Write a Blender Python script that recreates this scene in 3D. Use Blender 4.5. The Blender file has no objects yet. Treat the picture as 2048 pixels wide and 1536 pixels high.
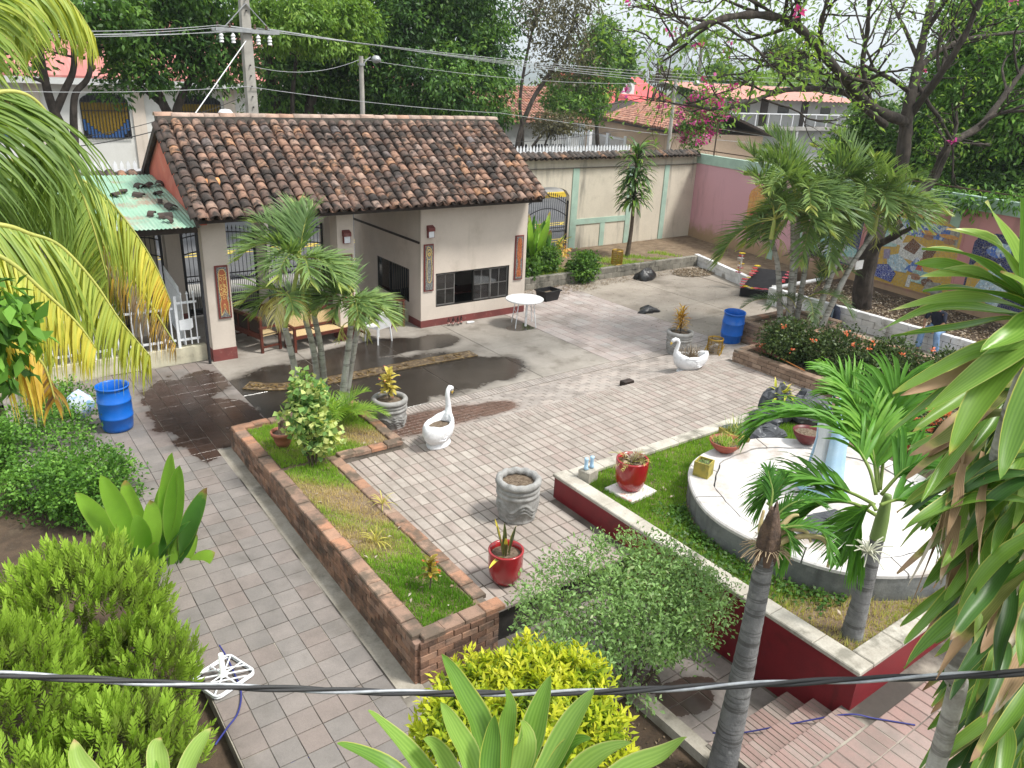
import bpy, math, random
import numpy as np
from mathutils import Vector, Matrix
random.seed(11); RG = np.random.default_rng(11)
S = bpy.context.scene; COL = S.collection; PI = math.pi; R_ = math.radians
# ---------------------------------------------------------------- camera
CR = np.array([[0.81024194, -0.18300223, 0.55679276], [-0.58460103, -0.32014462, 0.74548578], [0.04182865, -0.92952547, -0.3663779]])
CH = 6.6
cam = bpy.data.cameras.new('camera'); cam.sensor_width = 36; cam.sensor_fit = 'HORIZONTAL'
cam.lens = 1540 / 2048 * 36; cam.clip_start = 0.05; cam.clip_end = 8000
co = bpy.data.objects.new('camera', cam); COL.objects.link(co); S.camera = co
m = Matrix.Identity(4)
for i in range(3):
    m[i][0] = CR[i][0]; m[i][1] = -CR[i][1]; m[i][2] = -CR[i][2]
m[2][3] = CH; co.matrix_world = m
# ---------------------------------------------------------------- world, sun, exposure
SUN_EL = 58.0          # high sun behind thin cloud, from the right
sun_dir = Vector((math.cos(R_(SUN_EL)) * math.cos(R_(-50)), math.cos(R_(SUN_EL)) * math.sin(R_(-50)), math.sin(R_(SUN_EL))))
W = bpy.data.worlds.new('World'); S.world = W; W.use_nodes = True
nt = W.node_tree; nt.nodes.clear()
sky = nt.nodes.new('ShaderNodeTexSky'); sky.sky_type = 'NISHITA'; sky.sun_disc = False
sky.sun_elevation = R_(SUN_EL); sky.sun_rotation = math.atan2(sun_dir.x, sun_dir.y); sky.air_density = 1.0; sky.dust_density = 4.0; sky.ozone_density = 1.0
hs = nt.nodes.new('ShaderNodeHueSaturation'); hs.inputs['Saturation'].default_value = 0.42; hs.inputs['Value'].default_value = 1.0
mx = nt.nodes.new('ShaderNodeMix'); mx.data_type = 'RGBA'; mx.inputs['Factor'].default_value = 0.6
mx.inputs['B'].default_value = (11.2, 11.8, 12.1, 1)      # an even veil of high cloud over the blue
bg = nt.nodes.new('ShaderNodeBackground'); bg.inputs['Strength'].default_value = 0.076
wo = nt.nodes.new('ShaderNodeOutputWorld')
nt.links.new(sky.outputs[0], hs.inputs['Color']); nt.links.new(hs.outputs[0], mx.inputs['A'])
nt.links.new(mx.outputs['Result'], bg.inputs['Color']); nt.links.new(bg.outputs[0], wo.inputs[0])
sl = bpy.data.lights.new('sun', 'SUN'); sl.energy = 2.7; sl.angle = R_(11); sl.color = (1, .965, .9)
so = bpy.data.objects.new('sun', sl); COL.objects.link(so); so.rotation_euler = sun_dir.to_track_quat('Z', 'Y').to_euler()
S.view_settings.view_transform = 'Standard'; S.view_settings.look = 'None'; S.view_settings.gamma = 1; S.view_settings.exposure = 0.92
S.view_settings.use_curve_mapping = False
S.render.engine = 'CYCLES'; S.cycles.max_bounces = 6; S.cycles.diffuse_bounces = 3; S.cycles.transparent_max_bounces = 12
S.cycles.transmission_bounces = 4; S.cycles.glossy_bounces = 3; S.cycles.volume_bounces = 0; S.cycles.use_denoising = True; S.cycles.caustics_reflective = False; S.cycles.caustics_refractive = False
# ---------------------------------------------------------------- where a point of the photograph lies on a real plane
def ray(px, py): return CR @ np.array([(px - 1024) / 1540, (py - 768) / 1540, 1.0])
def P(px, py, z=0.0):
    d = ray(px, py); t = (z - CH) / d[2]; return Vector((d[0] * t, d[1] * t, z))
def PY(px, py, y):
    d = ray(px, py); t = y / d[1]; return Vector((d[0] * t, y, CH + d[2] * t))
def PX(px, py, x):
    d = ray(px, py); t = x / d[0]; return Vector((x, d[1] * t, CH + d[2] * t))
def PD(px, py, dist):
    d = ray(px, py); d = d / np.linalg.norm(d) * dist; return Vector((d[0], d[1], CH + d[2]))
def proj(p):
    q = CR.T @ (np.array(p, float) - np.array([0, 0, CH])); return (1024 + 1540 * q[0] / q[2], 768 + 1540 * q[1] / q[2], q[2])
def seen(p, mg=80):
    a, b, c = proj(p); return c > .2 and -mg < a < 2048 + mg and -mg < b < 1536 + mg
# ---------------------------------------------------------------- mesh helpers
FRAME = {}
def put(o, parent=None, local=False):
    COL.objects.link(o)
    if parent is not None:
        o.parent = parent
        f = FRAME.get(parent.name, Vector((0, 0, 0)))
        if not local: o.location = -f
    FRAME[o.name] = Vector((0, 0, 0))
    return o
def thing(name, label, cat, loc=(0, 0, 0), group=None, rz=0, kind=None):
    o = bpy.data.objects.new(name, None); COL.objects.link(o); o.empty_display_size = .2
    o.location = loc; o.rotation_euler = (0, 0, rz); FRAME[o.name] = Vector(loc)
    return tag(o, label, cat, group, kind)
def tag(o, label=None, cat=None, group=None, kind=None):
    if label: o['label'] = label
    if cat: o['category'] = cat
    if group: o['group'] = group
    if kind: o['kind'] = kind
    return o
def mk(name, V, F, mat, parent=None, local=False, smooth=False, rnd=None):
    me = bpy.data.meshes.new(name)
    if isinstance(V, np.ndarray):
        V = V.astype(np.float32); F = np.asarray(F, dtype=np.int32); n, k = F.shape
        me.vertices.add(len(V)); me.vertices.foreach_set('co', V.ravel())
        me.loops.add(n * k); me.loops.foreach_set('vertex_index', F.ravel())
        me.polygons.add(n); me.polygons.foreach_set('loop_start', np.arange(0, n * k, k, dtype=np.int32))
        me.polygons.foreach_set('loop_total', np.full(n, k, dtype=np.int32))
        me.update(calc_edges=True)
    else:
        me.from_pydata(V, [], F); me.update()
    if smooth: me.polygons.foreach_set('use_smooth', [True] * len(me.polygons))
    if rnd is not None:
        a = me.attributes.new('rnd', 'FLOAT', 'FACE'); a.data.foreach_set('value', np.asarray(rnd, dtype=np.float32))
    if mat: me.materials.append(mat)
    o = bpy.data.objects.new(name, me)
    return put(o, parent, local)
BF = [(0, 3, 2, 1), (4, 5, 6, 7), (0, 1, 5, 4), (1, 2, 6, 5), (2, 3, 7, 6), (3, 0, 4, 7)]
class MB:
    def __init__(s): s.v = []; s.f = []; s.r = []; s.useR = False
    def add(s, V, F, r=None):
        b = len(s.v); s.v += [tuple(p) for p in V]; s.f += [tuple(b + i for i in q) for q in F]
        s.r += [0.0 if r is None else r] * len(F)
        if r is not None: s.useR = True
        return s
    def box(s, x0, x1, y0, y1, z0, z1, r=None):
        return s.add([(x0, y0, z0), (x1, y0, z0), (x1, y1, z0), (x0, y1, z0), (x0, y0, z1), (x1, y0, z1), (x1, y1, z1), (x0, y1, z1)], BF, r)
    def obox(s, c, sx, sy, sz, M=None, r=None):
        M = M or Matrix.Identity(3); c = Vector(c); v = []
        for z in (-.5, .5):
            for x, y in ((-.5, -.5), (.5, -.5), (.5, .5), (-.5, .5)): v.append(c + M @ Vector((x * sx, y * sy, z * sz)))
        return s.add(v, BF, r)
    def bev(s, c, sx, sy, sz, b=.008, M=None, r=None, taper=0):
        """a box with a chamfered top edge"""
        M = M or Matrix.Identity(3); c = Vector(c); v = []
        for z, k in ((-.5 * sz, 0), (.5 * sz - b, 0), (.5 * sz, b)):
            for x, y in ((-1, -1), (1, -1), (1, 1), (-1, 1)): v.append(c + M @ Vector((x * (sx / 2 - k), y * (sy / 2 - k), z)))
        F = [(0, 3, 2, 1), (8, 9, 10, 11)]
        for a in (0, 4):
            for i in range(4): j = (i + 1) % 4; F.append((a + i, a + j, a + 4 + j, a + 4 + i))
        return s.add(v, F, r)
    def beam(s, a, b, w, h=None, up=(0, 0, 1), r=None):
        a = Vector(a); b = Vector(b); h = h or w; d = b - a; L = d.length
        if L < 1e-6: return s
        d /= L; u = Vector(up)
        if abs(d.dot(u)) > .98: u = Vector((0, 1, 0))
        x = d.cross(u).normalized(); z = x.cross(d)
        return s.obox((a + b) / 2, w, L, h, Matrix((x, d, z)).transposed(), r)
    def tube(s, pts, rad, n=8, cap=True, r=None):
        pts = [Vector(p) for p in pts]; k = len(pts)
        if not hasattr(rad, '__len__'): rad = [rad] * k
        V = []; F = []; pu = None
        for i, p in enumerate(pts):
            d = (pts[min(i + 1, k - 1)] - pts[max(i - 1, 0)])
            d = d.normalized() if d.length > 1e-9 else Vector((0, 0, 1))
            if pu is None: pu = Vector((1, 0, 0)) if abs(d.x) < .9 else Vector((0, 1, 0))
            x = (pu - d * pu.dot(d)).normalized(); y = d.cross(x); pu = x
            for j in range(n): a = 2 * PI * j / n; V.append(p + (x * math.cos(a) + y * math.sin(a)) * rad[i])
        for i in range(k - 1):
            for j in range(n): q = (j + 1) % n; F.append((i * n + j, i * n + q, i * n + n + q, i * n + n + j))
        if cap: F.append(tuple(reversed(range(n)))); F.append(tuple(range((k - 1) * n, k * n)))
        return s.add(V, F, r)
    def lathe(s, prof, n=24, c=(0, 0, 0), fn=None, cap0=False, cap1=False, r=None):
        V = []; F = []; c = Vector(c)
        for i, (rr, z) in enumerate(prof):
            for j in range(n):
                a = 2 * PI * j / n; q, zz = (fn(rr, z, a, i) if fn else (rr, z)); V.append(c + Vector((q * math.cos(a), q * math.sin(a), zz)))
        for i in range(len(prof) - 1):
            for j in range(n): q = (j + 1) % n; F.append((i * n + j, i * n + q, i * n + n + q, i * n + n + j))
        if cap0: F.append(tuple(reversed(range(n))))
        if cap1: F.append(tuple(range((len(prof) - 1) * n, len(prof) * n)))
        return s.add(V, F, r)
    def quad(s, a, b, c, d, r=None): return s.add([a, b, c, d], [(0, 1, 2, 3)], r)
    def prism(s, poly, z0, z1, r=None):
        n = len(poly); V = [(x, y, z0) for x, y in poly] + [(x, y, z1) for x, y in poly]
        return s.add(V, [tuple(reversed(range(n))), tuple(range(n, 2 * n))] + [(i, (i + 1) % n, n + (i + 1) % n, n + i) for i in range(n)], r)
    def build(s, name, mat, parent=None, local=False, smooth=False):
        return mk(name, s.v, s.f, mat, parent, local, smooth, s.r if s.useR else None)
def clone(o, parent, loc=None, rot=None, M=None, local=True):
    c = bpy.data.objects.new(o.name.split('.')[0], o.data); COL.objects.link(c); c.parent = parent
    if M is not None: c.matrix_local = M
    else:
        if loc is not None: c.location = loc
        if rot is not None: c.rotation_euler = rot
    FRAME[c.name] = Vector((0, 0, 0)); return c
def copy_tree(o, parent=None):
    c = o.copy(); COL.objects.link(c)
    if parent is not None: c.parent = parent
    FRAME[c.name] = FRAME.get(o.name, Vector((0, 0, 0)))
    for ch in list(o.children): copy_tree(ch, c)
    return c
# ---------------------------------------------------------------- materials
MATS = {}
def nn(t, k, **kw):
    n = t.nodes.new(k)
    for a, b in kw.items(): setattr(n, a, b)
    return n
def lin(h):
    h = h.lstrip('#'); c = [int(h[i:i + 2], 16) / 255 for i in (0, 2, 4)]
    return tuple(((x + .055) / 1.055) ** 2.4 if x > .04045 else x / 12.92 for x in c)
def mixc(t, f, a, b, mode='MIX'):
    n = nn(t, 'ShaderNodeMix', data_type='RGBA', blend_type=mode)
    for k, v in (('Factor', f), ('A', a), ('B', b)):
        if hasattr(v, 'is_linked') or hasattr(v, 'links'): t.links.new(v, n.inputs[k])
        else: n.inputs[k].default_value = v if k == 'Factor' else (*v[:3], 1)
    return n.outputs['Result']
def mth(t, op, a, b=None, c=None, clamp=False):
    n = nn(t, 'ShaderNodeMath', operation=op, use_clamp=clamp)
    for i, v in enumerate((a, b, c)):
        if v is None: continue
        if hasattr(v, 'links'): t.links.new(v, n.inputs[i])
        else: n.inputs[i].default_value = v
    return n.outputs[0]
def noise(t, scale, detail=4, vec=None, rough=.55, sc3=None, w=None):
    n = nn(t, 'ShaderNodeTexNoise'); n.inputs['Scale'].default_value = scale; n.inputs['Detail'].default_value = detail; n.inputs['Roughness'].default_value = rough
    if sc3 is not None:
        mp = nn(t, 'ShaderNodeMapping'); mp.inputs['Scale'].default_value = sc3; t.links.new(vec, mp.inputs[0]); vec = mp.outputs[0]
    if vec is not None: t.links.new(vec, n.inputs['Vector'])
    return n.outputs['Fac']
def sstep(t, x, lo, hi):
    n = nn(t, 'ShaderNodeMapRange', interpolation_type='SMOOTHSTEP'); t.links.new(x, n.inputs[0])
    n.inputs[1].default_value = lo; n.inputs[2].default_value = hi; return n.outputs[0]
def ramp(t, x, stops):
    n = nn(t, 'ShaderNodeValToRGB'); e = n.color_ramp.elements
    while len(e) < len(stops): e.new(.5)
    for el, (p, c) in zip(e, stops): el.position = p; el.color = (*c[:3], 1)
    t.links.new(x, n.inputs[0]); return n.outputs[0]
def newmat(name):
    m = bpy.data.materials.new(name); m.use_nodes = True; t = m.node_tree; t.nodes.clear()
    out = nn(t, 'ShaderNodeOutputMaterial'); b = nn(t, 'ShaderNodeBsdfPrincipled'); t.links.new(b.outputs[0], out.inputs[0])
    return m, t, b, out
def rnd01(t):
    """one random number for each object or, in a joined mesh, each piece"""
    oi = nn(t, 'ShaderNodeObjectInfo'); at = nn(t, 'ShaderNodeAttribute', attribute_name='rnd')
    return mth(t, 'FRACT', mth(t, 'ADD', oi.outputs['Random'], at.outputs['Fac']))
def M(name, c, c2=None, scale=4, rough=.8, lo=.35, hi=.7, pv=0, stops=None, bump=0, bscale=25, metal=0, spec=.35, dirt=None, dscale=1.2, dlo=.52, dhi=.72, streak=None, coord='pos', coat=0, fine=.1, wet=None):
    """plain procedural surface: colour mottled from c to c2, per-piece variation pv, blotches of dirt, streaks, relief"""
    if name in MATS: return MATS[name]
    m, t, b, out = newmat(name)
    if coord == 'pos': vec = nn(t, 'ShaderNodeNewGeometry').outputs['Position']
    else: vec = nn(t, 'ShaderNodeTexCoord').outputs['Object']
    if stops: col = ramp(t, rnd01(t), stops)
    else: col = None
    nz = sstep(t, noise(t, scale, 5, vec), lo, hi)
    c2 = c2 or tuple(x * .8 for x in c)
    if col is None: col = mixc(t, nz, c, c2)
    else: col = mixc(t, nz, col, mixc(t, 1.0, col, tuple(a / max(b_, 1e-4) for a, b_ in zip(c2, c)), 'MULTIPLY'))
    if fine:
        f = noise(t, scale * 14, 3, vec); k = mth(t, 'MULTIPLY_ADD', f, fine * 2, 1 - fine)
        cc = nn(t, 'ShaderNodeCombineColor'); [t.links.new(k, cc.inputs[i]) for i in range(3)]
        col = mixc(t, 1.0, col, cc.outputs[0], 'MULTIPLY')
    if pv and not stops:
        k = mth(t, 'MULTIPLY_ADD', rnd01(t), 2 * pv, 1 - pv); cc = nn(t, 'ShaderNodeCombineColor'); [t.links.new(k, cc.inputs[i]) for i in range(3)]
        col = mixc(t, 1.0, col, cc.outputs[0], 'MULTIPLY')
    if dirt: col = mixc(t, mth(t, 'MULTIPLY', sstep(t, noise(t, dscale, 6, vec, .65), dlo, dhi), dirt[3] if len(dirt) > 3 else .8), col, dirt[:3])
    if streak: col = mixc(t, mth(t, 'MULTIPLY', sstep(t, noise(t, 1.0, 5, vec, .6, sc3=streak[4]), streak[3][0], streak[3][1]), streak[5] if len(streak) > 5 else .75), col, streak[:3])
    rg = rough
    if wet:
        w = wet(t, vec); col = mixc(t, w, col, mixc(t, 1.0, col, wet.tint, 'MULTIPLY'))
        t.links.new(mth(t, 'MULTIPLY_ADD', w, .16 - rough, rough), b.inputs['Roughness']); b.inputs['Specular IOR Level'].default_value = .32
    else:
        b.inputs['Roughness'].default_value = rg; b.inputs['Specular IOR Level'].default_value = spec
    t.links.new(col, b.inputs['Base Color'])
    b.inputs['Metallic'].default_value = metal
    if coat: b.inputs['Coat Weight'].default_value = coat; b.inputs['Coat Roughness'].default_value = .12
    if bump:
        bp = nn(t, 'ShaderNodeBump'); bp.inputs['Strength'].default_value = bump; bp.inputs['Distance'].default_value = .02
        t.links.new(noise(t, bscale, 4, vec), bp.inputs['Height']); t.links.new(bp.outputs[0], b.inputs['Normal'])
    MATS[name] = m; return m
def LEAF(name, stops, trans=.35, rough=.45, spec=.3, tip=None):
    """leaf: colour by the leaf's own random number, light passes through"""
    if name in MATS: return MATS[name]
    m, t, b, out = newmat(name)
    at = nn(t, 'ShaderNodeAttribute', attribute_name='rnd'); col = ramp(t, at.outputs['Fac'], stops)
    vec = nn(t, 'ShaderNodeNewGeometry').outputs['Position']
    k = mth(t, 'MULTIPLY_ADD', noise(t, 9, 3, vec), .5, .75); cc = nn(t, 'ShaderNodeCombineColor'); [t.links.new(k, cc.inputs[i]) for i in range(3)]
    col = mixc(t, 1.0, col, cc.outputs[0], 'MULTIPLY')
    t.links.new(col, b.inputs['Base Color']); b.inputs['Roughness'].default_value = rough; b.inputs['Specular IOR Level'].default_value = spec
    tr = nn(t, 'ShaderNodeBsdfTranslucent'); t.links.new(mixc(t, 1.0, col, (1.15, 1.1, .6), 'MULTIPLY'), tr.inputs[0])
    ms = nn(t, 'ShaderNodeMixShader'); ms.inputs[0].default_value = trans
    t.links.new(b.outputs[0], ms.inputs[1]); t.links.new(tr.outputs[0], ms.inputs[2]); t.links.new(ms.outputs[0], out.inputs[0])
    MATS[name] = m; return m
def BLADE(name, c1, c2, edge, tipc, trans=.3, vein=60, rough=.38):
    """long strap leaf: attributes u (across 0..1) and v (along 0..1) carry veins, pale margin and withered tip"""
    if name in MATS: return MATS[name]
    m, t, b, out = newmat(name)
    uv = nn(t, 'ShaderNodeUVMap', uv_map='uv'); sp = nn(t, 'ShaderNodeSeparateXYZ'); t.links.new(uv.outputs[0], sp.inputs[0])
    u, v = sp.outputs[0], sp.outputs[1]
    at = nn(t, 'ShaderNodeObjectInfo'); r = at.outputs['Random']
    vec = nn(t, 'ShaderNodeNewGeometry').outputs['Position']
    col = mixc(t, r, c1, c2)
    st = mth(t, 'SINE', mth(t, 'MULTIPLY', u, vein)); col = mixc(t, mth(t, 'MULTIPLY_ADD', st, .12, .12), col, tuple(min(1, x * 1.7) for x in c2))
    col = mixc(t, mth(t, 'MULTIPLY', noise(t, 7, 3, vec), .35), col, tuple(x * .45 for x in c1))
    e = mth(t, 'ABSOLUTE', mth(t, 'SUBTRACT', u, .5)); col = mixc(t, sstep(t, e, .44, .5), col, edge)
    w = mth(t, 'ADD', v, mth(t, 'MULTIPLY', mth(t, 'SUBTRACT', noise(t, 14, 3, vec), .5), .25))
    th = mth(t, 'ADD', w, mth(t, 'MULTIPLY', mth(t, 'SUBTRACT', r, .5), tipc[4] if len(tipc) > 4 else .3))
    col = mixc(t, sstep(t, th, tipc[3] - .06, tipc[3] + .05), col, edge); col = mixc(t, sstep(t, th, tipc[3], tipc[3] + .09), col, tipc[:3])
    t.links.new(col, b.inputs['Base Color']); b.inputs['Roughness'].default_value = rough; b.inputs['Specular IOR Level'].default_value = .4
    tr = nn(t, 'ShaderNodeBsdfTranslucent'); t.links.new(col, tr.inputs[0])
    ms = nn(t, 'ShaderNodeMixShader'); ms.inputs[0].default_value = trans
    t.links.new(b.outputs[0], ms.inputs[1]); t.links.new(tr.outputs[0], ms.inputs[2]); t.links.new(ms.outputs[0], out.inputs[0])
    MATS[name] = m; return m
def GLASS(name, tint=(.02, .025, .03), a=.45, rough=.04):
    if name in MATS: return MATS[name]
    m, t, b, out = newmat(name); g = nn(t, 'ShaderNodeBsdfGlossy'); g.inputs['Roughness'].default_value = rough; g.inputs[0].default_value = (.9, .9, .9, 1)
    tr = nn(t, 'ShaderNodeBsdfTransparent'); tr.inputs[0].default_value = (*[1 - a + x for x in tint], 1)
    fr = nn(t, 'ShaderNodeFresnel'); fr.inputs[0].default_value = 1.5; ms = nn(t, 'ShaderNodeMixShader')
    t.links.new(mth(t, 'ADD', fr.outputs[0], .03), ms.inputs[0]); t.links.new(tr.outputs[0], ms.inputs[1]); t.links.new(g.outputs[0], ms.inputs[2]); t.links.new(ms.outputs[0], out.inputs[0])
    MATS[name] = m; return m
# ================================================================ ground, street, paving
class Wet:
    def __init__(s, ell, tint, k=.9, sc=1.6, soft=.06): s.e = ell; s.tint = tint; s.k = k; s.sc = sc; s.soft = soft
    def __call__(s, t, vec):
        sp = nn(t, 'ShaderNodeSeparateXYZ'); t.links.new(vec, sp.inputs[0]); d = None
        for cx, cy, rx, ry in s.e:
            a = mth(t, 'DIVIDE', mth(t, 'SUBTRACT', sp.outputs[0], cx), rx); b = mth(t, 'DIVIDE', mth(t, 'SUBTRACT', sp.outputs[1], cy), ry)
            q = mth(t, 'SUBTRACT', 1.0, mth(t, 'SQRT', mth(t, 'ADD', mth(t, 'MULTIPLY', a, a), mth(t, 'MULTIPLY', b, b))))
            d = q if d is None else mth(t, 'MAXIMUM', d, q)
        n = mth(t, 'SUBTRACT', noise(t, s.sc, 5, vec, .6), .5)
        x = mth(t, 'ADD', mth(t, 'ADD', d, mth(t, 'MULTIPLY', n, s.k)), mth(t, 'MULTIPLY', mth(t, 'SUBTRACT', noise(t, s.sc * 7, 4, vec, .7), .5), .16))
        return mth(t, 'ADD', mth(t, 'MULTIPLY', sstep(t, x, 0, s.soft), .68), mth(t, 'MULTIPLY', sstep(t, x, -.22, .1), .32))
wet_fore = Wet([(6.4, 15.7, 2.5, 1.75), (8.6, 15.0, 2.2, 1.5), (9.9, 17.0, .95, .6), (8.4, 17.2, 1.9, .7), (9.9, 14.6, 1.3, 1.0), (12.95, 16.95, .6, .33), (5.2, 14.3, 1.1, 1.2), (7.0, 14.0, 1.2, .8)], (.13, .12, .112), .75, 1.3, .16)
wet_path = Wet([(3.3, 15.6, .75, 2.2), (4.0, 16.9, .5, .9), (3.2, 13.9, .45, .9), (4.1, 14.8, .5, 1.0)], (.26, .185, .155), 1.35, 1.9, .1)
wet_ramp = Wet([(7.1, 12.45, 1.7, .75), (8.6, 12.3, .8, .5)], (.36, .24, .2), .6, 1.2, .25)
wet_land = Wet([(6.25, 4.55, .5, .28), (5.95, 5.0, .3, .2)], (.3, .24, .22), 1.2, 2.5, .03)
m_path = M('path_tile', (.30, .272, .26), (.245, .225, .215), 3, .75, pv=0, stops=[(0, (.19, .172, .16)), (.4, (.215, .194, .18)), (.75, (.222, .184, .166)), (1, (.24, .218, .203))], dirt=(.085, .075, .06, .65), dscale=.8, dlo=.5, dhi=.74, bump=.12, bscale=40, wet=wet_path, fine=.14)
m_joint = M('cement_joint', (.33, .3, .25), (.06, .052, .045), 1.1, .9, lo=.38, hi=.6, fine=.2)
m_djoint = M('dark_joint', (.17, .145, .12), (.06, .05, .04), 2, .9, fine=.2)
m_brickp = M('plaza_brick', (.44, .395, .36), (.36, .315, .285), 3.5, .75, stops=[(0, (.3, .262, .232)), (.35, (.36, .32, .285)), (.7, (.34, .28, .25)), (1, (.4, .36, .32))], dirt=(.16, .135, .11, .5), dscale=.9, dlo=.5, dhi=.75, bump=.15, bscale=45, fine=.16)
m_brickw = M('ramp_brick', (.36, .32, .29), (.28, .245, .22), 3, .7, stops=[(0, (.31, .275, .25)), (.5, (.37, .33, .30)), (1, (.41, .355, .32))], dirt=(.14, .12, .1, .5), bump=.15, bscale=45, wet=wet_ramp, fine=.15)
m_conc = M('forecourt_concrete', (.33, .30, .265), (.255, .23, .2), 1.2, .8, pv=.05, dirt=(.15, .13, .105, .7), dscale=1.1, dlo=.5, dhi=.68, bump=.1, bscale=50, wet=wet_fore, fine=.12)
m_conc2 = M('yard_concrete', (.33, .29, .245), (.25, .215, .18), .9, .85, pv=.06, dirt=(.13, .11, .085, .7), dscale=.7, dlo=.5, dhi=.7, bump=.12, bscale=45, fine=.14)
m_rtile = M('court_tile', (.40, .33, .305), (.33, .29, .27), 1.5, .75, stops=[(0, (.36, .30, .28)), (.5, (.41, .34, .315)), (1, (.43, .38, .36))], dirt=(.17, .145, .12, .6), dscale=.8, dlo=.48, dhi=.7, bump=.1, bscale=40, fine=.12)
m_redbr = M('step_brick', (.40, .25, .22), (.34, .24, .21), 3, .7, stops=[(0, (.27, .18, .16)), (.5, (.31, .2, .178)), (1, (.32, .25, .225))], dirt=(.17, .14, .12, .5), bump=.12, bscale=45, fine=.14)
m_soil = M('soil', (.085, .058, .038), (.05, .035, .024), 5, .95, bump=.6, bscale=30, dirt=(.16, .12, .08, .6), dscale=2.5, fine=.3)
m_drysoil = M('dry_soil', (.20, .145, .095), (.12, .085, .055), 4, .95, bump=.6, bscale=28, dirt=(.27, .22, .15, .6), dscale=3, fine=.3)
m_earth = M('earth', (.15, .13, .085), (.08, .085, .05), .3, .95, fine=.2)
m_asph = M('asphalt', (.115, .118, .125), (.09, .092, .1), .8, .85, fine=.15, bump=.15, bscale=60)
m_yel = M('road_yellow', (.62, .47, .08), (.5, .38, .08), 4, .7, fine=.1)
m_walk = M('pavement_concrete', (.33, .32, .30), (.26, .25, .235), 1.2, .85)
m_kerb = M('kerb_yellow', (.72, .5, .05), (.6, .42, .05), 2, .6)
m_cem = M('old_cement', (.36, .33, .28), (.22, .195, .155), 2.2, .9, dirt=(.1, .09, .07, .8), dscale=1.6, bump=.4, bscale=20, fine=.2)
def struct(name, b, mat, label=None):
    o = b.build(name, mat); o['kind'] = 'structure'
    if label: o['label'] = label
    return o
def zp(y): return 0.0 if y > 13.4 else -(13.4 - y) * .028
gnd = struct('ground', MB().quad((-4000, 25.3, -.06), (4000, 25.3, -.06), (4000, 5000, -.06), (-4000, 5000, -.06)).quad((-4000, -2000, -.7), (4000, -2000, -.7), (4000, 26.2, -.7), (-4000, 26.2, -.7)), m_earth, 'earth ground running out to the hills')
struct('road', MB().box(-120, 160, 25.6, 37.8, -.3, -.02), m_asph, 'grey asphalt street beyond the gates')
struct('pavement', MB().box(-120, 160, 23.98, 25.55, -.3, .06), m_walk, 'concrete pavement outside the boundary wall')
struct('pavement', MB().box(-120, 160, 37.85, 41.5, -.3, .1), m_walk, 'concrete pavement on the far side of the street')
o = struct('kerb', MB().box(8, 60, 37.7, 38.0, -.2, .26), m_kerb, 'yellow painted kerb across the street')
# road lines
b = MB()
for y in (29.9, 30.35): b.box(-20, 60, y, y + .13, -.018, -.012)
for i in range(40): b.beam((-18 + i * 1.1, 29.97, -.0135), (-17.4 + i * 1.1, 30.4, -.0135), .1, .004)
struct('road_marking', b, m_yel, 'double yellow road line with cross hatching')
b = MB()
for y in (26.5, 26.95): b.box(12, 60, y, y + .12, -.018, -.012)
struct('road_marking', b, m_yel, 'thin yellow line pair near the pavement')
PIECES = 300
def paving(parent, tiles, mat, sx, sy, th, name, bev=.008, maxn=PIECES, jit=.002, pitch=0.0):
    T = [q for q in tiles if seen(q[:3])]
    T.sort(key=lambda q: q[0] ** 2 + q[1] ** 2 + (q[2] - CH) ** 2)
    if not T: return
    b = MB(); b.bev((0, 0, -th / 2), sx, sy, th, bev); first = None
    for q in T[:maxn]:
        o = bpy.data.objects.new(name, first.data) if first else b.build(name, mat, None)
        if first: COL.objects.link(o)
        first = first or o
        o.parent = parent; FRAME[o.name] = Vector((0, 0, 0))
        o.location = (q[0] + random.uniform(-jit, jit), q[1] + random.uniform(-jit, jit), q[2] + random.uniform(-jit, jit)); o.rotation_euler = (pitch + random.uniform(-.004, .004), random.uniform(-.004, .004), random.uniform(-.006, .006))
    if len(T) > maxn:
        b = MB()
        for q in T[maxn:]: b.bev((q[0], q[1], q[2] - th / 2 + random.uniform(-jit, jit)), sx, sy, th, bev, Matrix.Rotation(pitch, 3, 'X'), r=random.random())
        o = b.build(name, mat, parent); o['kind'] = 'stuff'
# --- tiled path at the left
pz = MB()
pz.quad((.3, 13.4, -.012), (4.52, 13.4, -.012), (4.52, 18.45, -.012), (.3, 18.45, -.012)); pz.quad((1.47, .5, zp(.5) - .012), (3.95, .5, zp(.5) - .012), (3.95, 6.3, zp(6.3) - .012), (1.47, 6.3, zp(6.3) - .012))
pz.quad((1.47, 6.3, zp(6.3) - .012), (3.72, 6.3, zp(6.3) - .012), (3.72, 13.4, -.012), (1.47, 13.4, -.012))
pz.quad((1.47, .5, -1), (1.47, .5, zp(.5) - .012), (1.47, 13.4, -.012), (1.47, 13.4, -1))
path = struct('path', pz, m_joint, 'square tiled path running down beside the brick planter')
tl = []
for j in range(-27, 35):
    y = 8.295 + .305 * (j + .5)
    if y > 18.4: continue
    for i in range(-6, 12):
        x = 3.31 - .305 * (i + .5)
        if x < (1.55 if y < 13.6 else .4) or x > 4.45: continue
        if x > 3.32 and 6.2 < y < 13.6: continue
        if x > 3.9 and y < 6.3: continue
        tl.append((x, y, zp(y)))
paving(path, tl, m_path, .297, .297, .04, 'tile', .0035, pitch=.028 * .5)
cs = MB(); cs.quad((3.33, 6.3, zp(6.3) - .004), (3.62, 6.3, zp(6.3) - .004), (3.62, 13.4, -.004), (3.33, 13.4, -.004)); cs.build('gutter_strip', m_cem, path)
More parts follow.
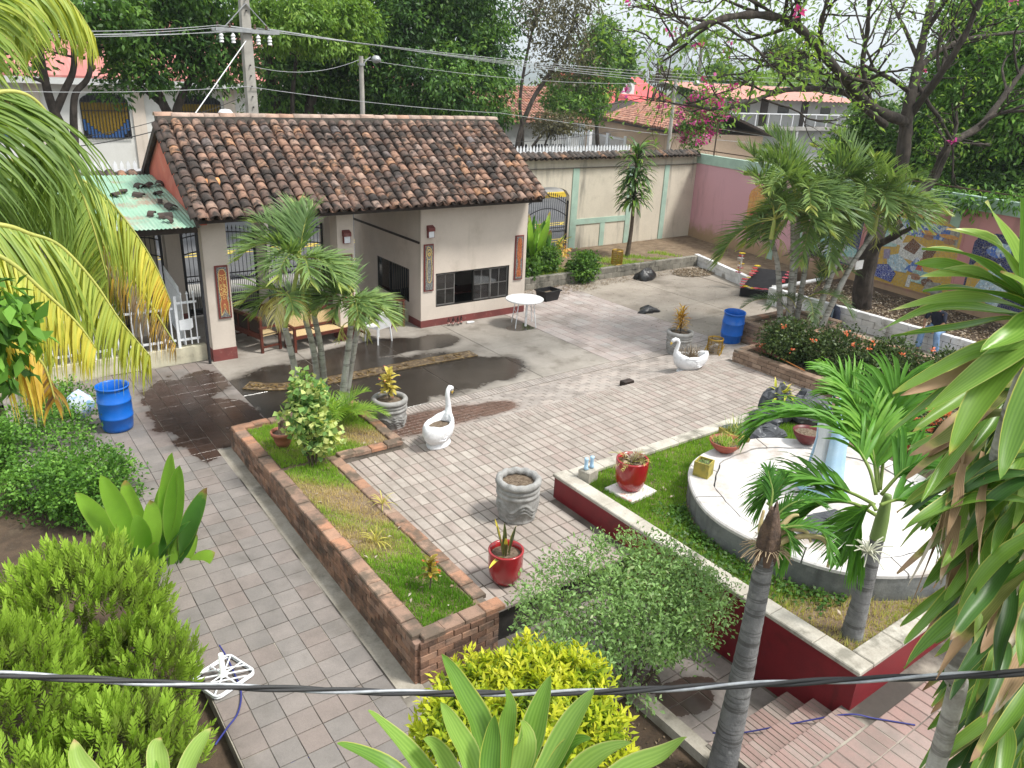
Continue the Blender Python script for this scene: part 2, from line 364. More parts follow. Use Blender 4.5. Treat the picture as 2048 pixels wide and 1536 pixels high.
# --- plaza
ZP = .3
pb = MB(); pb.prism([(4.5, 6.72), (7.3, 6.72), (7.3, 8.4), (15.4, 8.4), (15.4, 11.5), (6.0, 11.5), (6.0, 11.2), (4.5, 11.2)], -.4, ZP - .009)
plaza = struct('plaza', pb, m_djoint, 'raised brick paved plaza in the middle of the courtyard')
tl = []; sold = []
for j in range(-6, 8):
    y = 8.65 + .322 * (j + .5)
    if y < 6.75 or y > 11.2: continue
    for i in range(-4, 64):
        x = 5.27 + .1655 * (i + .5)
        if x < 4.8 or x > 15.3 or (x > 7.1 and y < 8.45): continue
        tl.append((x, y, ZP))
for i in range(0, 112):
    x = 6.1 + .0828 * (i + .5)
    if x < 15.3: sold.append((x, 11.36, ZP))
paving(plaza, tl, m_brickp, .150, .304, .04, 'brick')
paving(plaza, sold, m_brickp, .0745, .27, .04, 'edge_brick', .005)
paving(plaza, [(4.86 + .33 * i, 6.62, ZP) for i in range(8)], m_brickp, .32, .2, .05, 'edge_stone')
# --- sloping band of bricks between plaza and forecourt
def zr(y): return .22 - (y - 11.5) / (13.1 - 11.5) * .22
rb = MB(); rb.quad((6.0, 11.5, .212), (17.3, 11.5, .212), (17.3, 13.1, -.008), (6.0, 13.1, -.008)); rb.quad((6.0, 13.1, -.008), (17.3, 13.1, -.008), (17.3, 13.42, -.008), (6.0, 13.42, -.008)); rb.quad((15.4, 8.4, .212), (17.3, 8.4, .212), (17.3, 11.5, .212), (15.4, 11.5, .212))
rampo = struct('ramp', rb, m_djoint, 'gently sloping brick band below the plaza edge')
tl = []
for j in range(10):
    y = 11.5 + .16 * (j + .5)
    for i in range(34):
        x = 6.1 + .325 * (i + .5) + (.16 if j % 2 else 0)
        if x < 17.2: tl.append((x, y, zr(y)))
paving(rampo, tl, m_brickw, .312, .150, .04, 'brick', pitch=-.1366)
paving(rampo, [(6.1 + .083 * (i + .5), 13.27, 0) for i in range(132)], m_brickw, .073, .28, .04, 'edge_brick', .005)
# --- concrete forecourt, tiled court, yard
fo = struct('forecourt', MB().box(4.52, 13.2, 13.42, 22.3, -.5, -.01), m_djoint, 'wet dark concrete forecourt inside the gate')
xs = [4.52, 6.55, 8.75, 10.95, 13.2]; ys = [13.43, 15.75, 18.1, 20.3, 22.25]
for i in range(4):
    for j in range(4):
        MB().bev(((xs[i] + xs[i + 1]) / 2, (ys[j] + ys[j + 1]) / 2, -.04), xs[i + 1] - xs[i] - .018, ys[j + 1] - ys[j] - .018, .08, .008).build('slab', m_conc, fo)
tc = struct('tile_court', MB().box(13.2, 17.15, 13.42, 20.3, -.5, -.01), m_joint, 'worn pinkish tile court beside the kiosk')
paving(tc, [(13.36 + .305 * i, 13.59 + .305 * j, .0) for i in range(13) for j in range(22) if 13.36 + .305 * i < 17.05 and 13.59 + .305 * j < 20.2], m_rtile, .295, .295, .04, 'tile')
yd = struct('yard', MB().box(17.15, 25.5, 4, 20.4, -.5, -.01), m_djoint, 'concrete yard by the block walls')
for i, x in enumerate((17.16, 19.9, 22.7)):
    for j in range(12):
        y = 4.1 + 1.36 * j
        if seen((x + 1.3, y + .6, 0), 250): MB().bev((x + 1.37, y + .68, -.04), 2.72, 1.345, .08, .008).build('slab', m_conc2, yd)
# --- landing, steps, upper floor at the right foot of the picture
ZL = -.3
la = struct('landing', MB().box(3.95, 7.25, 5.08, 6.75, -.8, ZL - .01).box(5.85, 7.25, 3.82, 5.08, -.8, ZL - .01), m_djoint, 'tiled landing at the foot of the steps')
tl = []
m_land = M('landing_tile', (.30, .265, .245), (.22, .195, .18), 2, .7, stops=[(0, (.27, .24, .225)), (1, (.33, .28, .26))], dirt=(.1, .09, .075, .6), dscale=1.2, wet=wet_land, fine=.14)
for i in range(9):
    for j in range(9):
        x = 7.18 - .36 * (i + .5); y = 6.68 - .36 * (j + .5)
        if x < 3.95 or y < 3.85 or (x < 5.9 and y < 5.1): continue
        tl.append((x, y, ZL))
paving(la, tl, m_land, .35, .35, .04, 'tile')
for k in range(2):
    z = ZL + .16 * (k + 1); y0 = 3.82 - .33 * k
    st = struct('step', MB().box(5.75, 7.25, y0 - .36, y0, -.8, z - .01), m_joint, ['lower brick step under the red wall', 'upper brick step under the red wall'][k])
    paving(st, [(5.78 + .08 * (i + .5), y0 - .165, z) for i in range(18)], m_redbr, .071, .325, .05, 'brick', .005)
ZF = ZL + .48
uf = struct('upper_floor', MB().box(5.2, 12, .3, 3.16, -.8, ZF - .009), m_joint, 'reddish brick floor at the top of the steps')
paving(uf, [(5.42 + .08 * (i + .5), 3.0, ZF) for i in range(22)], m_redbr, .071, .32, .05, 'edge_brick', .005)
paving(uf, [(5.25 + .1655 * (i + .5), 2.82 - .315 * (j + .5) - .0, ZF) for i in range(38) for j in range(8)] + [], m_redbr, .157, .303, .05, 'brick')
# --- soil beds
struct('garden_soil', MB().quad((-9, .5, -.42), (1.5, .5, -.42), (1.5, 18.3, -.3), (-9, 18.3, -.3)), m_soil, 'dark garden soil left of the path')
struct('garden_bed', MB().quad((3.9, .3, -.26), (5.62, .3, -.26), (5.62, 4.98, -.3), (3.9, 4.98, -.3)), m_soil, 'dark soil bed beside the landing')
kb = MB(); kb.box(5.62, 5.8, .3, 5.1, -.8, -.16); kb.box(3.8, 5.618, 4.95, 5.1, -.8, -.18); kb.box(3.8, 3.95, .3, 4.948, -.8, -.19)
struct('bed_kerb', kb, m_cem, 'worn cement kerb round the small soil bed')
# ================================================================ brick planters
m_brick = M('wall_brick', (.2, .105, .07), (.1, .06, .045), 6, .85, stops=[(0, (.14, .08, .056)), (.3, (.24, .13, .085)), (.6, (.33, .18, .115)), (.85, (.28, .18, .135)), (1, (.4, .23, .15))], dirt=(.06, .05, .04, .7), dscale=2.2, dlo=.5, dhi=.68, bump=.5, bscale=35, fine=.25)
m_brick2 = M('tan_brick', (.33, .23, .165), (.25, .17, .12), 6, .85, stops=[(0, (.25, .175, .125)), (.5, (.34, .24, .175)), (.9, (.4, .29, .215)), (1, (.4, .2, .13))], dirt=(.12, .095, .07, .6), dscale=1.8, bump=.4, bscale=35, fine=.2)
m_cop = M('coping_brick', (.42, .25, .18), (.3, .19, .14), 5, .85, stops=[(0, (.24, .155, .115)), (.45, (.31, .2, .145)), (.75, (.4, .2, .12)), (1, (.34, .26, .2))], dirt=(.1, .08, .06, .8), dscale=2.5, dlo=.45, dhi=.64, bump=.45, bscale=30, fine=.2)
m_mort = M('mortar', (.17, .145, .12), (.1, .085, .07), 4, .95, bump=.4, fine=.2)
m_mort2 = M('mortar_pale', (.2, .165, .13), (.12, .1, .08), 4, .95, fine=.2)
def place_pieces(parent, items, mat, sx, sy, sz, name, bev=.006, maxn=PIECES, rough=.004):
    """items: (centre, angle about z, length factor); 300 nearest singly, the rest joined"""
    it = [q for q in items if seen(q[0], 150)]
    it.sort(key=lambda q: (Vector(q[0]) - Vector((0, 0, CH))).length)
    if not it: return
    b = MB(); b.bev((0, 0, 0), sx, sy, sz, bev); first = None
    for c, a, k in it[:maxn]:
        if first is None: o = b.build(name, mat, None); first = o
        else: o = bpy.data.objects.new(name, first.data); COL.objects.link(o)
        o.parent = parent; FRAME[o.name] = Vector((0, 0, 0)); f = FRAME[parent.name]
        o.location = Vector(c) - f + Vector((random.uniform(-1, 1), random.uniform(-1, 1), random.uniform(-.5, .5))) * rough
        o.rotation_euler = (random.uniform(-.01, .01), random.uniform(-.01, .01), a + random.uniform(-.012, .012)); o.scale = (k, 1, 1)
    if len(it) > maxn:
        b = MB()
        for c, a, k in it[maxn:]: b.bev(c, sx * k, sy, sz, bev, Matrix.Rotation(a, 3, 'Z'), r=random.random())
        o = b.build(name, mat, parent); o['kind'] = 'stuff'
def run_bricks(p0, p1, zb, zt, L, H, gap=.012, proud=0.0, n=(0, 0)):
    p0 = Vector(p0); p1 = Vector(p1); d = p1 - p0; ln = d.length; d /= ln; a = math.atan2(d.y, d.x); out = []
    k = 0; z = zt - H / 2
    zb = zb if callable(zb) else (lambda q, v=zb: v)
    while True:
        if z < min(zb(p0), zb(p1)) - H: break
        off = 0 if k % 2 == 0 else -L / 2; s = off
        while s < ln - .01:
            s0 = max(s, 0); s1 = min(s + L, ln)
            if s1 - s0 > .05:
                c = p0 + d * ((s0 + s1) / 2)
                if z > zb(c) - H: out.append(((c.x + n[0] * proud, c.y + n[1] * proud, z), a, (s1 - s0 - gap) / (L - gap)))
            s += L
        z -= H; k += 1
    return out
ZT = .45
bp = thing('brick_planter', 'long L-shaped dark brick planter beside the tiled path', 'planter', (4.2, 9, 0))
c = MB(); c.box(3.6, 3.75, 6.46, 13.38, -.5, ZT - .06).box(3.75, 4.72, 6.46, 6.6, -.5, ZT - .06).box(4.6, 4.72, 6.6, 11.22, -.3, ZT - .06).box(4.72, 5.98, 11.22, 11.34, 0, ZT - .06).box(5.86, 5.98, 11.34, 12.9, 0, ZT - .06).box(3.75, 5.98, 12.9, 13.38, 0, ZT - .06)
c.build('core', m_mort, bp)
it = run_bricks((3.6, 6.42), (3.6, 13.42), lambda q: zp(q.y) - .05, ZT - .055, .235, .094) + run_bricks((3.6, 6.44), (4.74, 6.44), -.35, ZT - .055, .235, .094)
place_pieces(bp, it, m_brick, .223, .1, .083, 'brick')
it = run_bricks((3.95, 13.4), (6.0, 13.4), -.05, ZT - .055, .235, .094) + run_bricks((5.98, 11.3), (5.98, 13.0), 0., ZT - .055, .235, .094)
place_pieces(bp, it, m_brick, .223, .08, .083, 'brick')
cp = [((3.66 , 6.5 + .3 * (i + .5), ZT - .03), PI / 2 , random.uniform(.96, 1)) for i in range(23)]
cp += [((3.8 + .3 * (i), 6.5, ZT - .03), 0, 1) for i in range(4)]
cp += [((4.68, 6.75 + .3 * (i + .5), ZT - .05), PI / 2, 1) for i in range(15)]
cp += [((4.9 + .3 * i, 11.3, ZT - .03), 0, 1) for i in range(4)] + [((5.92, 11.5 + .3 * i, ZT - .03), PI / 2, 1) for i in range(5)] + [((3.8 + .3 * i, 13.3, ZT - .03), 0, 1) for i in range(8)]
place_pieces(bp, cp, m_cop, .292, .2, .07, 'coping_brick', .012, rough=.01)
MB().box(3.72, 4.62, 6.58, 11.3, -.2, ZT - .05).box(3.72, 5.9, 11.3, 13.2, -.2, ZT - .05).build('soil', m_drysoil, bp)
MB().box(4.72, 7.2, 6.62, 6.72, -.6, ZP - .05).build('plaza_edge_wall', M('dark_cement', (.06, .052, .047), (.03, .027, .025), 3, .9, dirt=(.17, .15, .13, .6), dscale=2, fine=.25), plaza)  # very dark mottled cement on the drop wall below the plaza
# right hand planters
def box_planter(name, label, x0, x1, y0, y1, zt, zb=0., L=.27, H=.105, soil=.1):
    t = thing(name, label, 'planter', ((x0 + x1) / 2, (y0 + y1) / 2, 0), 'tan brick planters by the yard')
    w = .2
    MB().box(x0 + .03, x0 + w, y0, y1, zb - .2, zt - .02).box(x1 - w, x1 - .03, y0, y1, zb - .2, zt - .02).box(x0 + w, x1 - w, y0 + .03, y0 + w, zb - .2, zt - .02).box(x0 + w, x1 - w, y1 - w, y1 - .03, zb - .2, zt - .02).build('core', m_mort2, t)
    e = .055
    place_pieces(t, run_bricks((x0 + e, y0), (x0 + e, y1), zb, zt - .07, L, H) + run_bricks((x0 + .1, y1 - e), (x1, y1 - e), zb, zt - .07, L, H) + run_bricks((x0, y0 + e), (x1, y0 + e), zb, zt - .07, L, H), m_brick2, L - .012, .11, H - .012, 'brick')
    cps = [((x0 + .11, y0 + .3 * (i + .5), zt - .03), PI / 2, 1) for i in range(int((y1 - y0) / .3))] + [((x0 + .24 + .3 * (i + .5), y1 - .11, zt - .03), 0, 1) for i in range(int((x1 - x0 - .3) / .3))]
    cps += [((x1 - .11, y0 + .3 * (i + .5), zt - .03), PI / 2, 1) for i in range(int((y1 - y0 - .3) / .3))]
    place_pieces(t, cps, m_cop if 0 else m_brick2, .292, .22, .065, 'coping_brick', .01, rough=.006)
    MB().box(x0 + w - .02, x1 - w + .02, y0 + w - .02, y1 - w + .02, zb, zt - soil).build('soil', m_drysoil, t)
    return t
box_planter('brick_planter', 'tan brick planter with the orange flowering shrubs', 15.3, 19.4, 5.2, 11.35, .62)
box_planter('brick_planter', 'tan brick planter behind the blue barrel at the palm stems', 17.55, 20.2, 11.45, 13.05, .62)
# ================================================================ red planter with its round stage
m_red = M('red_paint', (.19, .011, .018), (.15, .009, .015), 2, .5, dirt=(.05, .008, .008, .7), dscale=1.5, streak=(.04, .008, .008, (.55, .75), (3, 3, .35), .7), fine=.12, spec=.4)
m_ccop = M('cement_coping', (.5, .47, .41), (.36, .33, .28), 2.5, .9, dirt=(.16, .15, .12, .75), dscale=2.2, dlo=.5, dhi=.66, bump=.35, bscale=22, fine=.2)
m_gcem = M('grey_cement', (.2, .205, .2), (.13, .135, .135), 3, .85, dirt=(.3, .3, .29, .5), dscale=4, streak=(.06, .06, .06, (.5, .75), (2.5, 2.5, .3)), bump=.4, bscale=18, fine=.2)
m_white = M('white_paint_slab', (.6, .58, .57), (.5, .475, .455), 1.4, .8, dirt=(.3, .245, .2, .75), dscale=1.1, dlo=.5, dhi=.7, bump=.2, bscale=20, fine=.12)
ZR = .72
rp = thing('red_planter', 'dark red walled planter with grass and cement coping', 'planter', (9.8, 5.6, 0))
w = .12
MB().box(7.22, 7.42, 3.06, 8.4, -.7, ZR - .055).box(7.42, 13.2, 3.06, 3.26, -.7, ZR - .055).box(7.42, 13.2, 8.2, 8.4, -.2, ZR - .055).build('wall', m_red, rp)
for i in range(9):
    y0 = 3.04 + i * .6; MB().bev((7.345, y0 + .3, ZR - .028), .27, .594, .055, .012).build('coping_stone', m_ccop, rp)
for i in range(9):
    MB().bev((7.79 + .6 * i, 3.175, ZR - .028), .594, .27, .055, .012).build('coping_stone', m_ccop, rp)
    MB().bev((7.79 + .6 * i, 8.29, ZR - .028), .594, .24, .055, .012).build('coping_stone', m_ccop, rp)
MB().box(7.4, 13.2, 3.2, 8.25, -.3, .64).build('soil', m_drysoil, rp)
FC = Vector((9.88, 5.3, 0)); FR = 1.98; ZS = 1.05
fs = thing('round_stage', 'round white topped cement stage with cracked rim', 'stage', FC)
def wob(a): return 1 + .012 * math.sin(3 * a + 1) + .008 * math.sin(7 * a)
MB().lathe([(FR - .02, .4), (FR, ZS - .03)], 72, FC, lambda r, z, a, i: (r * wob(a), z)).build('wall', m_gcem, fs, smooth=True)
rng_ = [(0, 37), (37, 68), (68, 121), (121, 150), (150, 205), (205, 243), (243, 290), (290, 330), (330, 360)]
for a0, a1 in rng_:
    b = MB(); n = max(4, int((a1 - a0) / 5)); V = []; F = []
    for i in range(n + 1):
        a = R_(a0 + .35 + (a1 - a0 - .7) * i / n); ir = FR - .36 + .02 * math.sin(11 * a) + .012 * math.sin(23 * a + 2)
        for r, z in ((ir, ZS - .05), (ir, ZS), (FR * wob(a) - .01, ZS), (FR * wob(a) + .012, ZS - .02), (FR * wob(a) + .012, ZS - .06)): V.append((FC.x + r * math.cos(a), FC.y + r * math.sin(a), z))
    for i in range(n):
        for k in range(4): F.append((i * 5 + k, i * 5 + k + 1, i * 5 + 5 + k + 1, i * 5 + 5 + k))
    F += [(4, 3, 2, 1, 0), tuple(n * 5 + k for k in range(5))]
    b.add(V, F).build('rim_slab', m_white, fs)
for a0, a1 in ((-.5, 360.5),):
    V = [(FC.x, FC.y, ZS - .012)]; n = 72
    for i in range(n + 1):
        a = R_(a0 + .5 + (a1 - a0 - 1) * i / n); r = FR - .385 + .02 * math.sin(11 * a) + .012 * math.sin(23 * a + 2); V.append((FC.x + r * math.cos(a), FC.y + r * math.sin(a), ZS - .012))
    MB().add(V, [(0, i + 1, i + 2) for i in range(n)]).build('floor_slab', m_white, fs)
MB().lathe([(FR - .05, ZS - .05), (.01, ZS - .05)], 48, FC).build('bed', m_gcem, fs)
# ================================================================ gatehouse
m_cream = M('cream_plaster', (.62, .545, .475), (.57, .50, .435), 1.5, .85, dirt=(.42, .36, .29, .55), dscale=1.3, dlo=.54, dhi=.75, streak=(.36, .31, .25, (.56, .8), (2.2, 2.2, .2), .5), bump=.08, bscale=50, fine=.06)
m_maroon = M('maroon_base', (.2, .055, .05), (.15, .045, .042), 3, .7, dirt=(.3, .2, .17, .5), dscale=4, dlo=.6, dhi=.7, fine=.12)
m_gable = M('gable_red', (.56, .15, .1), (.46, .12, .085), 1.5, .85, dirt=(.6, .25, .19, .6), dscale=1.2, streak=(.22, .06, .05, (.55, .75), (3, 3, .3), .6), fine=.1)
m_wood = M('dark_wood', (.035, .022, .017), (.02, .014, .011), 5, .6, fine=.2)
m_rwood = M('red_wood', (.12, .03, .017), (.07, .02, .012), 8, .4, spec=.5, fine=.2)
m_bronze = M('bronze_frame', (.03, .028, .026), (.02, .019, .018), 3, .4, metal=.4)
m_alu = M('aluminium', (.32, .31, .3), (.22, .21, .2), 6, .4, metal=.6)
m_iron = M('black_iron', (.018, .019, .024), (.03, .03, .034), 12, .5, spec=.4)
m_tile = M('roof_tile', (.3, .16, .1), (.2, .1, .065), 7, .85, stops=[(0, (.08, .062, .055)), (.2, (.15, .105, .085)), (.42, (.23, .145, .11)), (.6, (.33, .195, .135)), (.8, (.33, .245, .205)), (.93, (.46, .25, .14)), (1, (.17, .16, .165))], dirt=(.035, .03, .027, .93), dscale=3.6, dlo=.42, dhi=.6, bump=.5, bscale=30, fine=.3)
m_tdark = M('dark_roof_tile', (.07, .05, .042), (.04, .032, .028), 6, .9, fine=.3)  # plain dark brown for rake, channel and broken tiles
m_glass = GLASS('window_glass', a=.55)
gh = thing('gatehouse', 'cream gatehouse with a clay tile roof and kiosk windows', 'gatehouse', (9.2, 20, 0))
RX0, RX1, YE, ZE, YR, ZRG = 4.4, 14.0, 17.55, 3.5, 20.3, 5.38
slope = math.atan2(ZRG - ZE, YR - YE); sl_len = math.hypot(ZRG - ZE, YR - YE)
def zroof(y): return ZE + (y - YE) * math.tan(slope) if y < YR else ZRG - (y - YR) * .62
def wallpoly(b, x0, x1, pts): b.add([(x0, y, z) for y, z in pts] + [(x1, y, z) for y, z in pts], [tuple(range(len(pts)))[::-1], tuple(range(len(pts), 2 * len(pts)))] + [(i, (i + 1) % len(pts), len(pts) + (i + 1) % len(pts), len(pts) + i) for i in range(len(pts))])
KX0, KX1, KY0, KY1 = 10.3, 13.9, 18.2, 22.4; th = .16
b = MB(); zt = zroof(KY0) - .12
b.box(KX0, 10.78, KY0, KY0 + th, 0, zt).box(13.3, KX1, KY0, KY0 + th, 0, zt).box(10.78, 13.3, KY0, KY0 + th, 0, .54).box(10.78, 13.3, KY0, KY0 + th, 1.51, zt)
t_ = -.1
wallpoly(b, KX0, KX0 + th, [(KY0 + th, 0), (18.87, 0), (18.87, zroof(18.87) + t_), (KY0 + th, zroof(KY0 + th) + t_)]); wallpoly(b, KX0, KX0 + th, [(20.88, 0), (KY1, 0), (KY1, zroof(KY1) + t_), (20.88, zroof(20.88) + t_)])
wallpoly(b, KX0, KX0 + th, [(18.87, 0), (20.88, 0), (20.88, .58), (18.87, .58)]); wallpoly(b, KX0, KX0 + th, [(18.87, 1.55), (20.88, 1.55), (20.88, zroof(20.88) + t_), (YR, zroof(YR) + t_), (18.87, zroof(18.87) + t_)])
wallpoly(b, KX1 - th, KX1, [(KY0 + th, 0), (KY1, 0), (KY1, zroof(KY1) + t_), (YR, zroof(YR) + t_), (KY0 + th, zroof(KY0 + th) + t_)])
b.box(KX0 + th, KX1 - th, KY1 - th, KY1, 0, zroof(KY1) - .1)
b.build('kiosk_wall', m_cream, gh)
MB().box(KX0 - .012, KX1 + .012, KY0 - .012, KY0, 0, .2).box(KX0 - .012, KX0, KY0, KY0 + .7, 0, .2).box(KX1, KX1 + .012, KY0, KY1, 0, .2).build('base_strip', m_maroon, gh)
MB().box(KX0 + th, KX1 - th, KY0 + th, KY1 - th, .0, .03).build('kiosk_floor', m_wood, gh)
MB().box(KX0 - .03, KX0 - .002, KY0 + .05, KY1, 2.37, 2.43).build('wall_strip', m_wood, gh)
# front window: four sashes, the second slid open
wn = MB().box(10.78, 13.3, KY0 + .02, KY0 + .1, .54, .575).box(10.78, 13.3, KY0 + .02, KY0 + .1, 1.475, 1.51).box(10.78, 10.81, KY0 + .02, KY0 + .1, .575, 1.475).box(13.27, 13.3, KY0 + .02, KY0 + .1, .575, 1.475).box(12.035, 12.07, KY0 + .02, KY0 + .1, .575, 1.475).build('window', m_bronze, gh)
for k in (0, 2, 3):
    x0 = 10.81 + k * .615; x1 = x0 + .615; y = KY0 + (.045 if k in (0, 3) else .07)
    MB().box(x0, x0 + .025, y, y + .02, .575, 1.475).box(x1 - .025, x1, y, y + .02, .575, 1.475).box(x0, x1, y + .001, y + .019, .575, .6).box(x0, x1, y + .001, y + .019, 1.45, 1.475).box((x0 + x1) / 2 - .008, (x0 + x1) / 2 + .008, y + .002, y + .018, .6, 1.45).box(x0 + .025, x1 - .025, y + .003, y + .017, 1.02, 1.036).build('sash', m_alu, wn)
    for i in range(2):
        for j in range(2):
            xa = x0 + .03 + i * .29; za = .605 + j * .43
            MB().box(xa, xa + .268, y + .009, y + .011, za, za + .405).build('pane', m_glass, wn)
wn = MB().box(KX0 + .03, KX0 + .1, 18.87, 18.91, .58, 1.55).box(KX0 + .03, KX0 + .1, 20.84, 20.88, .58, 1.55).box(KX0 + .031, KX0 + .099, 18.91, 20.84, .58, .62).box(KX0 + .031, KX0 + .099, 18.91, 20.84, 1.51, 1.55).box(KX0 + .032, KX0 + .098, 20.1, 20.14, .62, 1.51).build('window', m_bronze, gh)
bb = MB()
for i in range(9): bb.box(KX0 + .06, KX0 + .075, 19.0 + .13 * i, 19.015 + .13 * i, .62, 1.51)
bb.build('bars', m_iron, wn)
MB().box(KX0 + .045, KX0 + .05, 20.14, 20.84, .62, 1.51).build('pane', m_glass, wn)
# things standing on the kiosk shelf
MB().box(10.9, 13.2, 19.3, 20.0, .5, .55).build('counter', m_rwood, gh)
# columns
for (x0, x1, y0, y1, nm) in ((4.62, 5.17, 18.2, 18.75, 'column'), (7.9, 8.35, 18.2, 18.65, 'column'), (4.62, 5.0, 21.9, 22.3, 'column'), (7.05, 7.3, 21.9, 22.2, 'column'), (9.1, 9.5, 21.9, 22.3, 'column')):
    c_ = MB().box(x0, x1, y0, y1, 0, zroof(y0) - .13).build(nm, m_cream if y0 < 20 else m_cream, gh)
    MB().box(x0 - .012, x1 + .012, y0 - .012, y1 + .012, 0, .3 if y0 < 20 else .2).build('base_strip', m_maroon, c_)
MB().box(4.5, 10.3, 18.28, 18.5, 3.42, zroof(18.28) - .14).build('front_beam', m_wood, gh)
MB().box(4.5, 10.3, 21.95, 22.2, 3.1, 3.4).build('rear_beam', m_wood, gh)
b = MB(); wallpoly(b, 4.52, 4.66, [(17.75, 3.35), (18.1, 3.3), (22.2, 3.3), (22.2, zroof(22.2) - .1), (YR, zroof(YR) - .1), (17.75, zroof(17.75) - .06)])
b.build('gable_wall', m_gable, gh)
# roof: slab, barge boards, tiles
b = MB(); yb, zb_ = 22.9, zroof(22.9)
wallpoly(b, RX0 + .05, RX1 - .05, [(YE + .06, ZE - .02), (YR, ZRG - .02), (yb, zb_ - .02), (yb, zb_ - .1), (YR, ZRG - .1), (YE + .06, ZE - .1)])
roof = b.build('roof', m_wood, gh)
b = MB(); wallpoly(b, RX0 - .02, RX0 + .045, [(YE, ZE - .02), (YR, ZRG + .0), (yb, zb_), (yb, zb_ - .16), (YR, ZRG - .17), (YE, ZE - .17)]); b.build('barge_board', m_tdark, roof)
b = MB()
for i in range(14): b.box(RX0 + .04 + .7 * i, RX0 + .11 + .7 * i, YE + .08, YE + .1, ZE - .2, ZE - .1)
def tile_mesh(r0=.122, r1=.1, L=.36, th=.016, n=7, inv=False):
    V = []; F = []
    for e, (r, s) in enumerate(((r0, 0), (r1, L))):
        for k in (0, 1):
            rr = r - k * th
            for i in range(n): a = PI * i / (n - 1); V.append((rr * math.cos(a), s, rr * .8 * math.sin(a) * (-1 if inv else 1)))
    for i in range(n - 1):
        F.append((i, i + 1, 2 * n + i + 1, 2 * n + i)); F.append((n + i + 1, n + i, 3 * n + i, 3 * n + i + 1)); F.append((i + 1, i, n + i, n + i + 1)); F.append((2 * n + i, 2 * n + i + 1, 3 * n + i + 1, 3 * n + i))
    return V, F
TV, TF = tile_mesh()
cp_, ex = .262, .255; ncol = int((RX1 - RX0 - .1) / cp_); nrow = 13
SM = Matrix(((1, 0, 0), (0, math.cos(slope), -math.sin(slope)), (0, math.sin(slope), math.cos(slope))))
tiles = []
for i in range(ncol + 1):
    wx = .006 * math.sin(i * .9); lean = random.uniform(-.002, .002)
    for j in range(nrow):
        sag = .03 * math.sin(i * .23 + 1) * math.sin(PI * j / nrow) - .02 * math.sin(i * .5) * (1 - j / nrow)
        q = SM @ Vector((0, -.06 + j * ex + (random.uniform(-.015, .015) if j else random.uniform(-.05, .04)), .075 + sag + random.uniform(-.006, .006)))
        c = Vector((RX0 + .12 + i * cp_ + wx + lean * j + random.uniform(-.01, .01), YE, ZE)) + q
        R3 = SM @ Matrix.Rotation(-.075 + random.uniform(-.02, .02), 3, 'X') @ Matrix.Rotation(random.uniform(-.05, .05), 3, 'Z') @ Matrix.Rotation(random.uniform(-.07, .07), 3, 'Y')
        tiles.append((c, R3))
tiles.sort(key=lambda q: (q[0] - Vector((0, 0, CH))).length)
first = None
for c, R3 in tiles[:300]:
    if first is None: o = MB().add(TV, TF).build('roof_tile', m_tile, None, smooth=True); first = o
    else: o = bpy.data.objects.new('roof_tile', first.data); COL.objects.link(o)
    o.parent = roof; o.matrix_local = Matrix.Translation(c) @ R3.to_4x4(); FRAME[o.name] = Vector((0, 0, 0))
b = MB()
for c, R3 in tiles[300:]: b.add([c + R3 @ Vector(v) for v in TV], TF, r=random.random())
o = b.build('roof_tile', m_tile, roof, smooth=True); o['kind'] = 'stuff'
b = MB(); CV, CF = tile_mesh(.11, .125, ex + .08, .014, 6, True)
for i in range(ncol):
    for j in range(nrow): b.add([Vector((RX0 + .12 + (i + .5) * cp_, YE, ZE)) + SM @ (Vector(v) + Vector((0, j * ex - .05, .1 - .02 * v[1]))) for v in CV], CF, r=random.random() * .5)
o = b.build('channel_tile', m_tile, roof, smooth=True); o['kind'] = 'stuff'
# rake tiles, ridge
RV, RF = tile_mesh(.115, .105, .42, .02, 7)
m_ridge = M('ridge_tile', (.42, .3, .23), (.3, .21, .16), 6, .85, stops=[(0, (.36, .28, .23)), (.5, (.45, .33, .27)), (1, (.46, .27, .18))], dirt=(.1, .09, .08, .8), dscale=3, bump=.4, fine=.25)
MB().box(RX0 + .02, RX1 - .02, YR - .16, YR + .16, ZRG - .05, ZRG + .1).build('ridge_bed', M('lichen_mortar', (.12, .105, .09), (.06, .052, .046), 5, .95, bump=.6, fine=.3), roof)
for i in range(26):
    q = MB().add([(v[1], v[0], v[2]) for v in RV], [tuple(reversed(f)) for f in RF]).build('ridge_tile', m_ridge, None, smooth=True)
    q.parent = roof; q.location = (RX0 - .02 + i * .372, YR + random.uniform(-.015, .015), ZRG + .1 + random.uniform(-.006, .006)); q.rotation_euler = (0, random.uniform(-.02, .02), random.uniform(-.04, .04))
for j in range(9):
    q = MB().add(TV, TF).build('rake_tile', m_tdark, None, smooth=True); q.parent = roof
    q.matrix_local = Matrix.Translation(Vector((RX0 - .01, YE, ZE)) + SM @ Vector((0, j * .36, .0))) @ (SM @ Matrix.Rotation(-.06, 3, 'X')).to_4x4()
lt = tag(MB().add(TV, TF).build('loose_tile', M('new_tile', (.62, .3, .13), (.55, .26, .11), 5, .8), None, smooth=True), 'single bright orange clay tile lying crosswise on the roof', 'roof tile')
lt.matrix_world = Matrix.Translation(PY(438, 366, 18.45) + Vector((0, 0, .02))) @ (SM @ Matrix.Rotation(PI / 2 + .05, 3, 'Z')).to_4x4()
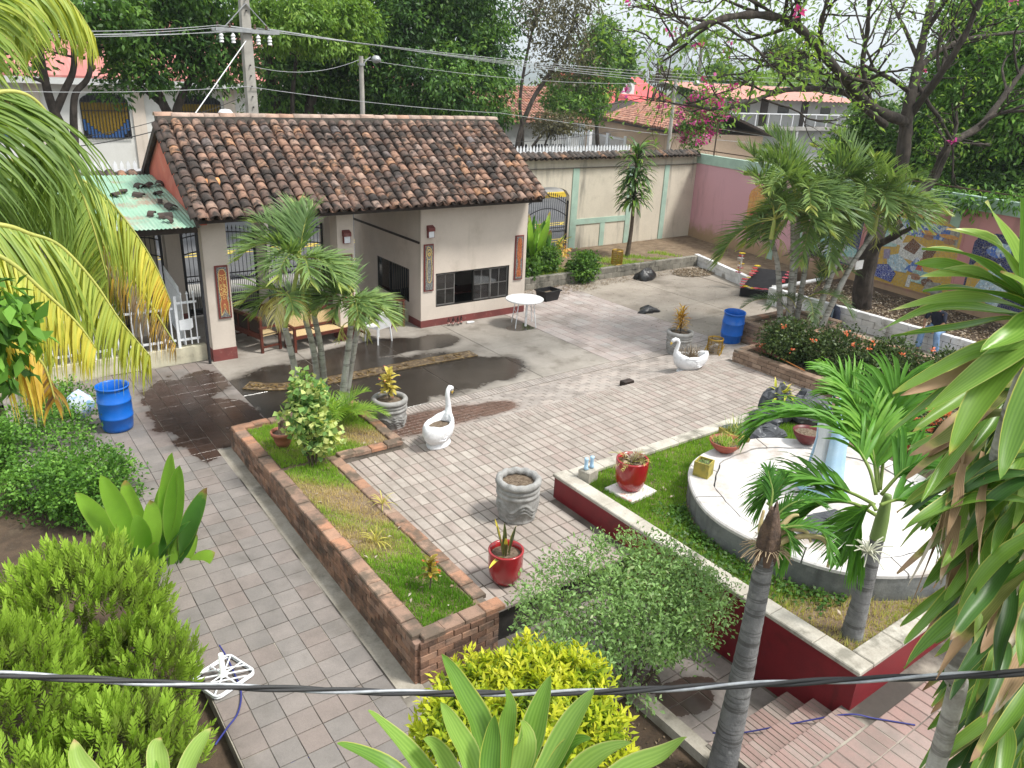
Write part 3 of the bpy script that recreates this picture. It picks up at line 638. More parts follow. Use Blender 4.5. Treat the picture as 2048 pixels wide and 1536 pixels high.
# wall lamps and carved panels (fixed to the gatehouse)
m_lampw = M('lamp_glass', (.75, .78, .82), (.65, .68, .72), 4, .3)
for x, z in ((10.58, 2.72), (8.13, 2.77)):
    la_ = MB().add([(x - .1, KY0 - .13, z), (x + .1, KY0 - .13, z), (x + .1, KY0, z), (x - .1, KY0, z), (x - .1, KY0 - .13, z + .09), (x + .1, KY0 - .13, z + .09), (x + .1, KY0, z + .15), (x - .1, KY0, z + .15)], BF).build('wall_lamp', m_maroon, gh)
    MB().box(x - .08, x + .08, KY0 - .1, KY0 - .0, z - .17, z - .003).build('lamp_glass', m_lampw, la_)
    MB().box(x - .09, x - .08, KY0 - .1, KY0, z - .17, z).box(x + .08, x + .09, KY0 - .1, KY0, z - .17, z).box(x - .09, x + .09, KY0 - .1, KY0, z - .18, z - .17).build('lamp_frame', m_maroon, la_)
m_pf = M('panel_frame', (.19, .04, .035), (.14, .032, .03), 6, .6, fine=.15)
m_pgrey = M('panel_stone', (.1, .1, .1), (.25, .25, .24), 40, .8, lo=.45, hi=.55, bump=.6, bscale=60)
m_prust = M('panel_rust', (.36, .11, .05), (.26, .08, .04), 25, .75, bump=.5, bscale=50)
m_pyel = M('panel_line', (.72, .52, .2), (.6, .42, .15), 9, .7)
def panel(cx, z0, z1, kind):
    w = .15; y = KY0
    p = MB().box(cx - w, cx + w, y - .035, y, z0, z1).build('carved_panel', m_pf, gh)
    MB().box(cx - w + .035, cx + w - .035, y - .045, y - .0352, z0 + .035, z1 - .035).build('panel_field', m_pgrey, p)
    yy = y - .05; b = MB(); h = z1 - z0
    def line(pts, r=.006): b.tube([(cx + a * .11, yy, z0 + h * q) for a, q in pts], r, 5)
    def oval(ca, cq, ra, rq, n=16, r=.006): line([(ca + ra * math.cos(2 * PI * i / n), cq + rq * math.sin(2 * PI * i / n)) for i in range(n + 1)], r)
    if kind == 0:     # standing figure with folded hands, open skirt below
        MB().add([(cx + a * .105, yy + .004, z0 + h * q) for a, q in ((-.8, .08), (-.25, .17), (0, .2), (.25, .17), (.8, .08), (.85, .3), (.6, .38), (.85, .55), (.75, .86), (.4, .93), (-.4, .93), (-.75, .86), (-.85, .55), (-.6, .38), (-.85, .3))], [tuple(range(15))]).build('figure', m_prust, p)
        line([(-.85, .06), (-.85, .3), (-.6, .38), (-.85, .55), (-.75, .86), (-.4, .93), (.4, .93), (.75, .86), (.85, .55), (.6, .38), (.85, .3), (.85, .06), (.3, .12), (0, .18), (-.3, .12), (-.85, .06)], .007)
        line([(-.7, .84), (0, .81), (.7, .84)]); [oval(a, .76, .25, .03, 10) for a in (-.4, .4)]; line([(-.2, .72), (0, .66), (.2, .72)])
        [oval(a, q, .22, .03, 10) for a, q in ((-.5, .58), (.45, .58), (-.1, .55), (.1, .48), (-.4, .47), (.5, .47), (0, .4))]; oval(0, .23, .2, .05)
        for i in range(9): oval(random.uniform(-.5, .5), random.uniform(.5, .7), .12, .016, 8, .004)
    elif kind == 1:   # long bird or fish outline on grey
        line([(-.5, .95), (-.75, .85), (-.8, .76), (-.5, .7), (-.65, .6), (-.7, .45), (-.65, .3), (-.35, .2), (.1, .18), (.5, .22), (.7, .35), (.75, .5), (.65, .62), (.5, .7), (.75, .78), (.65, .88), (.2, .93), (-.5, .95)], .009)
        oval(0, .82, .45, .07, 16, .008); oval(0, .79, .2, .035, 12, .01); line([(-.3, .9), (0, .87), (.3, .9)]); line([(-.5, .7), (0, .68), (.5, .7)])
    else:             # rust scroll figure
        MB().add([(cx + a * .105, yy + .004, z0 + h * q) for a, q in ((-.8, .07), (.8, .07), (.8, .22), (.45, .3), (.5, .45), (.85, .5), (.8, .88), (.4, .95), (-.4, .95), (-.8, .88), (-.85, .5), (-.5, .45), (-.45, .3), (-.8, .22))], [tuple(range(14))]).build('figure', m_prust, p)
        for a, q, ra, rq in ((-.35, .8, .3, .045), (.4, .8, .3, .045), (0, .7, .3, .05), (-.3, .6, .35, .04), (.35, .55, .3, .04), (-.1, .48, .35, .04), (.2, .38, .25, .04), (-.15, .3, .25, .04), (-.35, .16, .35, .05), (.4, .15, .35, .05), (0, .9, .2, .03)): oval(a, q, ra, rq, 14, .006); oval(a, q, ra * .5, rq * .5, 10, .005)
    b.build('carving', m_pyel if kind != 2 else M('panel_ochre', (.6, .22, .08), (.5, .18, .06), 9, .7), p)
panel(4.98, 1.05, 2.32, 0); panel(10.54, 1.05, 2.36, 1); panel(13.62, 1.04, 2.37, 2); panel(8.13, 1.05, 2.3, 0)
# ================================================================ iron gates
def iron_gate(label, x0, x1, y, z0, z1, arch=0.0, pitch=.11, low=True, loc=None):
    t = thing('iron_gate', label, 'gate', ((x0 + x1) / 2, y, 0), 'black iron gates to the street')
    zt = lambda x: z1 + arch * (1 - ((x - (x0 + x1) / 2) / ((x1 - x0) / 2)) ** 2)
    b = MB(); n = int((x1 - x0) / pitch); tips = MB()
    for i in range(n + 1):
        x = x0 + (x1 - x0) * i / n; h = zt(x); b.tube([(x, y, z0 + .06), (x, y, h)], .009, 5)
        tips.lathe([(.004, -.03), (.026, .0), (.02, .02), (.001, .1)], 5, (x, y, h))
        if low and i < n:
            xx = x + pitch / 2; b.tube([(xx, y, z0 + .06), (xx, y, z0 + 1.05)], .008, 5); tips.lathe([(.003, -.02), (.018, 0), (.001, .06)], 5, (xx, y, z0 + 1.05))
    b.build('bars', m_iron, t); tips.build('spear_tips', m_iron, t)
    for zz, hh in ((.06, .045), (.22, .03), (1.0, .03), (1.16, .03)):
        MB().box(x0, x1, y - .014, y + .014, z0 + zz, z0 + zz + hh).build('rail', m_iron, t)
    N = 14
    for off in ((.1, .55) if arch else (.12, .55)):
        b = MB()
        for i in range(N): xa = x0 + (x1 - x0) * i / N; xb = x0 + (x1 - x0) * (i + 1) / N; b.beam((xa, y, zt(xa) - off), (xb, y, zt(xb) - off), .028, .03)
        b.build('rail', m_iron, t)
    for x in (x0 - .03, x1 + .03): MB().box(x - .03, x + .03, y - .03, y + .03, z0, z1 + .05).build('post', m_iron, t)
    return t
iron_gate('black iron gate leaf next to the panelled left column', 5.1, 7.0, 22.05, 0, 2.35, .1)
iron_gate('black iron gate leaf behind the cane bench', 7.38, 9.05, 22.05, 0, 2.35, .1)
iron_gate('black iron gate glimpsed under the green metal roof', 3.6, 4.5, 22.05, 0, 2.35, .1)
iron_gate('arched black iron gate in the cream wall behind the broad-leaved plants', 18.05, 20.15, 23.85, .05, 2.2, .35, .1)
# ================================================================ lean-to with green roof
m_green = M('green_corrugated', (.28, .46, .34), (.22, .36, .27), 1.2, .6, dirt=(.33, .2, .15, .8), dscale=1.1, dlo=.52, dhi=.66, streak=(.42, .52, .42, (.5, .7), (6, .6, .6), .6), fine=.1, spec=.4)
lt_ = thing('lean_to', 'lean-to shed with faded green corrugated roof beside the red gable', 'shed', (2.6, 20, 0))
V = []; F = []; nx = 250
ya, za, yb2, zb2 = 17.62, 3.36, 21.9, 3.98
for i in range(nx + 1):
    x = .2 + (4.5 - .2) * i / nx; dz = .012 * math.sin(2 * PI * x / .085)
    for q in range(5): f = q / 4; V.append((x, ya + (yb2 - ya) * f + (.01 * math.sin(x * 3) if q == 0 else 0), za + (zb2 - za) * f + dz + .015 * math.sin(PI * f * 2 + x)))
for i in range(nx):
    for q in range(4): F.append((i * 5 + q, i * 5 + 5 + q, i * 5 + 6 + q, i * 5 + 1 + q))
MB().add(V, F).build('roof_sheet', m_green, lt_, smooth=True)
MB().box(.3, 4.45, 17.75, 17.83, 3.2, 3.32).build('purlin', m_wood, lt_); MB().box(.3, 4.45, 20.2, 20.28, 3.58, 3.7).build('purlin', m_wood, lt_)
MB().tube([(4.5, 18.12, 0), (4.5, 18.12, 3.4)], .035, 8).build('post', m_iron, lt_)
MB().box(3.4, 3.75, 20.9, 21.2, 0, 3.6).build('pillar', m_cream, lt_)
MB().box(-2, 3.3, 21.3, 21.45, 0, 3.7).build('back_wall', m_cream, lt_)
MB().box(-2, 4.6, 18.75, 21.9, -.2, .02).build('floor', m_conc2, lt_)
bits = [(255, 385, .3), (268, 390, .8), (283, 375, .1), (300, 370, .5), (318, 372, 1.2), (322, 388, .4), (348, 418, .05), (345, 432, .3), (338, 440, .5), (315, 405, .9), (310, 430, .2), (240, 390, .4)]
for i, (px, py, a) in enumerate(bits):
    d = ray(px, py); n_ = np.array([0, -(zb2 - za), (yb2 - ya)]); t = ((np.array([0, ya, za + .03]) - np.array([0, 0, CH])) @ n_) / (d @ n_); q = Vector((d[0] * t, d[1] * t, CH + d[2] * t))
    V_, F_ = tile_mesh(.11, .1, random.uniform(.1, .3), .018, random.choice((5, 6, 7)))
    o = MB().add(V_, F_).build('tile_fragment', m_tdark, None, smooth=False); tag(o, 'broken dark roof tile piece lying on the green metal roof', 'tile fragment', 'broken tiles on the green roof')
    o.matrix_world = Matrix.Translation(q) @ Matrix.Rotation(.14, 4, 'X') @ Matrix.Rotation(a * 5, 4, 'Z') @ Matrix.Rotation(random.uniform(-.5, .5), 4, 'Y')
# ================================================================ white railing at the left
m_wpaint = M('white_metal', (.78, .8, .83), (.68, .7, .72), 4, .5, dirt=(.4, .3, .2, .5), dscale=6, dlo=.62, dhi=.7)
wf = thing('white_railing', 'white metal picket railing on a cream plinth under the shed', 'railing', (3, 18.5, 0))
MB().box(-1.5, 4.55, 18.48, 18.68, -.3, .36).build('plinth', M('plinth_cream', (.62, .58, .44), (.5, .46, .34), 2, .8, dirt=(.2, .18, .13, .6), dscale=2), wf)
for z in (.52, 1.3): MB().box(-1.5, 3.9, 18.55, 18.58, z, z + .05).build('rail', m_wpaint, wf)
def picket(x, z0, z1, r=.018):
    o = MB().tube([(x, 18.53, z0), (x, 18.53, z1)], r, 6).lathe([(.014, 0), (.032, .03), (.02, .05), (.002, .1)], 6, (x, 18.53, z1)).build('picket', m_wpaint, wf); return o
for i in range(32): picket(-1.3 + .165 * i, .38, 1.5)
gt = MB().box(3.93, 3.99, 18.52, 18.58, .36, 1.62).box(3.995, 4.44, 18.535, 18.565, .52, .57).box(3.995, 4.44, 18.535, 18.565, 1.42, 1.47).build('wicket', m_wpaint, wf)
for i in range(3): MB().tube([(4.1 + .14 * i, 18.53, .42), (4.1 + .14 * i, 18.53, 1.62)], .016, 6).lathe([(.014, 0), (.03, .03), (.002, .1)], 6, (4.1 + .14 * i, 18.53, 1.62)).build('picket', m_wpaint, gt)
MB().add([(3.995, 18.5, .8), (4.22, 18.5, .78), (4.3, 18.5, .84), (4.3, 18.5, 1.06), (4.0, 18.5, 1.04), (3.995, 18.515, .8), (4.22, 18.515, .78), (4.3, 18.515, .84), (4.3, 18.515, 1.06), (4.0, 18.515, 1.04)], [(0, 1, 2, 3, 4), (9, 8, 7, 6, 5)] + [(i, 5 + i, 5 + (i + 1) % 5, (i + 1) % 5) for i in range(5)]).build('lock_plate', m_wpaint, gt)
# white railing leaf opened inward behind it
wl = thing('white_railing', 'white picket gate leaf standing open behind the left column', 'railing', (4.3, 20, 0))
bb = MB()
for i in range(20): bb.tube([(4.15 + .011 * i, 18.9 + .12 * i, .3), (4.15 + .011 * i, 18.9 + .12 * i, 1.75)], .014, 5)
bb.build('pickets', m_wpaint, wl); MB().beam((4.15, 18.85, .4), (4.38, 21.3, .4), .03, .04).beam((4.15, 18.85, 1.55), (4.38, 21.3, 1.55), .03, .04).build('rails', m_wpaint, wl)
# ================================================================ boundary walls
m_cwall = M('boundary_cream', (.63, .575, .475), (.56, .51, .42), 1.0, .9, dirt=(.38, .34, .27, .6), dscale=.8, dlo=.56, dhi=.75, streak=(.1, .095, .085, (.5, .72), (1.6, 1.6, .22), .85), bump=.1, bscale=30, fine=.08)
m_mint = M('mint_paint', (.40, .55, .46), (.33, .46, .39), 2, .85, dirt=(.3, .33, .28, .5), dscale=1.5, fine=.08)
m_ctile = M('coping_tile_old', (.13, .1, .08), (.08, .065, .055), 5, .9, stops=[(0, (.08, .068, .06)), (.7, (.15, .11, .09)), (.92, (.25, .15, .1)), (1, (.36, .19, .11))], dirt=(.035, .032, .03, .85), dscale=4, dlo=.45, dhi=.6, bump=.5, fine=.3)
def coping(parent, x0, x1, y, z, pitch=.25):
    V_, F_ = tile_mesh(.125, .11, .46, .02, 7); n = int((x1 - x0) / pitch); first = None
    for i in range(n):
        if first is None: o = MB().add(V_, F_).build('coping_tile', m_ctile, None, smooth=True); first = o
        else: o = bpy.data.objects.new('coping_tile', first.data); COL.objects.link(o)
        o.parent = parent; f = FRAME[parent.name]; o.location = Vector((x0 + pitch * (i + .5), y - .28 + random.uniform(-.02, .02), z + random.uniform(-.01, .01))) - f
        o.rotation_euler = (.42 + random.uniform(-.05, .05), random.uniform(-.1, .1), random.uniform(-.12, .12))
    MB().box(x0, x1, y + .02, y + .24, z + .02, z + .2).build('coping_bed', MATS['lichen_mortar'], parent)
    b = MB(); U, G = tile_mesh(.12, .12, .44, .015, 7, True)
    for i in range(n): b.add([(v[0] + x0 + pitch * (i + 1), y - .26 + v[1] * .9, z + .06 + v[2] + v[1] * .4) for v in U], G)
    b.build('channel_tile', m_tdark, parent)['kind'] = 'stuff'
def pickets(parent, x0, x1, y, z, h=.3, pitch=.155):
    b0 = None; n = int((x1 - x0) / pitch)
    for i in range(n):
        if b0 is None: o = MB().add([(-.045, 0, 0), (.045, 0, 0), (.045, 0, h * .7), (0, 0, h), (-.045, 0, h * .7), (-.045, .025, 0), (.045, .025, 0), (.045, .025, h * .7), (0, .025, h), (-.045, .025, h * .7)], [(0, 1, 2, 3, 4), (9, 8, 7, 6, 5)] + [(k, 5 + k, 5 + (k + 1) % 5, (k + 1) % 5) for k in range(5)]).build('picket', m_wpaint, None); b0 = o
        else: o = bpy.data.objects.new('picket', b0.data); COL.objects.link(o)
        o.parent = parent; o.location = Vector((x0 + pitch * i, y, z)) - FRAME[parent.name]
    MB().box(x0, x1, y + .026, y + .06, z + .03, z + .1).build('picket_rail', m_wpaint, parent)
bw = thing('boundary_wall', 'stained cream boundary wall with mint strips and tiled coping', 'wall', (21, 23.9, 0))
WY = 23.8; WT = 3.86
b = MB(); b.box(13.9, 18.0, WY, WY + .2, -.2, WT).box(20.2, 27.6, WY, WY + .2, -.2, WT)
n = 12; arch = [(18.0 + 2.2 * i / n, 2.45 + .38 * (1 - (2 * i / n - 1) ** 2) ** .5) for i in range(n + 1)]
for i in range(n):
    (xa, za_), (xb, zb3) = arch[i], arch[i + 1]
    b.add([(xa, WY, za_), (xb, WY, zb3), (xb, WY + .2, zb3), (xa, WY + .2, za_), (xa, WY, WT), (xb, WY, WT), (xb, WY + .2, WT), (xa, WY + .2, WT)], BF)
b.build('wall_face', m_cwall, bw)
for x0, x1 in ((20.3, 20.62), (23.35, 23.62), (25.45, 25.72)): MB().box(x0, x1, WY - .035, WY - .001, 0, 3.5).build('pilaster', m_mint, bw)
MB().box(20.62, 23.35, WY - .03, WY - .001, 1.28, 1.5).build('band', m_mint, bw); MB().box(21.95, 22.2, WY - .028, WY - .001, 0, 1.28).build('pilaster', m_mint, bw)
MB().box(14, 27.4, WY - .05, WY - .001, 3.5, 3.53).build('drip_line', M('dark_line', (.2, .18, .15), (.12, .11, .1), 4, .9), bw)  # thin dark strip along the groove line below the coping
coping(bw, 14.0, 27.35, WY, WT + .02); pickets(bw, 14.3, 23.6, WY + .22, WT + .17, .32)
bl = thing('boundary_wall', 'cream boundary wall with tiled coping left of the gatehouse', 'wall', (1, 22.3, 0))
MB().box(-6, 4.45, 22.2, 22.4, 0, 3.78).build('wall_face', m_cwall, bl); coping(bl, -1.5, 4.35, 22.2, 3.8); pickets(bl, -1.5, 4.4, 22.42, 3.95, .32)
# pink wall: local frame, x along the wall towards the viewer
A = Vector((27.45, 23.8, 0)); Bp = Vector((25.0, 9.6, 0)); du = (Bp - A).normalized(); ang = math.atan2(du.y, du.x)
nx_ = Vector((-du.y, du.x, 0)) ; nx_ = nx_ if nx_.dot(-A) > 0 else -nx_
def PW(px, py):
    d = Vector(ray(px, py)); t = (A - Vector((0, 0, CH))).dot(nx_) / d.dot(nx_); q = Vector((0, 0, CH)) + d * t; return (q - A).dot(du), q.z
pw = thing('boundary_wall', 'pink boundary wall with mosaic pictures and a mint top band', 'wall', A, rz=ang)
m_pink = None
def make_pink():
    m, t, b, out = newmat('pink_plaster'); vec = nn(t, 'ShaderNodeNewGeometry').outputs['Position']; sp = nn(t, 'ShaderNodeSeparateXYZ'); t.links.new(vec, sp.inputs[0])
    col = mixc(t, sstep(t, noise(t, 1.0, 5, vec), .35, .7), (.56, .27, .27), (.48, .235, .225))
    far = sstep(t, sp.outputs[1], 14.5, 17.5); col = mixc(t, far, col, (.62, .35, .4))
    lowm = mth(t, 'ADD', sp.outputs[2], mth(t, 'MULTIPLY', mth(t, 'SUBTRACT', noise(t, 2.0, 5, vec, .65), .5), 1.1))
    col = mixc(t, sstep(t, lowm, 1.15, .55), col, (.40, .27, .17)); col = mixc(t, mth(t, 'MULTIPLY', sstep(t, noise(t, 1, 5, vec, .6, sc3=(1.5, 1.5, .25)), .55, .75), .5), col, (.22, .13, .11))
    t.links.new(col, b.inputs[0]); b.inputs['Roughness'].default_value = .9; return m
m_pink = make_pink()
sgn = 1 if (Matrix.Rotation(ang, 3, 'Z') @ Vector((0, 1, 0))).dot(nx_) > 0 else -1     # local y sign towards the yard
def wb(u0, u1, d0, d1, z0, z1):
    y0, y1 = sorted((sgn * d0, sgn * d1)); return (u0, u1, y0, y1, z0, z1)
MB().box(*wb(0, 24, -.2, 0, -.2, 3.55)).build('wall_face', m_pink, pw, local=True)
MB().box(*wb(.02, 24, -.22, .03, 3.55, 3.95)).build('top_band', m_mint, pw, local=True)
for u in (PW(1605, 430)[0], PW(1915, 430)[0], PW(1440, 400)[0] * 0 + 5.2): MB().box(*wb(u - .16, u + .16, .001, .035, .3, 3.55)).build('pilaster', m_mint, pw, local=True)
MB().tube([(0, -sgn * .05, 4.12), (24, -sgn * .05, 4.12)], .025, 6).tube([(1, -sgn * .05, 3.9), (1, -sgn * .05, 5.3)], .03, 6).build('top_rail', M('rust_pipe', (.12, .075, .05), (.07, .045, .035), 5, .8), pw, local=True)
# ================================================================ block walls and raised beds
m_gblock = M('grey_block', (.25, .235, .2), (.16, .15, .125), 3, .92, pv=.18, dirt=(.05, .05, .04, .8), dscale=2, dlo=.48, dhi=.66, bump=.5, bscale=26, fine=.25)
m_wblock = M('white_block', (.7, .7, .71), (.56, .56, .56), 3, .85, pv=.08, dirt=(.2, .18, .15, .75), dscale=1.6, dlo=.55, dhi=.7, bump=.35, bscale=26, fine=.14)
gw = thing('block_wall', 'low grey concrete block wall in front of the cream wall', 'low wall', (19, 20.3, 0), 'low block walls of the beds')
MB().box(14.1, 24.25, 20.25, 20.42, -.1, .36).build('core', m_mort, gw)
place_pieces(gw, run_bricks((14.1, 20.33), (24.3, 20.33), 0., .4, .4, .2, .012), m_gblock, .388, .2, .19, 'block', .012, rough=.008)
ww = thing('block_wall', 'low whitewashed block wall at the far yard corner', 'low wall', (23.5, 18.8, 0), 'low block walls of the beds')
place_pieces(ww, run_bricks((24.3, 20.5), (22.9, 16.6), 0., .42, .4, .2, .012), m_wblock, .388, .19, .19, 'block', .012, rough=.008)
wx = thing('block_wall', 'whitewashed block wall where the person sits under the big tree', 'low wall', (21.85, 10, 0), 'low block walls of the beds')
MB().box(21.76, 21.9, 3.0, 15.05, -.1, .52).box(21.9, 25.2, 14.92, 15.05, -.1, .52).build('core', m_mort2, wx)
place_pieces(wx, run_bricks((21.83, 15.1), (21.83, 3.0), 0., .58, .4, .195, .012) + run_bricks((21.95, 15.05), (25.2, 15.05), 0., .58, .4, .195, .012), m_wblock, .388, .19, .185, 'block', .012, rough=.008)
struct('bed_soil', MB().quad((14.0, 20.4, .3), (26.6, 20.4, .34), (27.4, 23.78, .34), (14.0, 23.78, .3)).quad((22.9, 16.6, .36), (25.95, 16.6, .4), (26.9, 20.5, .36), (24.35, 20.4, .36)), m_drysoil, 'bare soil bed under the cream wall')
struct('bed_soil', MB().quad((21.88, 2.5, .45), (24.1, 2.5, .47), (26.0, 15.0, .47), (21.88, 15.0, .45)), m_soil, 'dark littered soil bed under the pink wall')
struct('garden_edge', MB().box(13.2, 15.35, 2.0, 8.42, -.2, .288), m_cem, 'cement strip between red planter and brick planter')
# ================================================================ mosaics in the pink wall
def MOS(name, c, c2, sc=14, grout=(.3, .29, .27)):
    if name in MATS: return MATS[name]
    m, t, b, out = newmat(name); vec = nn(t, 'ShaderNodeTexCoord').outputs['Object']
    v = nn(t, 'ShaderNodeTexVoronoi', feature='DISTANCE_TO_EDGE'); v.inputs['Scale'].default_value = sc; t.links.new(vec, v.inputs['Vector'])
    v2 = nn(t, 'ShaderNodeTexVoronoi'); v2.inputs['Scale'].default_value = sc; t.links.new(vec, v2.inputs['Vector'])
    s = nn(t, 'ShaderNodeSeparateColor'); t.links.new(v2.outputs['Color'], s.inputs[0])
    col = mixc(t, sstep(t, s.outputs[0], .35, .75), c, c2); col = mixc(t, sstep(t, v.outputs['Distance'], .05, .02), col, grout)
    t.links.new(col, b.inputs[0]); b.inputs['Roughness'].default_value = .35; MATS[name] = m; return m
mo = dict(yel=MOS('mosaic_yellow', (.62, .4, .07), (.55, .34, .06)), navy=MOS('mosaic_navy', (.015, .02, .09), (.03, .04, .16)), blue=MOS('mosaic_blue', (.07, .16, .5), (.5, .56, .68), 11), sky=MOS('mosaic_sky', (.33, .5, .62), (.6, .7, .75)), teal=MOS('mosaic_teal', (.25, .5, .5), (.45, .62, .6)), white=MOS('mosaic_white', (.7, .7, .68), (.6, .6, .6)), brown=MOS('mosaic_brown', (.13, .05, .03), (.18, .08, .045)), skin=MOS('mosaic_tan', (.3, .14, .08), (.38, .2, .12)), orange=MOS('mosaic_orange', (.6, .24, .05), (.66, .34, .08)), purple=MOS('mosaic_violet', (.26, .22, .36), (.35, .3, .45)), dots=MOS('mosaic_cobalt', (.02, .04, .24), (.04, .07, .33), 16, (.6, .62, .7)), grey=MOS('mosaic_grey', (.25, .24, .22), (.38, .37, .34)), red=MOS('mosaic_red', (.45, .05, .04), (.5, .08, .05)))
def ov(cx, cy, rx, ry, n=12, a0=0): return [(cx + rx * math.cos(2 * PI * i / n + a0), cy + ry * math.sin(2 * PI * i / n + a0)) for i in range(n)]
def mural(name_label, px0, px1, pz, base, shapes, arch=.12):
    u0, z1 = PW(*px0); u1, z0 = PW(*px1); z0, z1 = pz
    W_, H_ = u1 - u0, z1 - z0
    r = .18; out = [(u0, z0 + r), (u0 + r * .3, z0 + r * .3), (u0 + r, z0), (u1 - r, z0), (u1 - r * .3, z0 + r * .3), (u1, z0 + r), (u1, z1 - r * 1.4)] + [(u1 - W_ * f, z1 + arch * math.sin(PI * f) ** .5 - (r * .8 if f in (0.04, .96) else 0)) for f in (.04, .25, .5, .75, .96)] + [(u0, z1 - r * 1.4)]
    def slab(poly, d0, d1, mat, nm, par):
        n = len(poly); V = [(u, sgn * d0, z) for u, z in poly] + [(u, sgn * d1, z) for u, z in poly]
        F = [tuple(range(n)), tuple(range(2 * n - 1, n - 1, -1))] + [(i, (i + 1) % n, n + (i + 1) % n, n + i) for i in range(n)]
        return MB().add(V, F).build(nm, mat, par, local=True)
    cu, cz = (u0 + u1) / 2, (z0 + z1) / 2
    fr = slab([(cu + (u - cu) * 1.04 , cz + (z - cz) * 1.03) for u, z in out], .001, .03, m_pink, 'mosaic_picture', pw); fr['label'] = name_label
    slab(out, .031, .036, mo[base], 'mosaic_ground', fr)
    for k, (c, poly) in enumerate(shapes):
        slab([(u0 + W_ * min(.97, max(.03, a)), z0 + H_ * min(.97, max(.03, q))) for a, q in poly], .0362, .04 + .0012 * k, mo[c], 'mosaic_' + {'yel': 'field', 'navy': 'sky', 'blue': 'sky', 'sky': 'robe', 'teal': 'robe', 'white': 'robe', 'brown': 'figure', 'skin': 'face', 'orange': 'hat', 'purple': 'shawl', 'dots': 'skirt', 'grey': 'rock', 'red': 'sash'}[c], fr)
mural('mosaic of a robed woman under a dark blue starry sky', (1640, 400), (1712, 530), (.95, 3.0), 'navy', [('teal', [(0, 0), (1, 0), (1, .3), (.6, .38), (.2, .35), (0, .3)]), ('sky', [(.25, .1), (.75, .1), (.7, .55), (.6, .68), (.4, .68), (.28, .5)]), ('white', [(.3, .55), (.7, .55), (.62, .74), (.38, .74)]), ('skin', ov(.5, .78, .1, .06)), ('brown', [(.36, .72), (.42, .86), (.58, .86), (.66, .7), (.6, .8), (.5, .83), (.42, .8)]), ('orange', ov(.5, .9, .16, .035)), ('white', ov(.2, .8, .05, .025)), ('white', ov(.82, .72, .05, .025)), ('grey', [(.6, 0), (1, 0), (1, .16), (.7, .14)]), ('orange', ov(.18, .42, .06, .05)), ('white', [(.1, .02), (.3, .02), (.35, .25), (.15, .28)])])
mural('large mosaic of many figures on a yellow field', (1770, 430), (1893, 600), (.72, 3.0), 'yel', [('blue', [(.2, .74), (1, .78), (1, 1), (.2, 1)]), ('grey', [(.86, .7), (1, .7), (1, 1), (.86, 1)]), ('teal', [(0, .5), (.25, .55), (.3, .95), (0, 1)]), ('white', [(.12, .6), (.3, .58), (.36, .78), (.24, .92), (.1, .95)]), ('skin', ov(.2, .9, .06, .04)), ('white', [(.3, .42), (.62, .4), (.7, .6), (.5, .68), (.3, .62)]), ('brown', [(.34, .55), (.5, .5), (.56, .64), (.44, .72)]), ('brown', [(.62, .38), (.84, .42), (.86, .6), (.72, .68), (.6, .56)]), ('yel', [(.72, .5), (.98, .5), (.96, .74), (.8, .76)]), ('skin', ov(.87, .78, .07, .045)), ('orange', ov(.86, .84, .12, .03)), ('skin', ov(.62, .78, .06, .04)), ('orange', ov(.62, .84, .1, .03)), ('sky', [(.2, .2), (.45, .22), (.48, .34), (.3, .46), (.16, .4)]), ('dots', [(.02, .06), (.28, .03), (.32, .17), (.2, .28), (.06, .24)]), ('purple', [(.12, .34), (.2, .36), (.18, .5), (.1, .48)]), ('blue', [(.42, .26), (.55, .48), (.66, .3), (.6, .24)]), ('red', [(.56, .3), (.6, .48), (.64, .3)]), ('teal', [(.5, .12), (.7, .12), (.74, .3), (.55, .3)]), ('skin', ov(.58, .2, .07, .05)), ('brown', ov(.74, .16, .08, .06)), ('grey', [(.7, .02), (.95, .04), (.9, .2), (.74, .18)]), ('white', [(.48, .03), (.53, .03), (.53, .2), (.49, .2)])])
mural('dark blue mosaic with a white star half hidden by leaves', (1958, 455), (2085, 600), (.8, 2.9), 'navy', [('yel', [(0, .0), (.35, 0), (.3, .55), (.1, .62), (0, .5)]), ('sky', [(.1, .1), (.5, .06), (.6, .4), (.4, .66), (.25, .5)]), ('blue', ov(.32, .8, .14, .08)), ('sky', [(.3, .8), (.5, .78), (.48, .92), (.32, .94)]), ('white', [(.62, .66), (.65, .72), (.71, .72), (.66, .75), (.68, .81), (.62, .77), (.57, .81), (.59, .75), (.54, .72), (.6, .72)]), ('yel', [(.55, .55), (.8, .6), (.8, .62), (.55, .57)])])
mural('small reddish arched picture behind the palms', (1495, 425), (1545, 520), (1.2, 2.9), 'orange', [('red', [(.1, .2), (.9, .2), (.9, .5), (.1, .5)]), ('yel', ov(.5, .7, .3, .15))], .25)
MB().box(*wb(PW(1860, 600)[0], PW(1860, 600)[0] + .45, .001, .05, .62, .92)).build('dedication_stone', m_gblock, pw, local=True)
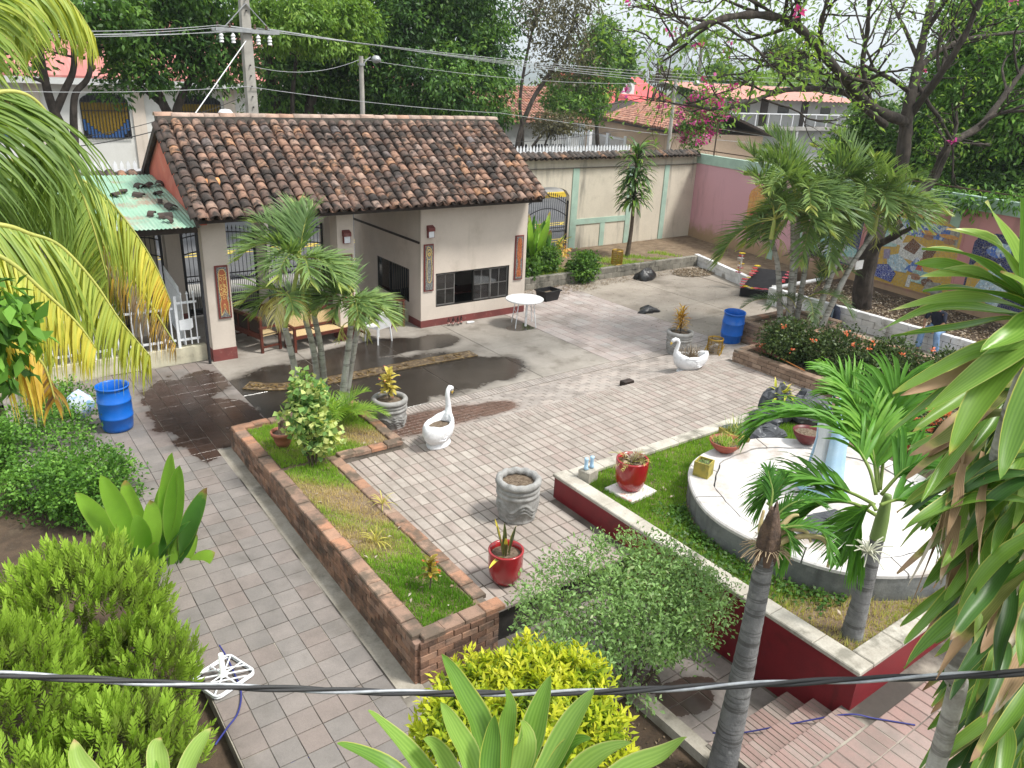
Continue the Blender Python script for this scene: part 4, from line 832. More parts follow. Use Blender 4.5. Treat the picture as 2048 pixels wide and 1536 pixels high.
# ================================================================ pots
m_cpot = M('carved_cement', (.33, .325, .315), (.22, .215, .205), 7, .9, dirt=(.5, .5, .49, .5), dscale=9, dlo=.6, dhi=.7, bump=.35, bscale=40, fine=.2, coord='obj')
m_potsoil = M('pot_soil', (.1, .07, .048), (.2, .155, .11), 25, .95, bump=.8, bscale=50, fine=.3, coord='obj')
def carved_pot(label, loc, R=.31, H=.62, scal=0, swirl=0, rz=0):
    t = thing('carved_pot', label, 'plant pot', loc, 'carved grey cement pots', rz)
    n = 96; prof = []; NZ = 34
    for i in range(NZ + 1):
        f = i / NZ; z = H * .86 * f; r = R * (.82 + .13 * math.sin(PI * min(1, f * 1.1) * .5) + .03 * math.sin(PI * f))
        if f < .08: r = R * (.86 + .0 * f)
        prof.append((r, z))
    def rel(r, z, a, i):
        f = z / (H * .86); d = 0
        if .1 < f < .66:
            w = .12 * math.sin(5 * a) if not swirl else .1 * math.sin(7 * a + 3 * math.sin(3 * a))
            v = (f - .38 - w) / .1
            if abs(v) < 1.6: d = .028 * (1 + math.cos(v * 2 * PI * .95)) * .5 * min(1, (1.6 - abs(v)) * 3)
        if f >= .7: d = .022 * abs(math.sin((f - .7) / .3 * PI * 2))
        return r + d, z
    MB().lathe(prof, n, fn=rel, cap0=True).build('body', m_cpot, t, True, True)
    rr = R * .97; b = MB(); pr = [(rr + .055 * math.cos(a) - .02, H * .93 + .06 * math.sin(a)) for a in [PI * 2 * k / 10 - PI / 2 for k in range(11)]]
    b.lathe(pr, 72, fn=lambda r, z, a, i: (r + (.012 * abs(math.sin(a * 6)) - .006 if scal else 0), z + (.018 * abs(math.sin(a * 6)) if scal else 0))).build('rim', m_cpot, t, True, True)
    MB().lathe([(rr - .02, H * .88), (.01, H * .885)], 32).build('soil', m_potsoil, t, True, True)
    return t
potL = carved_pot('carved grey pot holding a yellow croton beside the grass planter', (6.46, 12.67, .06), .34, .62, 0, 1, .5)
potM = carved_pot('empty carved grey pot with scalloped rim on the plaza', (6.37, 8.25, ZP), .33, .66, 1, 0, .3)
potR = carved_pot('carved grey pot with orange croton near the wire basket', (15.27, 13.08, .0), .34, .6, 0, 1, 2.2)
m_rpot = M('red_glaze', (.33, .012, .016), (.27, .01, .014), 3, .22, spec=.6, coat=.4, fine=.05, coord='obj')
def red_pot(label, loc, R=.235, H=.5, wavy=False):
    t = thing('red_pot', label, 'plant pot', loc, 'glossy red pots')
    pr = [(R * .5, 0), (R * .72, .03), (R * .9, .12), (R * .98, .22), (R, H - .05), (R * 1.02, H - .02), (R * 1.02, H), (R * .9, H), (R * .88, H - .08), (.01, H - .08)]
    MB().lathe(pr[:9], 48, fn=(lambda r, z, a, i: (r + (.008 if i == 4 else 0), z - (.02 * abs(math.sin(4 * a)) if i == 4 else 0))) if wavy else None, cap0=True).build('body', m_rpot, t, True, True)
    MB().lathe(pr[8:], 32).build('soil', m_potsoil, t, True, True)
    return t
rpA = red_pot('glossy red pot with a snake plant at the plaza edge', (5.24, 6.98, ZP))
rpB = red_pot('glossy red pot with wilted plants on a white slab', (7.98, 7.46, .69), .25, .52, True)
slabw = tag(MB().bev((7.97, 7.42, .675), .6, .56, .05, .01, Matrix.Rotation(.08, 3, 'Z')).build('paving_slab', M('red_stained_slab', (.72, .68, .66), (.62, .58, .55), 3, .8, dirt=(.6, .12, .12, .8), dscale=3.2, dlo=.56, dhi=.64)), 'white slab stained with red paint under the wilted red pot', 'slab')
m_terra = M('terracotta', (.4, .15, .09), (.32, .12, .075), 5, .7, dirt=(.5, .3, .22, .5), dscale=6, coord='obj')
tp = thing('terracotta_pot', 'terracotta pot with a dead stump in the grass planter', 'plant pot', (4.12, 12.2, ZT - .03))
MB().lathe([(.11, 0), (.15, .1), (.18, .22), (.205, .22), (.21, .28), (.185, .28), (.17, .24)], 32, cap0=True).build('body', m_terra, tp, True, True); MB().lathe([(.172, .23), (.01, .24)], 20).build('soil', m_potsoil, tp, True)
m_bark = M('pale_bark', (.27, .2, .14), (.15, .11, .08), 14, .95, bump=.8, bscale=30, fine=.3, coord='obj')
MB().lathe([(.06, .2), (.055, .3), (.06, .42), (.09, .5), (.05, .52), (.01, .46)], 12, fn=lambda r, z, a, i: (r * (1 + .3 * math.sin(5 * a + i)), z + (.04 * math.sin(3 * a) if i > 2 else 0))).build('stump', m_bark, tp, True)
# pots on the stage
def bowl(label, loc, R, H, mat, half=False):
    t = thing('bowl_planter', label, 'bowl', loc, 'bowls on the stage')
    MB().lathe([(R * .35, 0), (R * .62, H * .25), (R * .88, H * .65), (R, H), (R * .93, H), (R * .8, H * .72)], 32, cap0=True).build('body', mat, t, True, True); MB().lathe([(R * .84, H * .8), (.01, H * .9)], 24).build('soil', m_potsoil, t, True)
    return t
m_bowlr = M('bowl_red', (.3, .075, .045), (.24, .06, .04), 6, .6, coord='obj'); m_bowlb = M('bowl_maroon', (.12, .02, .02), (.09, .016, .016), 6, .4, coord='obj')
bwA = bowl('shallow red clay bowl of grass on the stage rim', (9.72, 7.08, ZS), .27, .2, m_bowlr)
bwB = bowl('dark maroon bowl at the back of the stage', (11.2, 6.55, ZS), .25, .24, m_bowlb)
m_ybox = M('mossy_yellow', (.36, .29, .06), (.22, .2, .05), 8, .85, dirt=(.1, .1, .03, .7), dscale=6, coord='obj')
yb_ = thing('cube_planter', 'small mossy yellow cube planter on the stage rim', 'plant pot', (8.78, 6.72, ZS), rz=.35)
MB().box(-.12, .12, -.12, -.1, 0, .24).box(-.12, .12, .1, .12, 0, .24).box(-.12, -.1, -.0999, .0999, 0, .24).box(.1, .12, -.0999, .0999, 0, .24).build('box', m_ybox, yb_, True); MB().box(-.1, .1, -.1, .1, .0, .2).build('soil', m_potsoil, yb_, True)
yc = thing('wedge_planter', 'mossy yellow wedge planter with spiky plants behind the stage rim', 'plant pot', (10.2, 7.28, ZS - .05), rz=-.3)
MB().add([(-.22, -.12, 0), (.22, -.12, 0), (.22, .12, 0), (-.22, .12, 0), (-.22, -.16, .26), (.22, -.16, .12), (.22, .16, .12), (-.22, .16, .26)], BF).build('box', m_ybox, yc, True)
# cement block with the broken feet of a figure
cb = thing('statue_feet', 'broken pale blue statue feet on a white cement block', 'statue remnant', (7.62, 8.05, ZR - .05))
MB().bev((0, 0, .1), .24, .22, .2, .02, Matrix.Rotation(.2, 3, 'Z')).build('block', m_ccop, cb, True)
m_pblue = M('pale_blue_paint', (.42, .62, .8), (.36, .54, .72), 6, .6)
for s in (-1, 1): MB().lathe([(.02, .2), (.035, .215), (.03, .25), (.028, .33), (.036, .38), (.034, .4), (.001, .4)], 10, (s * .06, 0, 0), lambda r, z, a, i: (r * (1.4 if i < 2 and math.sin(a) < 0 else 1), z)).build('foot', m_pblue, cb, True, True)
tag(MB().tube([(8.45, 6.2, .74), (8.5, 6.32, .76)], [.03, .03], 8).tube([(8.5, 6.32, .76), (8.51, 6.36, .765)], [.015, .012], 8).build('plastic_bottle', m_pblue), 'small pale blue plastic bottle lying in the grass by the stage', 'bottle')
# robed statue in the middle of the stage
stt = thing('robed_statue', 'white and pale blue robed statue standing on the round stage', 'statue', (9.92, 5.42, ZS), rz=2.6)
m_stw = M('statue_white', (.7, .73, .76), (.6, .63, .66), 3, .6); m_stb = M('statue_blue', (.36, .55, .72), (.45, .62, .76), 3, .6)
MB().box(-.3, .3, -.22, .22, 0, .1).build('base', m_stb, stt, True)
MB().lathe([(.24, .1), (.22, .3), (.18, .6), (.17, .85), (.2, 1.05), (.19, 1.2), (.1, 1.27), (.06, 1.3)], 28, fn=lambda r, z, a, i: (r * (1 + .06 * math.sin(9 * a + z * 2)) * (1 if abs(math.sin(a)) < .7 else .85), z)).build('robe', m_stw, stt, True, True)
MB().lathe([(.001, 1.28), (.06, 1.3), (.085, 1.36), (.09, 1.43), (.07, 1.5), (.02, 1.54), (.001, 1.54)], 16).build('head', M('statue_skin', (.5, .34, .27), (.45, .3, .24), 5, .6), stt, True, True)
V = []; F = []; n = 14
for k, (z, r) in enumerate(((.12, .3), (.4, .27), (.8, .23), (1.05, .25), (1.22, .2), (1.35, .12), (1.5, .11), (1.58, .05))):
    for i in range(n): a = PI * .32 + (2 * PI - PI * .64) * i / (n - 1); rr = r * (1 + .07 * math.sin(6 * a)); V.append((rr * math.cos(a), rr * math.sin(a), z))
for k in range(7):
    for i in range(n - 1): F.append((k * n + i, k * n + i + 1, k * n + n + i + 1, k * n + n + i))
o = MB().add(V, F).build('mantle', m_stb, stt, True, True); md = o.modifiers.new('s', 'SOLIDIFY'); md.thickness = .025
# rocks
m_rock = M('dark_rock', (.085, .09, .1), (.045, .048, .055), 5, .9, dirt=(.3, .31, .32, .7), dscale=9, dlo=.58, dhi=.66, bump=.7, bscale=14, fine=.25)
def rock(label, loc, s, seed):
    rg = random.Random(seed); b = MB(); n1, n2 = 14, 9; V = []; ph = [rg.uniform(0, 6) for _ in range(6)]
    for i in range(n2 + 1):
        th_ = PI * i / n2
        for j in range(n1):
            a = 2 * PI * j / n1; k = 1 + .16 * math.sin(2 * a + ph[0] + 2 * th_) + .12 * math.sin(3 * a + ph[1]) * math.sin(2 * th_ + ph[2]) + .08 * math.sin(5 * a + 4 * th_ + ph[3])
            V.append((loc[0] + s[0] * k * math.sin(th_) * math.cos(a), loc[1] + s[1] * k * math.sin(th_) * math.sin(a), max(loc[2] - .05, loc[2] + s[2] * (.55 + k * .75 * math.cos(th_)))))
    F = [(i * n1 + j, (i + 1) * n1 + j, (i + 1) * n1 + (j + 1) % n1, i * n1 + (j + 1) % n1) for i in range(n2) for j in range(n1)]
    return tag(b.add(V, F).build('rock', m_rock), label, 'rock', 'dark garden rocks')
rock('tall dark rock under the yellow bromeliad', (12.45, 8.05, .65), (.3, .32, .5), 1); rock('broad rounded grey rock right of the bromeliad', (12.95, 7.75, .65), (.52, .45, .4), 2); rock('small dark rock at the left foot of the rock pile', (12.05, 7.95, .62), (.28, .26, .28), 3)
rock('flat slate rock at the planter coping behind the bowl', (11.15, 7.85, .66), (.5, .28, .14), 4); rock('flat grey rock between slate and stage rim', (11.6, 7.5, .66), (.35, .25, .16), 5); rock('low black stone lying on the white stage', (9.05, 4.75, ZS), (.42, .3, .1), 6); rock('dark stone at the back rim of the stage', (11.0, 7.3, .8), (.45, .25, .22), 7)
# ================================================================ swans
m_swan = M('swan_white', (.76, .77, .79), (.66, .67, .69), 8, .7, dirt=(.33, .32, .3, .5), dscale=7, dlo=.6, dhi=.7, bump=.5, bscale=22, fine=.08, coord='obj')
m_beak = M('beak_yellow', (.75, .5, .08), (.65, .42, .06), 6, .5); m_blk = M('black_paint', (.012, .012, .014), (.02, .02, .022), 8, .5)
def swan(label, loc, rz, tall):
    t = thing('swan_planter', label, 'swan planter', loc, 'white cement swan planters', rz)
    pr = [(.5, .07), (.72, .1), (.93, .19), (1.02, .29), (1.0, .38), (.92, .435), (.83, .44), (.76, .40), (.7, .33)]; n = 40; V = []; F = []
    for i, (r, z) in enumerate(pr):
        for j in range(n):
            a = 2 * PI * j / n; c = math.cos(a); tail = max(0, -c) ** 3; fr = max(0, c) ** 3; k = r * (1 + .16 * tail * (z / .4)); V.append((.41 * k * c, .245 * k * math.sin(a) * (1 - .25 * tail), z + .07 * tail * (z / .4) ** 2 + .09 * fr * (z / .4) ** 2 + .006 * math.sin(9 * a) * (i > 4)))
    for i in range(len(pr) - 1):
        for j in range(n): q = (j + 1) % n; F.append((i * n + j, i * n + q, i * n + n + q, i * n + n + j))
    MB().add(V, F + [tuple(reversed(range(n)))]).build('body', m_swan, t, True, True)
    for s in (-1, 1):
        for k in range(5): MB().tube([(.2 - .03 * k, s * (.215 - .004 * k), .40 - .045 * k), (-.05 - .03 * k, s * (.25 - .008 * k), .385 - .05 * k), (-.33, s * (.135 - .006 * k), .37 - .04 * k)], [.012, .014, .004], 6).build('feather', m_swan, t, True, True)
    MB().lathe([(.2, 0), (.21, .03), (.17, .08), (.15, .14)], 28, fn=lambda r, z, a, i: (r * (1.5 if abs(math.cos(a)) > .0 else 1) * (1 - .33 * abs(math.sin(a))), z), cap0=True).build('foot', m_swan, t, True, True)
    s = tall; nk = [(.3, 0, .34), (.38, 0, .5 * s), (.385, 0, .64 * s), (.35, 0, .78 * s), (.34, 0, .88 * s), (.37, 0, .95 * s), (.43, 0, .975 * s), (.49, 0, .94 * s), (.515, 0, .89 * s)]
    MB().tube(nk, [.1, .068, .05, .044, .042, .042, .045, .05, .03], 12).build('neck', m_swan, t, True, True)
    MB().tube([(.51, 0, .9 * s), (.53, 0, .86 * s), (.54, 0, .81 * s)], [.032, .026, .006], 8).build('beak', m_beak, t, True, True)
    for e in (-1, 1): MB().tube([(.48, e * .034, .955 * s), (.505, e * .033, .915 * s)], [.012, .006], 6).build('eye', m_blk, t, True)
    V = [(-.34, 0, .36)]; 
    MB().add([(.31 * math.cos(2 * PI * i / 16), .18 * math.sin(2 * PI * i / 16), .355) for i in range(16)], [tuple(range(16))]).build('soil', m_potsoil, t, True)
    return t
swL = swan('white swan planter with tall upright neck beside the grass planter', (6.62, 11.05, ZP), .55, 1.0)
swR = swan('white swan planter with dry grass on its back by the wire basket', (13.95, 11.55, .2), 2.72, .86)
# ================================================================ barrels, baskets, tub, bags, table
m_bblue = M('blue_plastic', (.006, .13, .56), (.005, .11, .48), 2, .35, spec=.5, fine=.05, dirt=(.1, .22, .5, .4), dscale=3, coord='obj')
def barrel(label, loc, fill, rz=0):
    t = thing('blue_barrel', label, 'barrel', loc, 'blue plastic barrels', rz)
    pr = [(.24, 0), (.265, .02), (.275, .08), (.29, .26), (.3, .27), (.3, .3), (.292, .31), (.297, .45), (.295, .58), (.303, .59), (.303, .62), (.293, .63), (.28, .82), (.278, .86), (.297, .865), (.3, .9), (.285, .905), (.268, .88), (.27, .6), (.25, .1)]
    MB().lathe(pr, 40, cap0=True).build('body', m_bblue, t, True, True)
    MB().lathe([(.272, fill), (.01, fill)], 24).build('water', M('dirty_water', (.012, .02, .018), (.015, .025, .02), 2, .05, spec=.5), t, True)
    return t
barrel('blue barrel of water standing by the left bushes', (1.98, 15.35, 0), .62); brR = barrel('empty blue barrel leaning at the tan brick planter', (17.22, 12.92, .03), .05); brR.rotation_euler = (.06, -.05, 0)
m_gold = M('gold_mesh', (.36, .22, .03), (.26, .16, .02), 8, .45, metal=.3)
def basket(label, loc, rz, dense, R=.2, H=.5):
    t = thing('wire_basket', label, 'litter basket', loc, 'gold wire litter baskets', rz)
    b = MB(); n = 44
    for i in range(n):
        for s in (-1, 1): a = 2 * PI * i / n; b.tube([(R * math.cos(a + s * .45 * k), R * math.sin(a + s * .45 * k), .02 + (H - .04) * k) for k in (0, .5, 1)], .0026 if not dense else .005, 4, False)
    b.build('mesh_wires', m_gold, t, True)
    for z in (0, H - .04): MB().lathe([(R + .006, z), (R + .006, z + .04), (R - .006, z + .04), (R - .006, z)], 28).build('hoop', m_gold, t, True, True)
    for k in range(4): a = PI / 4 + k * PI / 2; MB().beam((R * math.cos(a), R * math.sin(a), 0), (R * math.cos(a), R * math.sin(a), H), .03, .012).build('strap', m_gold, t, True)
    if not dense:
        for s in (-1, 1): MB().beam((R * .7, s * (R + .01), .3), (-R * 2.0, s * (R + .01), .03), .03, .012).build('arm', m_gold, t, True)
        for k in range(3): MB().lathe([(.001, -.06), (.07, -.03), (.08, .02), (.04, .07), (.001, .08)], 9, (random.uniform(-.08, .08), random.uniform(-.08, .08), .1 + .09 * k), lambda r, z, a, i: (r * (1 + .3 * math.sin(3 * a + i)), z)).build('litter', M('litter_grey', (.3, .28, .3), (.5, .5, .5), 30, .8), t, True)
    return t
basket('gold wire basket with carrying bars on the brick paving', (15.85, 12.35, .03), .4, False); basket('gold wire basket standing on the grey block wall', (20.15, 20.75, .33), 0, True, .2, .55)
m_bag = M('black_bag', (.012, .012, .014), (.02, .02, .022), 10, .35, spec=.6, bump=.8, bscale=18)
def bag(label, loc, s, seed):
    rg = random.Random(seed); ph = [rg.uniform(0, 6) for _ in range(5)]; n1, n2 = 18, 8; V = []
    for i in range(n2 + 1):
        f = i / n2
        for j in range(n1):
            a = 2 * PI * j / n1; k = (1 + .18 * math.sin(3 * a + ph[0]) + .1 * math.sin(5 * a + ph[1] + 5 * f) + .07 * math.sin(9 * a + ph[2])) * (1 - f ** 2.2) ** .5 if f < 1 else .02
            V.append((loc[0] + s[0] * k * math.cos(a), loc[1] + s[1] * k * math.sin(a), loc[2] + s[2] * f * (1 + .25 * math.sin(2 * a + ph[3]))))
    F = [(i * n1 + j, i * n1 + (j + 1) % n1, (i + 1) * n1 + (j + 1) % n1, (i + 1) * n1 + j) for i in range(n2) for j in range(n1)]
    return tag(MB().add(V, F).build('rubbish_bag', m_bag, None, smooth=True), label, 'rubbish bag', 'black rubbish bags on the yard')
bag('black rubbish bag slumped against the grey block wall', (20.5, 19.55, 0), (.45, .3, .35), 4); bag('flat black rubbish bag out on the concrete yard', (17.45, 16.35, 0), (.38, .25, .16), 5)
tb = thing('black_tub', 'black plastic tub beside the grey block wall', 'tub', (15.45, 18.95, 0), rz=.1)
V = []; pr = [((.27, .2), 0), ((.33, .25), .3), ((.36, .28), .3), ((.36, .28), .34), ((.32, .24), .34), ((.28, .2), .05)]
for (a, c_), z in pr: V += [(-a, -c_, z), (a, -c_, z), (a, c_, z), (-a, c_, z)]
MB().add(V, [(3, 2, 1, 0)] + [(k * 4 + i, k * 4 + (i + 1) % 4, k * 4 + 4 + (i + 1) % 4, k * 4 + 4 + i) for k in range(5) for i in range(4)] + [(20, 21, 22, 23)]).build('body', m_blk, tb, True)
MB().box(-.27, .27, -.2, .2, .1, .22).build('soil', m_potsoil, tb, True)
m_wpl = M('white_plastic', (.78, .79, .8), (.7, .71, .72), 3, .45, dirt=(.5, .47, .42, .6), dscale=6, dlo=.56, dhi=.66, coord='obj')
tt = thing('round_table', 'round white table on thin metal legs beside the kiosk', 'table', (13.05, 17.05, 0))
MB().lathe([(.001, .8), (.2, .8), (.22, .806), (.52, .806), (.55, .8), (.55, .77), (.52, .765), (.001, .765)], 44).build('table_top', m_wpl, tt, True, True)
for a in (.3, 1.9, 3.5, 5.1): MB().tube([(.3 * math.cos(a), .3 * math.sin(a), .77), (.42 * math.cos(a), .42 * math.sin(a), 0)], .014, 8).build('leg', m_wpaint, tt, True)
MB().tube([(.35 * math.cos(.3), .35 * math.sin(.3), .42), (.35 * math.cos(5.1), .35 * math.sin(5.1), .42)], .01, 6).tube([(.35 * math.cos(1.9), .35 * math.sin(1.9), .42), (.35 * math.cos(3.5), .35 * math.sin(3.5), .42)], .01, 6).build('brace', m_wpaint, tt, True)
MB().tube([(-.02, -.15, .77), (-.06, -.18, .03)], [.03, .035], 10).build('parasol_tube', m_wpl, tt, True)
# bottles by the kiosk
m_bot = GLASS('bottle_glass', (.1, .1, .1), .3, .08)
for i, (x, y) in enumerate(((11.1, 18.02), (11.2, 17.95), (11.28, 18.05), (11.36, 17.93), (11.42, 18.03), (11.5, 17.98), (11.55, 18.06))):
    t = thing('glass_bottle', 'empty glass bottle standing in the row at the kiosk base', 'bottle', (x, y, 0), 'empty bottles by the kiosk')
    MB().lathe([(.001, .0), (.03, 0), (.032, .03), (.03, .13), (.028, .16), (.013, .21), (.012, .24)], 12).build('glass', m_bot, t, True, True); MB().lathe([(.033, .06), (.033, .11)], 12).build('paper_label', M('bottle_paper', (.5, .12, .1), (.6, .55, .5), 30, .6), t, True)
tag(MB().tube([(11.68, 17.95, .03), (11.85, 17.93, .03), (11.92, 17.92, .03)], [.03, .03, .012], 10).build('plastic_bottle', m_wpl), 'clear plastic bottle lying beside the row of glass bottles', 'bottle')
# bench, second bench, chair
m_cane = M('cane', (.62, .47, .26), (.5, .37, .19), 50, .6, lo=.45, hi=.55, bump=.4, bscale=90)
def bench(label, loc, rz, L=2.1, cane=True):
    t = thing('wooden_bench', label, 'bench', loc, 'dark wood benches in the gate passage', rz)
    for x in (0.03, L - .03):
        for y in (0.03, .55): MB().box(x - .03, x + .03, y - .03, y + .03, 0, .62 if y < .3 else .95).build('leg', m_rwood, t, True)
        MB().box(x - .035, x + .035, -.02, .6, .62, .66).build('armrest', m_rwood, t, True); MB().box(x - .02, x + .02, 0.06, .52, .12, .16).build('stretcher', m_rwood, t, True)
    MB().box(.06, L - .06, 0.0, .04, .34, .42).box(.06, L - .06, .52, .56, .34, .42).build('seat_frame', m_rwood, t, True)
    n = 3
    for k in range(n):
        x0 = .06 + (L - .12) * k / n; x1 = .06 + (L - .12) * (k + 1) / n
        MB().box(x0 + .03, x1 - .03, .04, .52, .4, .418).build('seat_panel', m_cane, t, True); MB().box(x0 + .03, x1 - .03, .555, .57, .5, .84).build('back_panel', m_cane if cane else m_wood, t, True)
        MB().box(x1 - .03, x1 + .03, .54, .585, .42, .86).build('back_post', m_rwood, t, True)
    MB().box(.06, L - .06, .535, .59, .84, .93).box(.06, L - .06, .535, .59, .44, .5).build('back_rail', m_rwood, t, True)
    return t
bench('dark wood bench with cane seat behind the palm stems', (6.5, 17.85, 0), .1)
bench('dark wood bench seen end-on beside the left column', (6.35, 18.35, 0), PI / 2 + .25, 1.5, False)
cab = thing('wooden_stool', 'small dark wood stand under the kiosk side window', 'stand', (9.75, 18.75, 0))
for x in (-.2, .2):
    for y in (-.18, .18): MB().box(x - .025, x + .025, y - .025, y + .025, 0, .75).build('leg', m_rwood, cab, True)
MB().box(-.24, .24, -.22, .22, .75, .79).build('top', m_rwood, cab, True); MB().box(-.2, .2, -.18, .18, .3, .33).build('shelf', m_rwood, cab, True)
ch = thing('plastic_chair', 'white plastic armchair among the palm stems near the bench', 'chair', (8.75, 17.75, 0), rz=PI + .3)
MB().bev((0, 0, .42), .5, .48, .03, .01).build('seat', m_wpl, ch, True)
V = [(-.25, .22, .43), (.25, .22, .43), (.23, .3, .85), (.1, .32, .9), (-.1, .32, .9), (-.23, .3, .85)]; o = MB().add(V, [(0, 1, 2, 3, 4, 5)]).build('backrest', m_wpl, ch, True); o.modifiers.new('s', 'SOLIDIFY').thickness = .025
for x in (-.22, .22):
    for y in (-.2, .22): MB().tube([(x, y, .41), (x * 1.15, y * 1.15, 0)], [.025, .02], 6).build('leg', m_wpl, ch, True)
    MB().tube([(x * 1.1, -.2, .41), (x * 1.12, -.22, .64), (x * 1.1, .24, .66)], .02, 6).build('armrest', m_wpl, ch, True)
# parasol foot on the path edge
pf = thing('parasol_stand', 'white metal parasol foot frame on the path edge', 'parasol stand', (1.68, 7.72, zp(7.7)), rz=.35)
def loop(pts, r, nm): MB().tube(pts + [pts[0]], r, 6, False).build(nm, m_wpaint, pf, True, True)
def rrect(a, b_, r, z, n=4): return [(sx * (a - r) + r * math.cos(t0 + PI / 2 * k / n), sy * (b_ - r) + r * math.sin(t0 + PI / 2 * k / n), z) for (sx, sy, t0) in ((1, 1, 0), (-1, 1, PI / 2), (-1, -1, PI), (1, -1, 3 * PI / 2)) for k in range(n + 1)]
loop(rrect(.27, .25, .07, .05), .014, 'outer_ring'); loop(rrect(.27, .25, .07, .02), .014, 'outer_ring')
for (a, b_) in (((-.26, -.2), (.26, .2)), ((-.26, .2), (.26, -.2)), ((0, -.25), (.0, .25)), ((-.27, 0), (.27, 0)), ((-.15, .24), (.26, -.08)), ((-.26, .06), (.15, -.24))): MB().tube([(*a, .06), (*b_, .06)], .01, 6).build('spoke', m_wpaint, pf, True)
MB().lathe([(.06, .06), (.05, .085), (.032, .09), (.03, .36), (.022, .36), (.022, .2)], 16).build('socket', m_wpl, pf, True, True)
# hoses
m_hose = M('blue_hose', (.03, .035, .2), (.025, .03, .16), 4, .45)
def hose(label, pts, r=.011):
    P_ = [Vector(p) for p in pts]; out = []
    for i in range(len(P_) - 1):
        p0, p1, p2, p3 = P_[max(i - 1, 0)], P_[i], P_[i + 1], P_[min(i + 2, len(P_) - 1)]
        for k in range(6):
            t = k / 6; out.append(.5 * ((2 * p1) + (p2 - p0) * t + (2 * p0 - 5 * p1 + 4 * p2 - p3) * t * t + (3 * p1 - p0 - 3 * p2 + p3) * t ** 3))
    out.append(P_[-1]); return tag(MB().tube(out, r, 7).build('garden_hose', m_hose, None, smooth=True), label, 'hose')
hose('thin blue hose curving round the parasol foot', [P(x, y, zp(7.6) + .012) for x, y in ((438, 1290), (452, 1312), (470, 1350), (482, 1385), (476, 1425), (455, 1455), (430, 1490))])
hose('thin blue hose crossing the near end of the path', [P(x, y, zp(5) + .012) for x, y in ((480, 1560), (570, 1530), (680, 1498), (790, 1465), (880, 1447))])
hose('thin blue hose draped across the brick steps', [P(1425, 1466, -.15), P(1480, 1466, -.12), P(1560, 1452, -.02), P(1690, 1429, ZF + .012), P(1750, 1437, ZF + .012), P(1830, 1450, ZF + .012)], .009)
# letter sign lying on the wet concrete
sg = thing('arched_sign', 'curved brown sign strip with gold letters lying on the wet concrete', 'sign', (7.5, 15.6, 0))
m_sg = M('sign_brown', (.1, .07, .045), (.28, .21, .12), 16, .4, lo=.5, hi=.62, bump=.5, bscale=40); m_sgold = M('sign_gold', (.26, .17, .06), (.05, .04, .03), 14, .4, metal=.2)
cl = [(4.75, 16.28), (5.3, 15.86), (6.1, 15.68), (7.4, 15.66), (8.7, 15.68), (10.4, 15.62)]
def crv(f):
    f = f * (len(cl) - 1); i = min(int(f), len(cl) - 2); t = f - i; g = lambda k: Vector((*cl[max(0, min(len(cl) - 1, k))], 0)); p0, p1, p2, p3 = g(i - 1), g(i), g(i + 1), g(i + 2)
    return .5 * ((2 * p1) + (p2 - p0) * t + (2 * p0 - 5 * p1 + 4 * p2 - p3) * t * t + (3 * p1 - p0 - 3 * p2 + p3) * t ** 3)
b = MB(); N = 40; ed = MB(); wd = .2
pts = [crv(i / N) for i in range(N + 1)]; nr_ = []
for i in range(N + 1): d = (pts[min(N, i + 1)] - pts[max(0, i - 1)]).normalized(); nr_.append(Vector((-d.y, d.x, 0)))
for i in range(N):
    a0, a1, b0, b1 = pts[i] - nr_[i] * wd, pts[i] + nr_[i] * wd, pts[i + 1] - nr_[i + 1] * wd, pts[i + 1] + nr_[i + 1] * wd; u = Vector((0, 0, .03)); l_ = Vector((0, 0, .004))
    b.add([a0 + l_, b0 + l_, b1 + l_, a1 + l_, a0 + u, b0 + u, b1 + u, a1 + u], BF)
b.build('strip', m_sg, sg)
for s in (-1, 1): MB().tube([pts[i] + nr_[i] * wd * s + Vector((0, 0, .03)) for i in range(N + 1)], .009, 5).build('edge_bead', m_sgold, sg)
def letters(txt, f0, f1, h, flip):
    n = len(txt)
    for k, chx in enumerate(txt):
        if chx == ' ': continue
        f = f0 + (f1 - f0) * (k + .5) / n; cu = bpy.data.curves.new('t', 'FONT'); cu.body = chx; cu.size = h; cu.extrude = .012; cu.align_x = 'CENTER'; cu.align_y = 'CENTER'
        to = bpy.data.objects.new('t', cu); me = bpy.data.meshes.new_from_object(to); me.name = 'letter'; me.materials.append(m_sgold); bpy.data.objects.remove(to); 
        o = bpy.data.objects.new('letter', me); put(o, sg); p = crv(f); d = (crv(min(1, f + .01)) - crv(max(0, f - .01))); an = math.atan2(d.y, d.x) + (PI if flip else 0)
        o.location = Vector((p.x, p.y, .034)) - FRAME[sg.name]; o.rotation_euler = (0, 0, an)
letters('NAMEDIA', .03, .33, .3, False); letters('dpanA', .44, .63, .34, False); letters('uinu', .66, .78, .26, False); letters('VAD', .84, .95, .3, False)
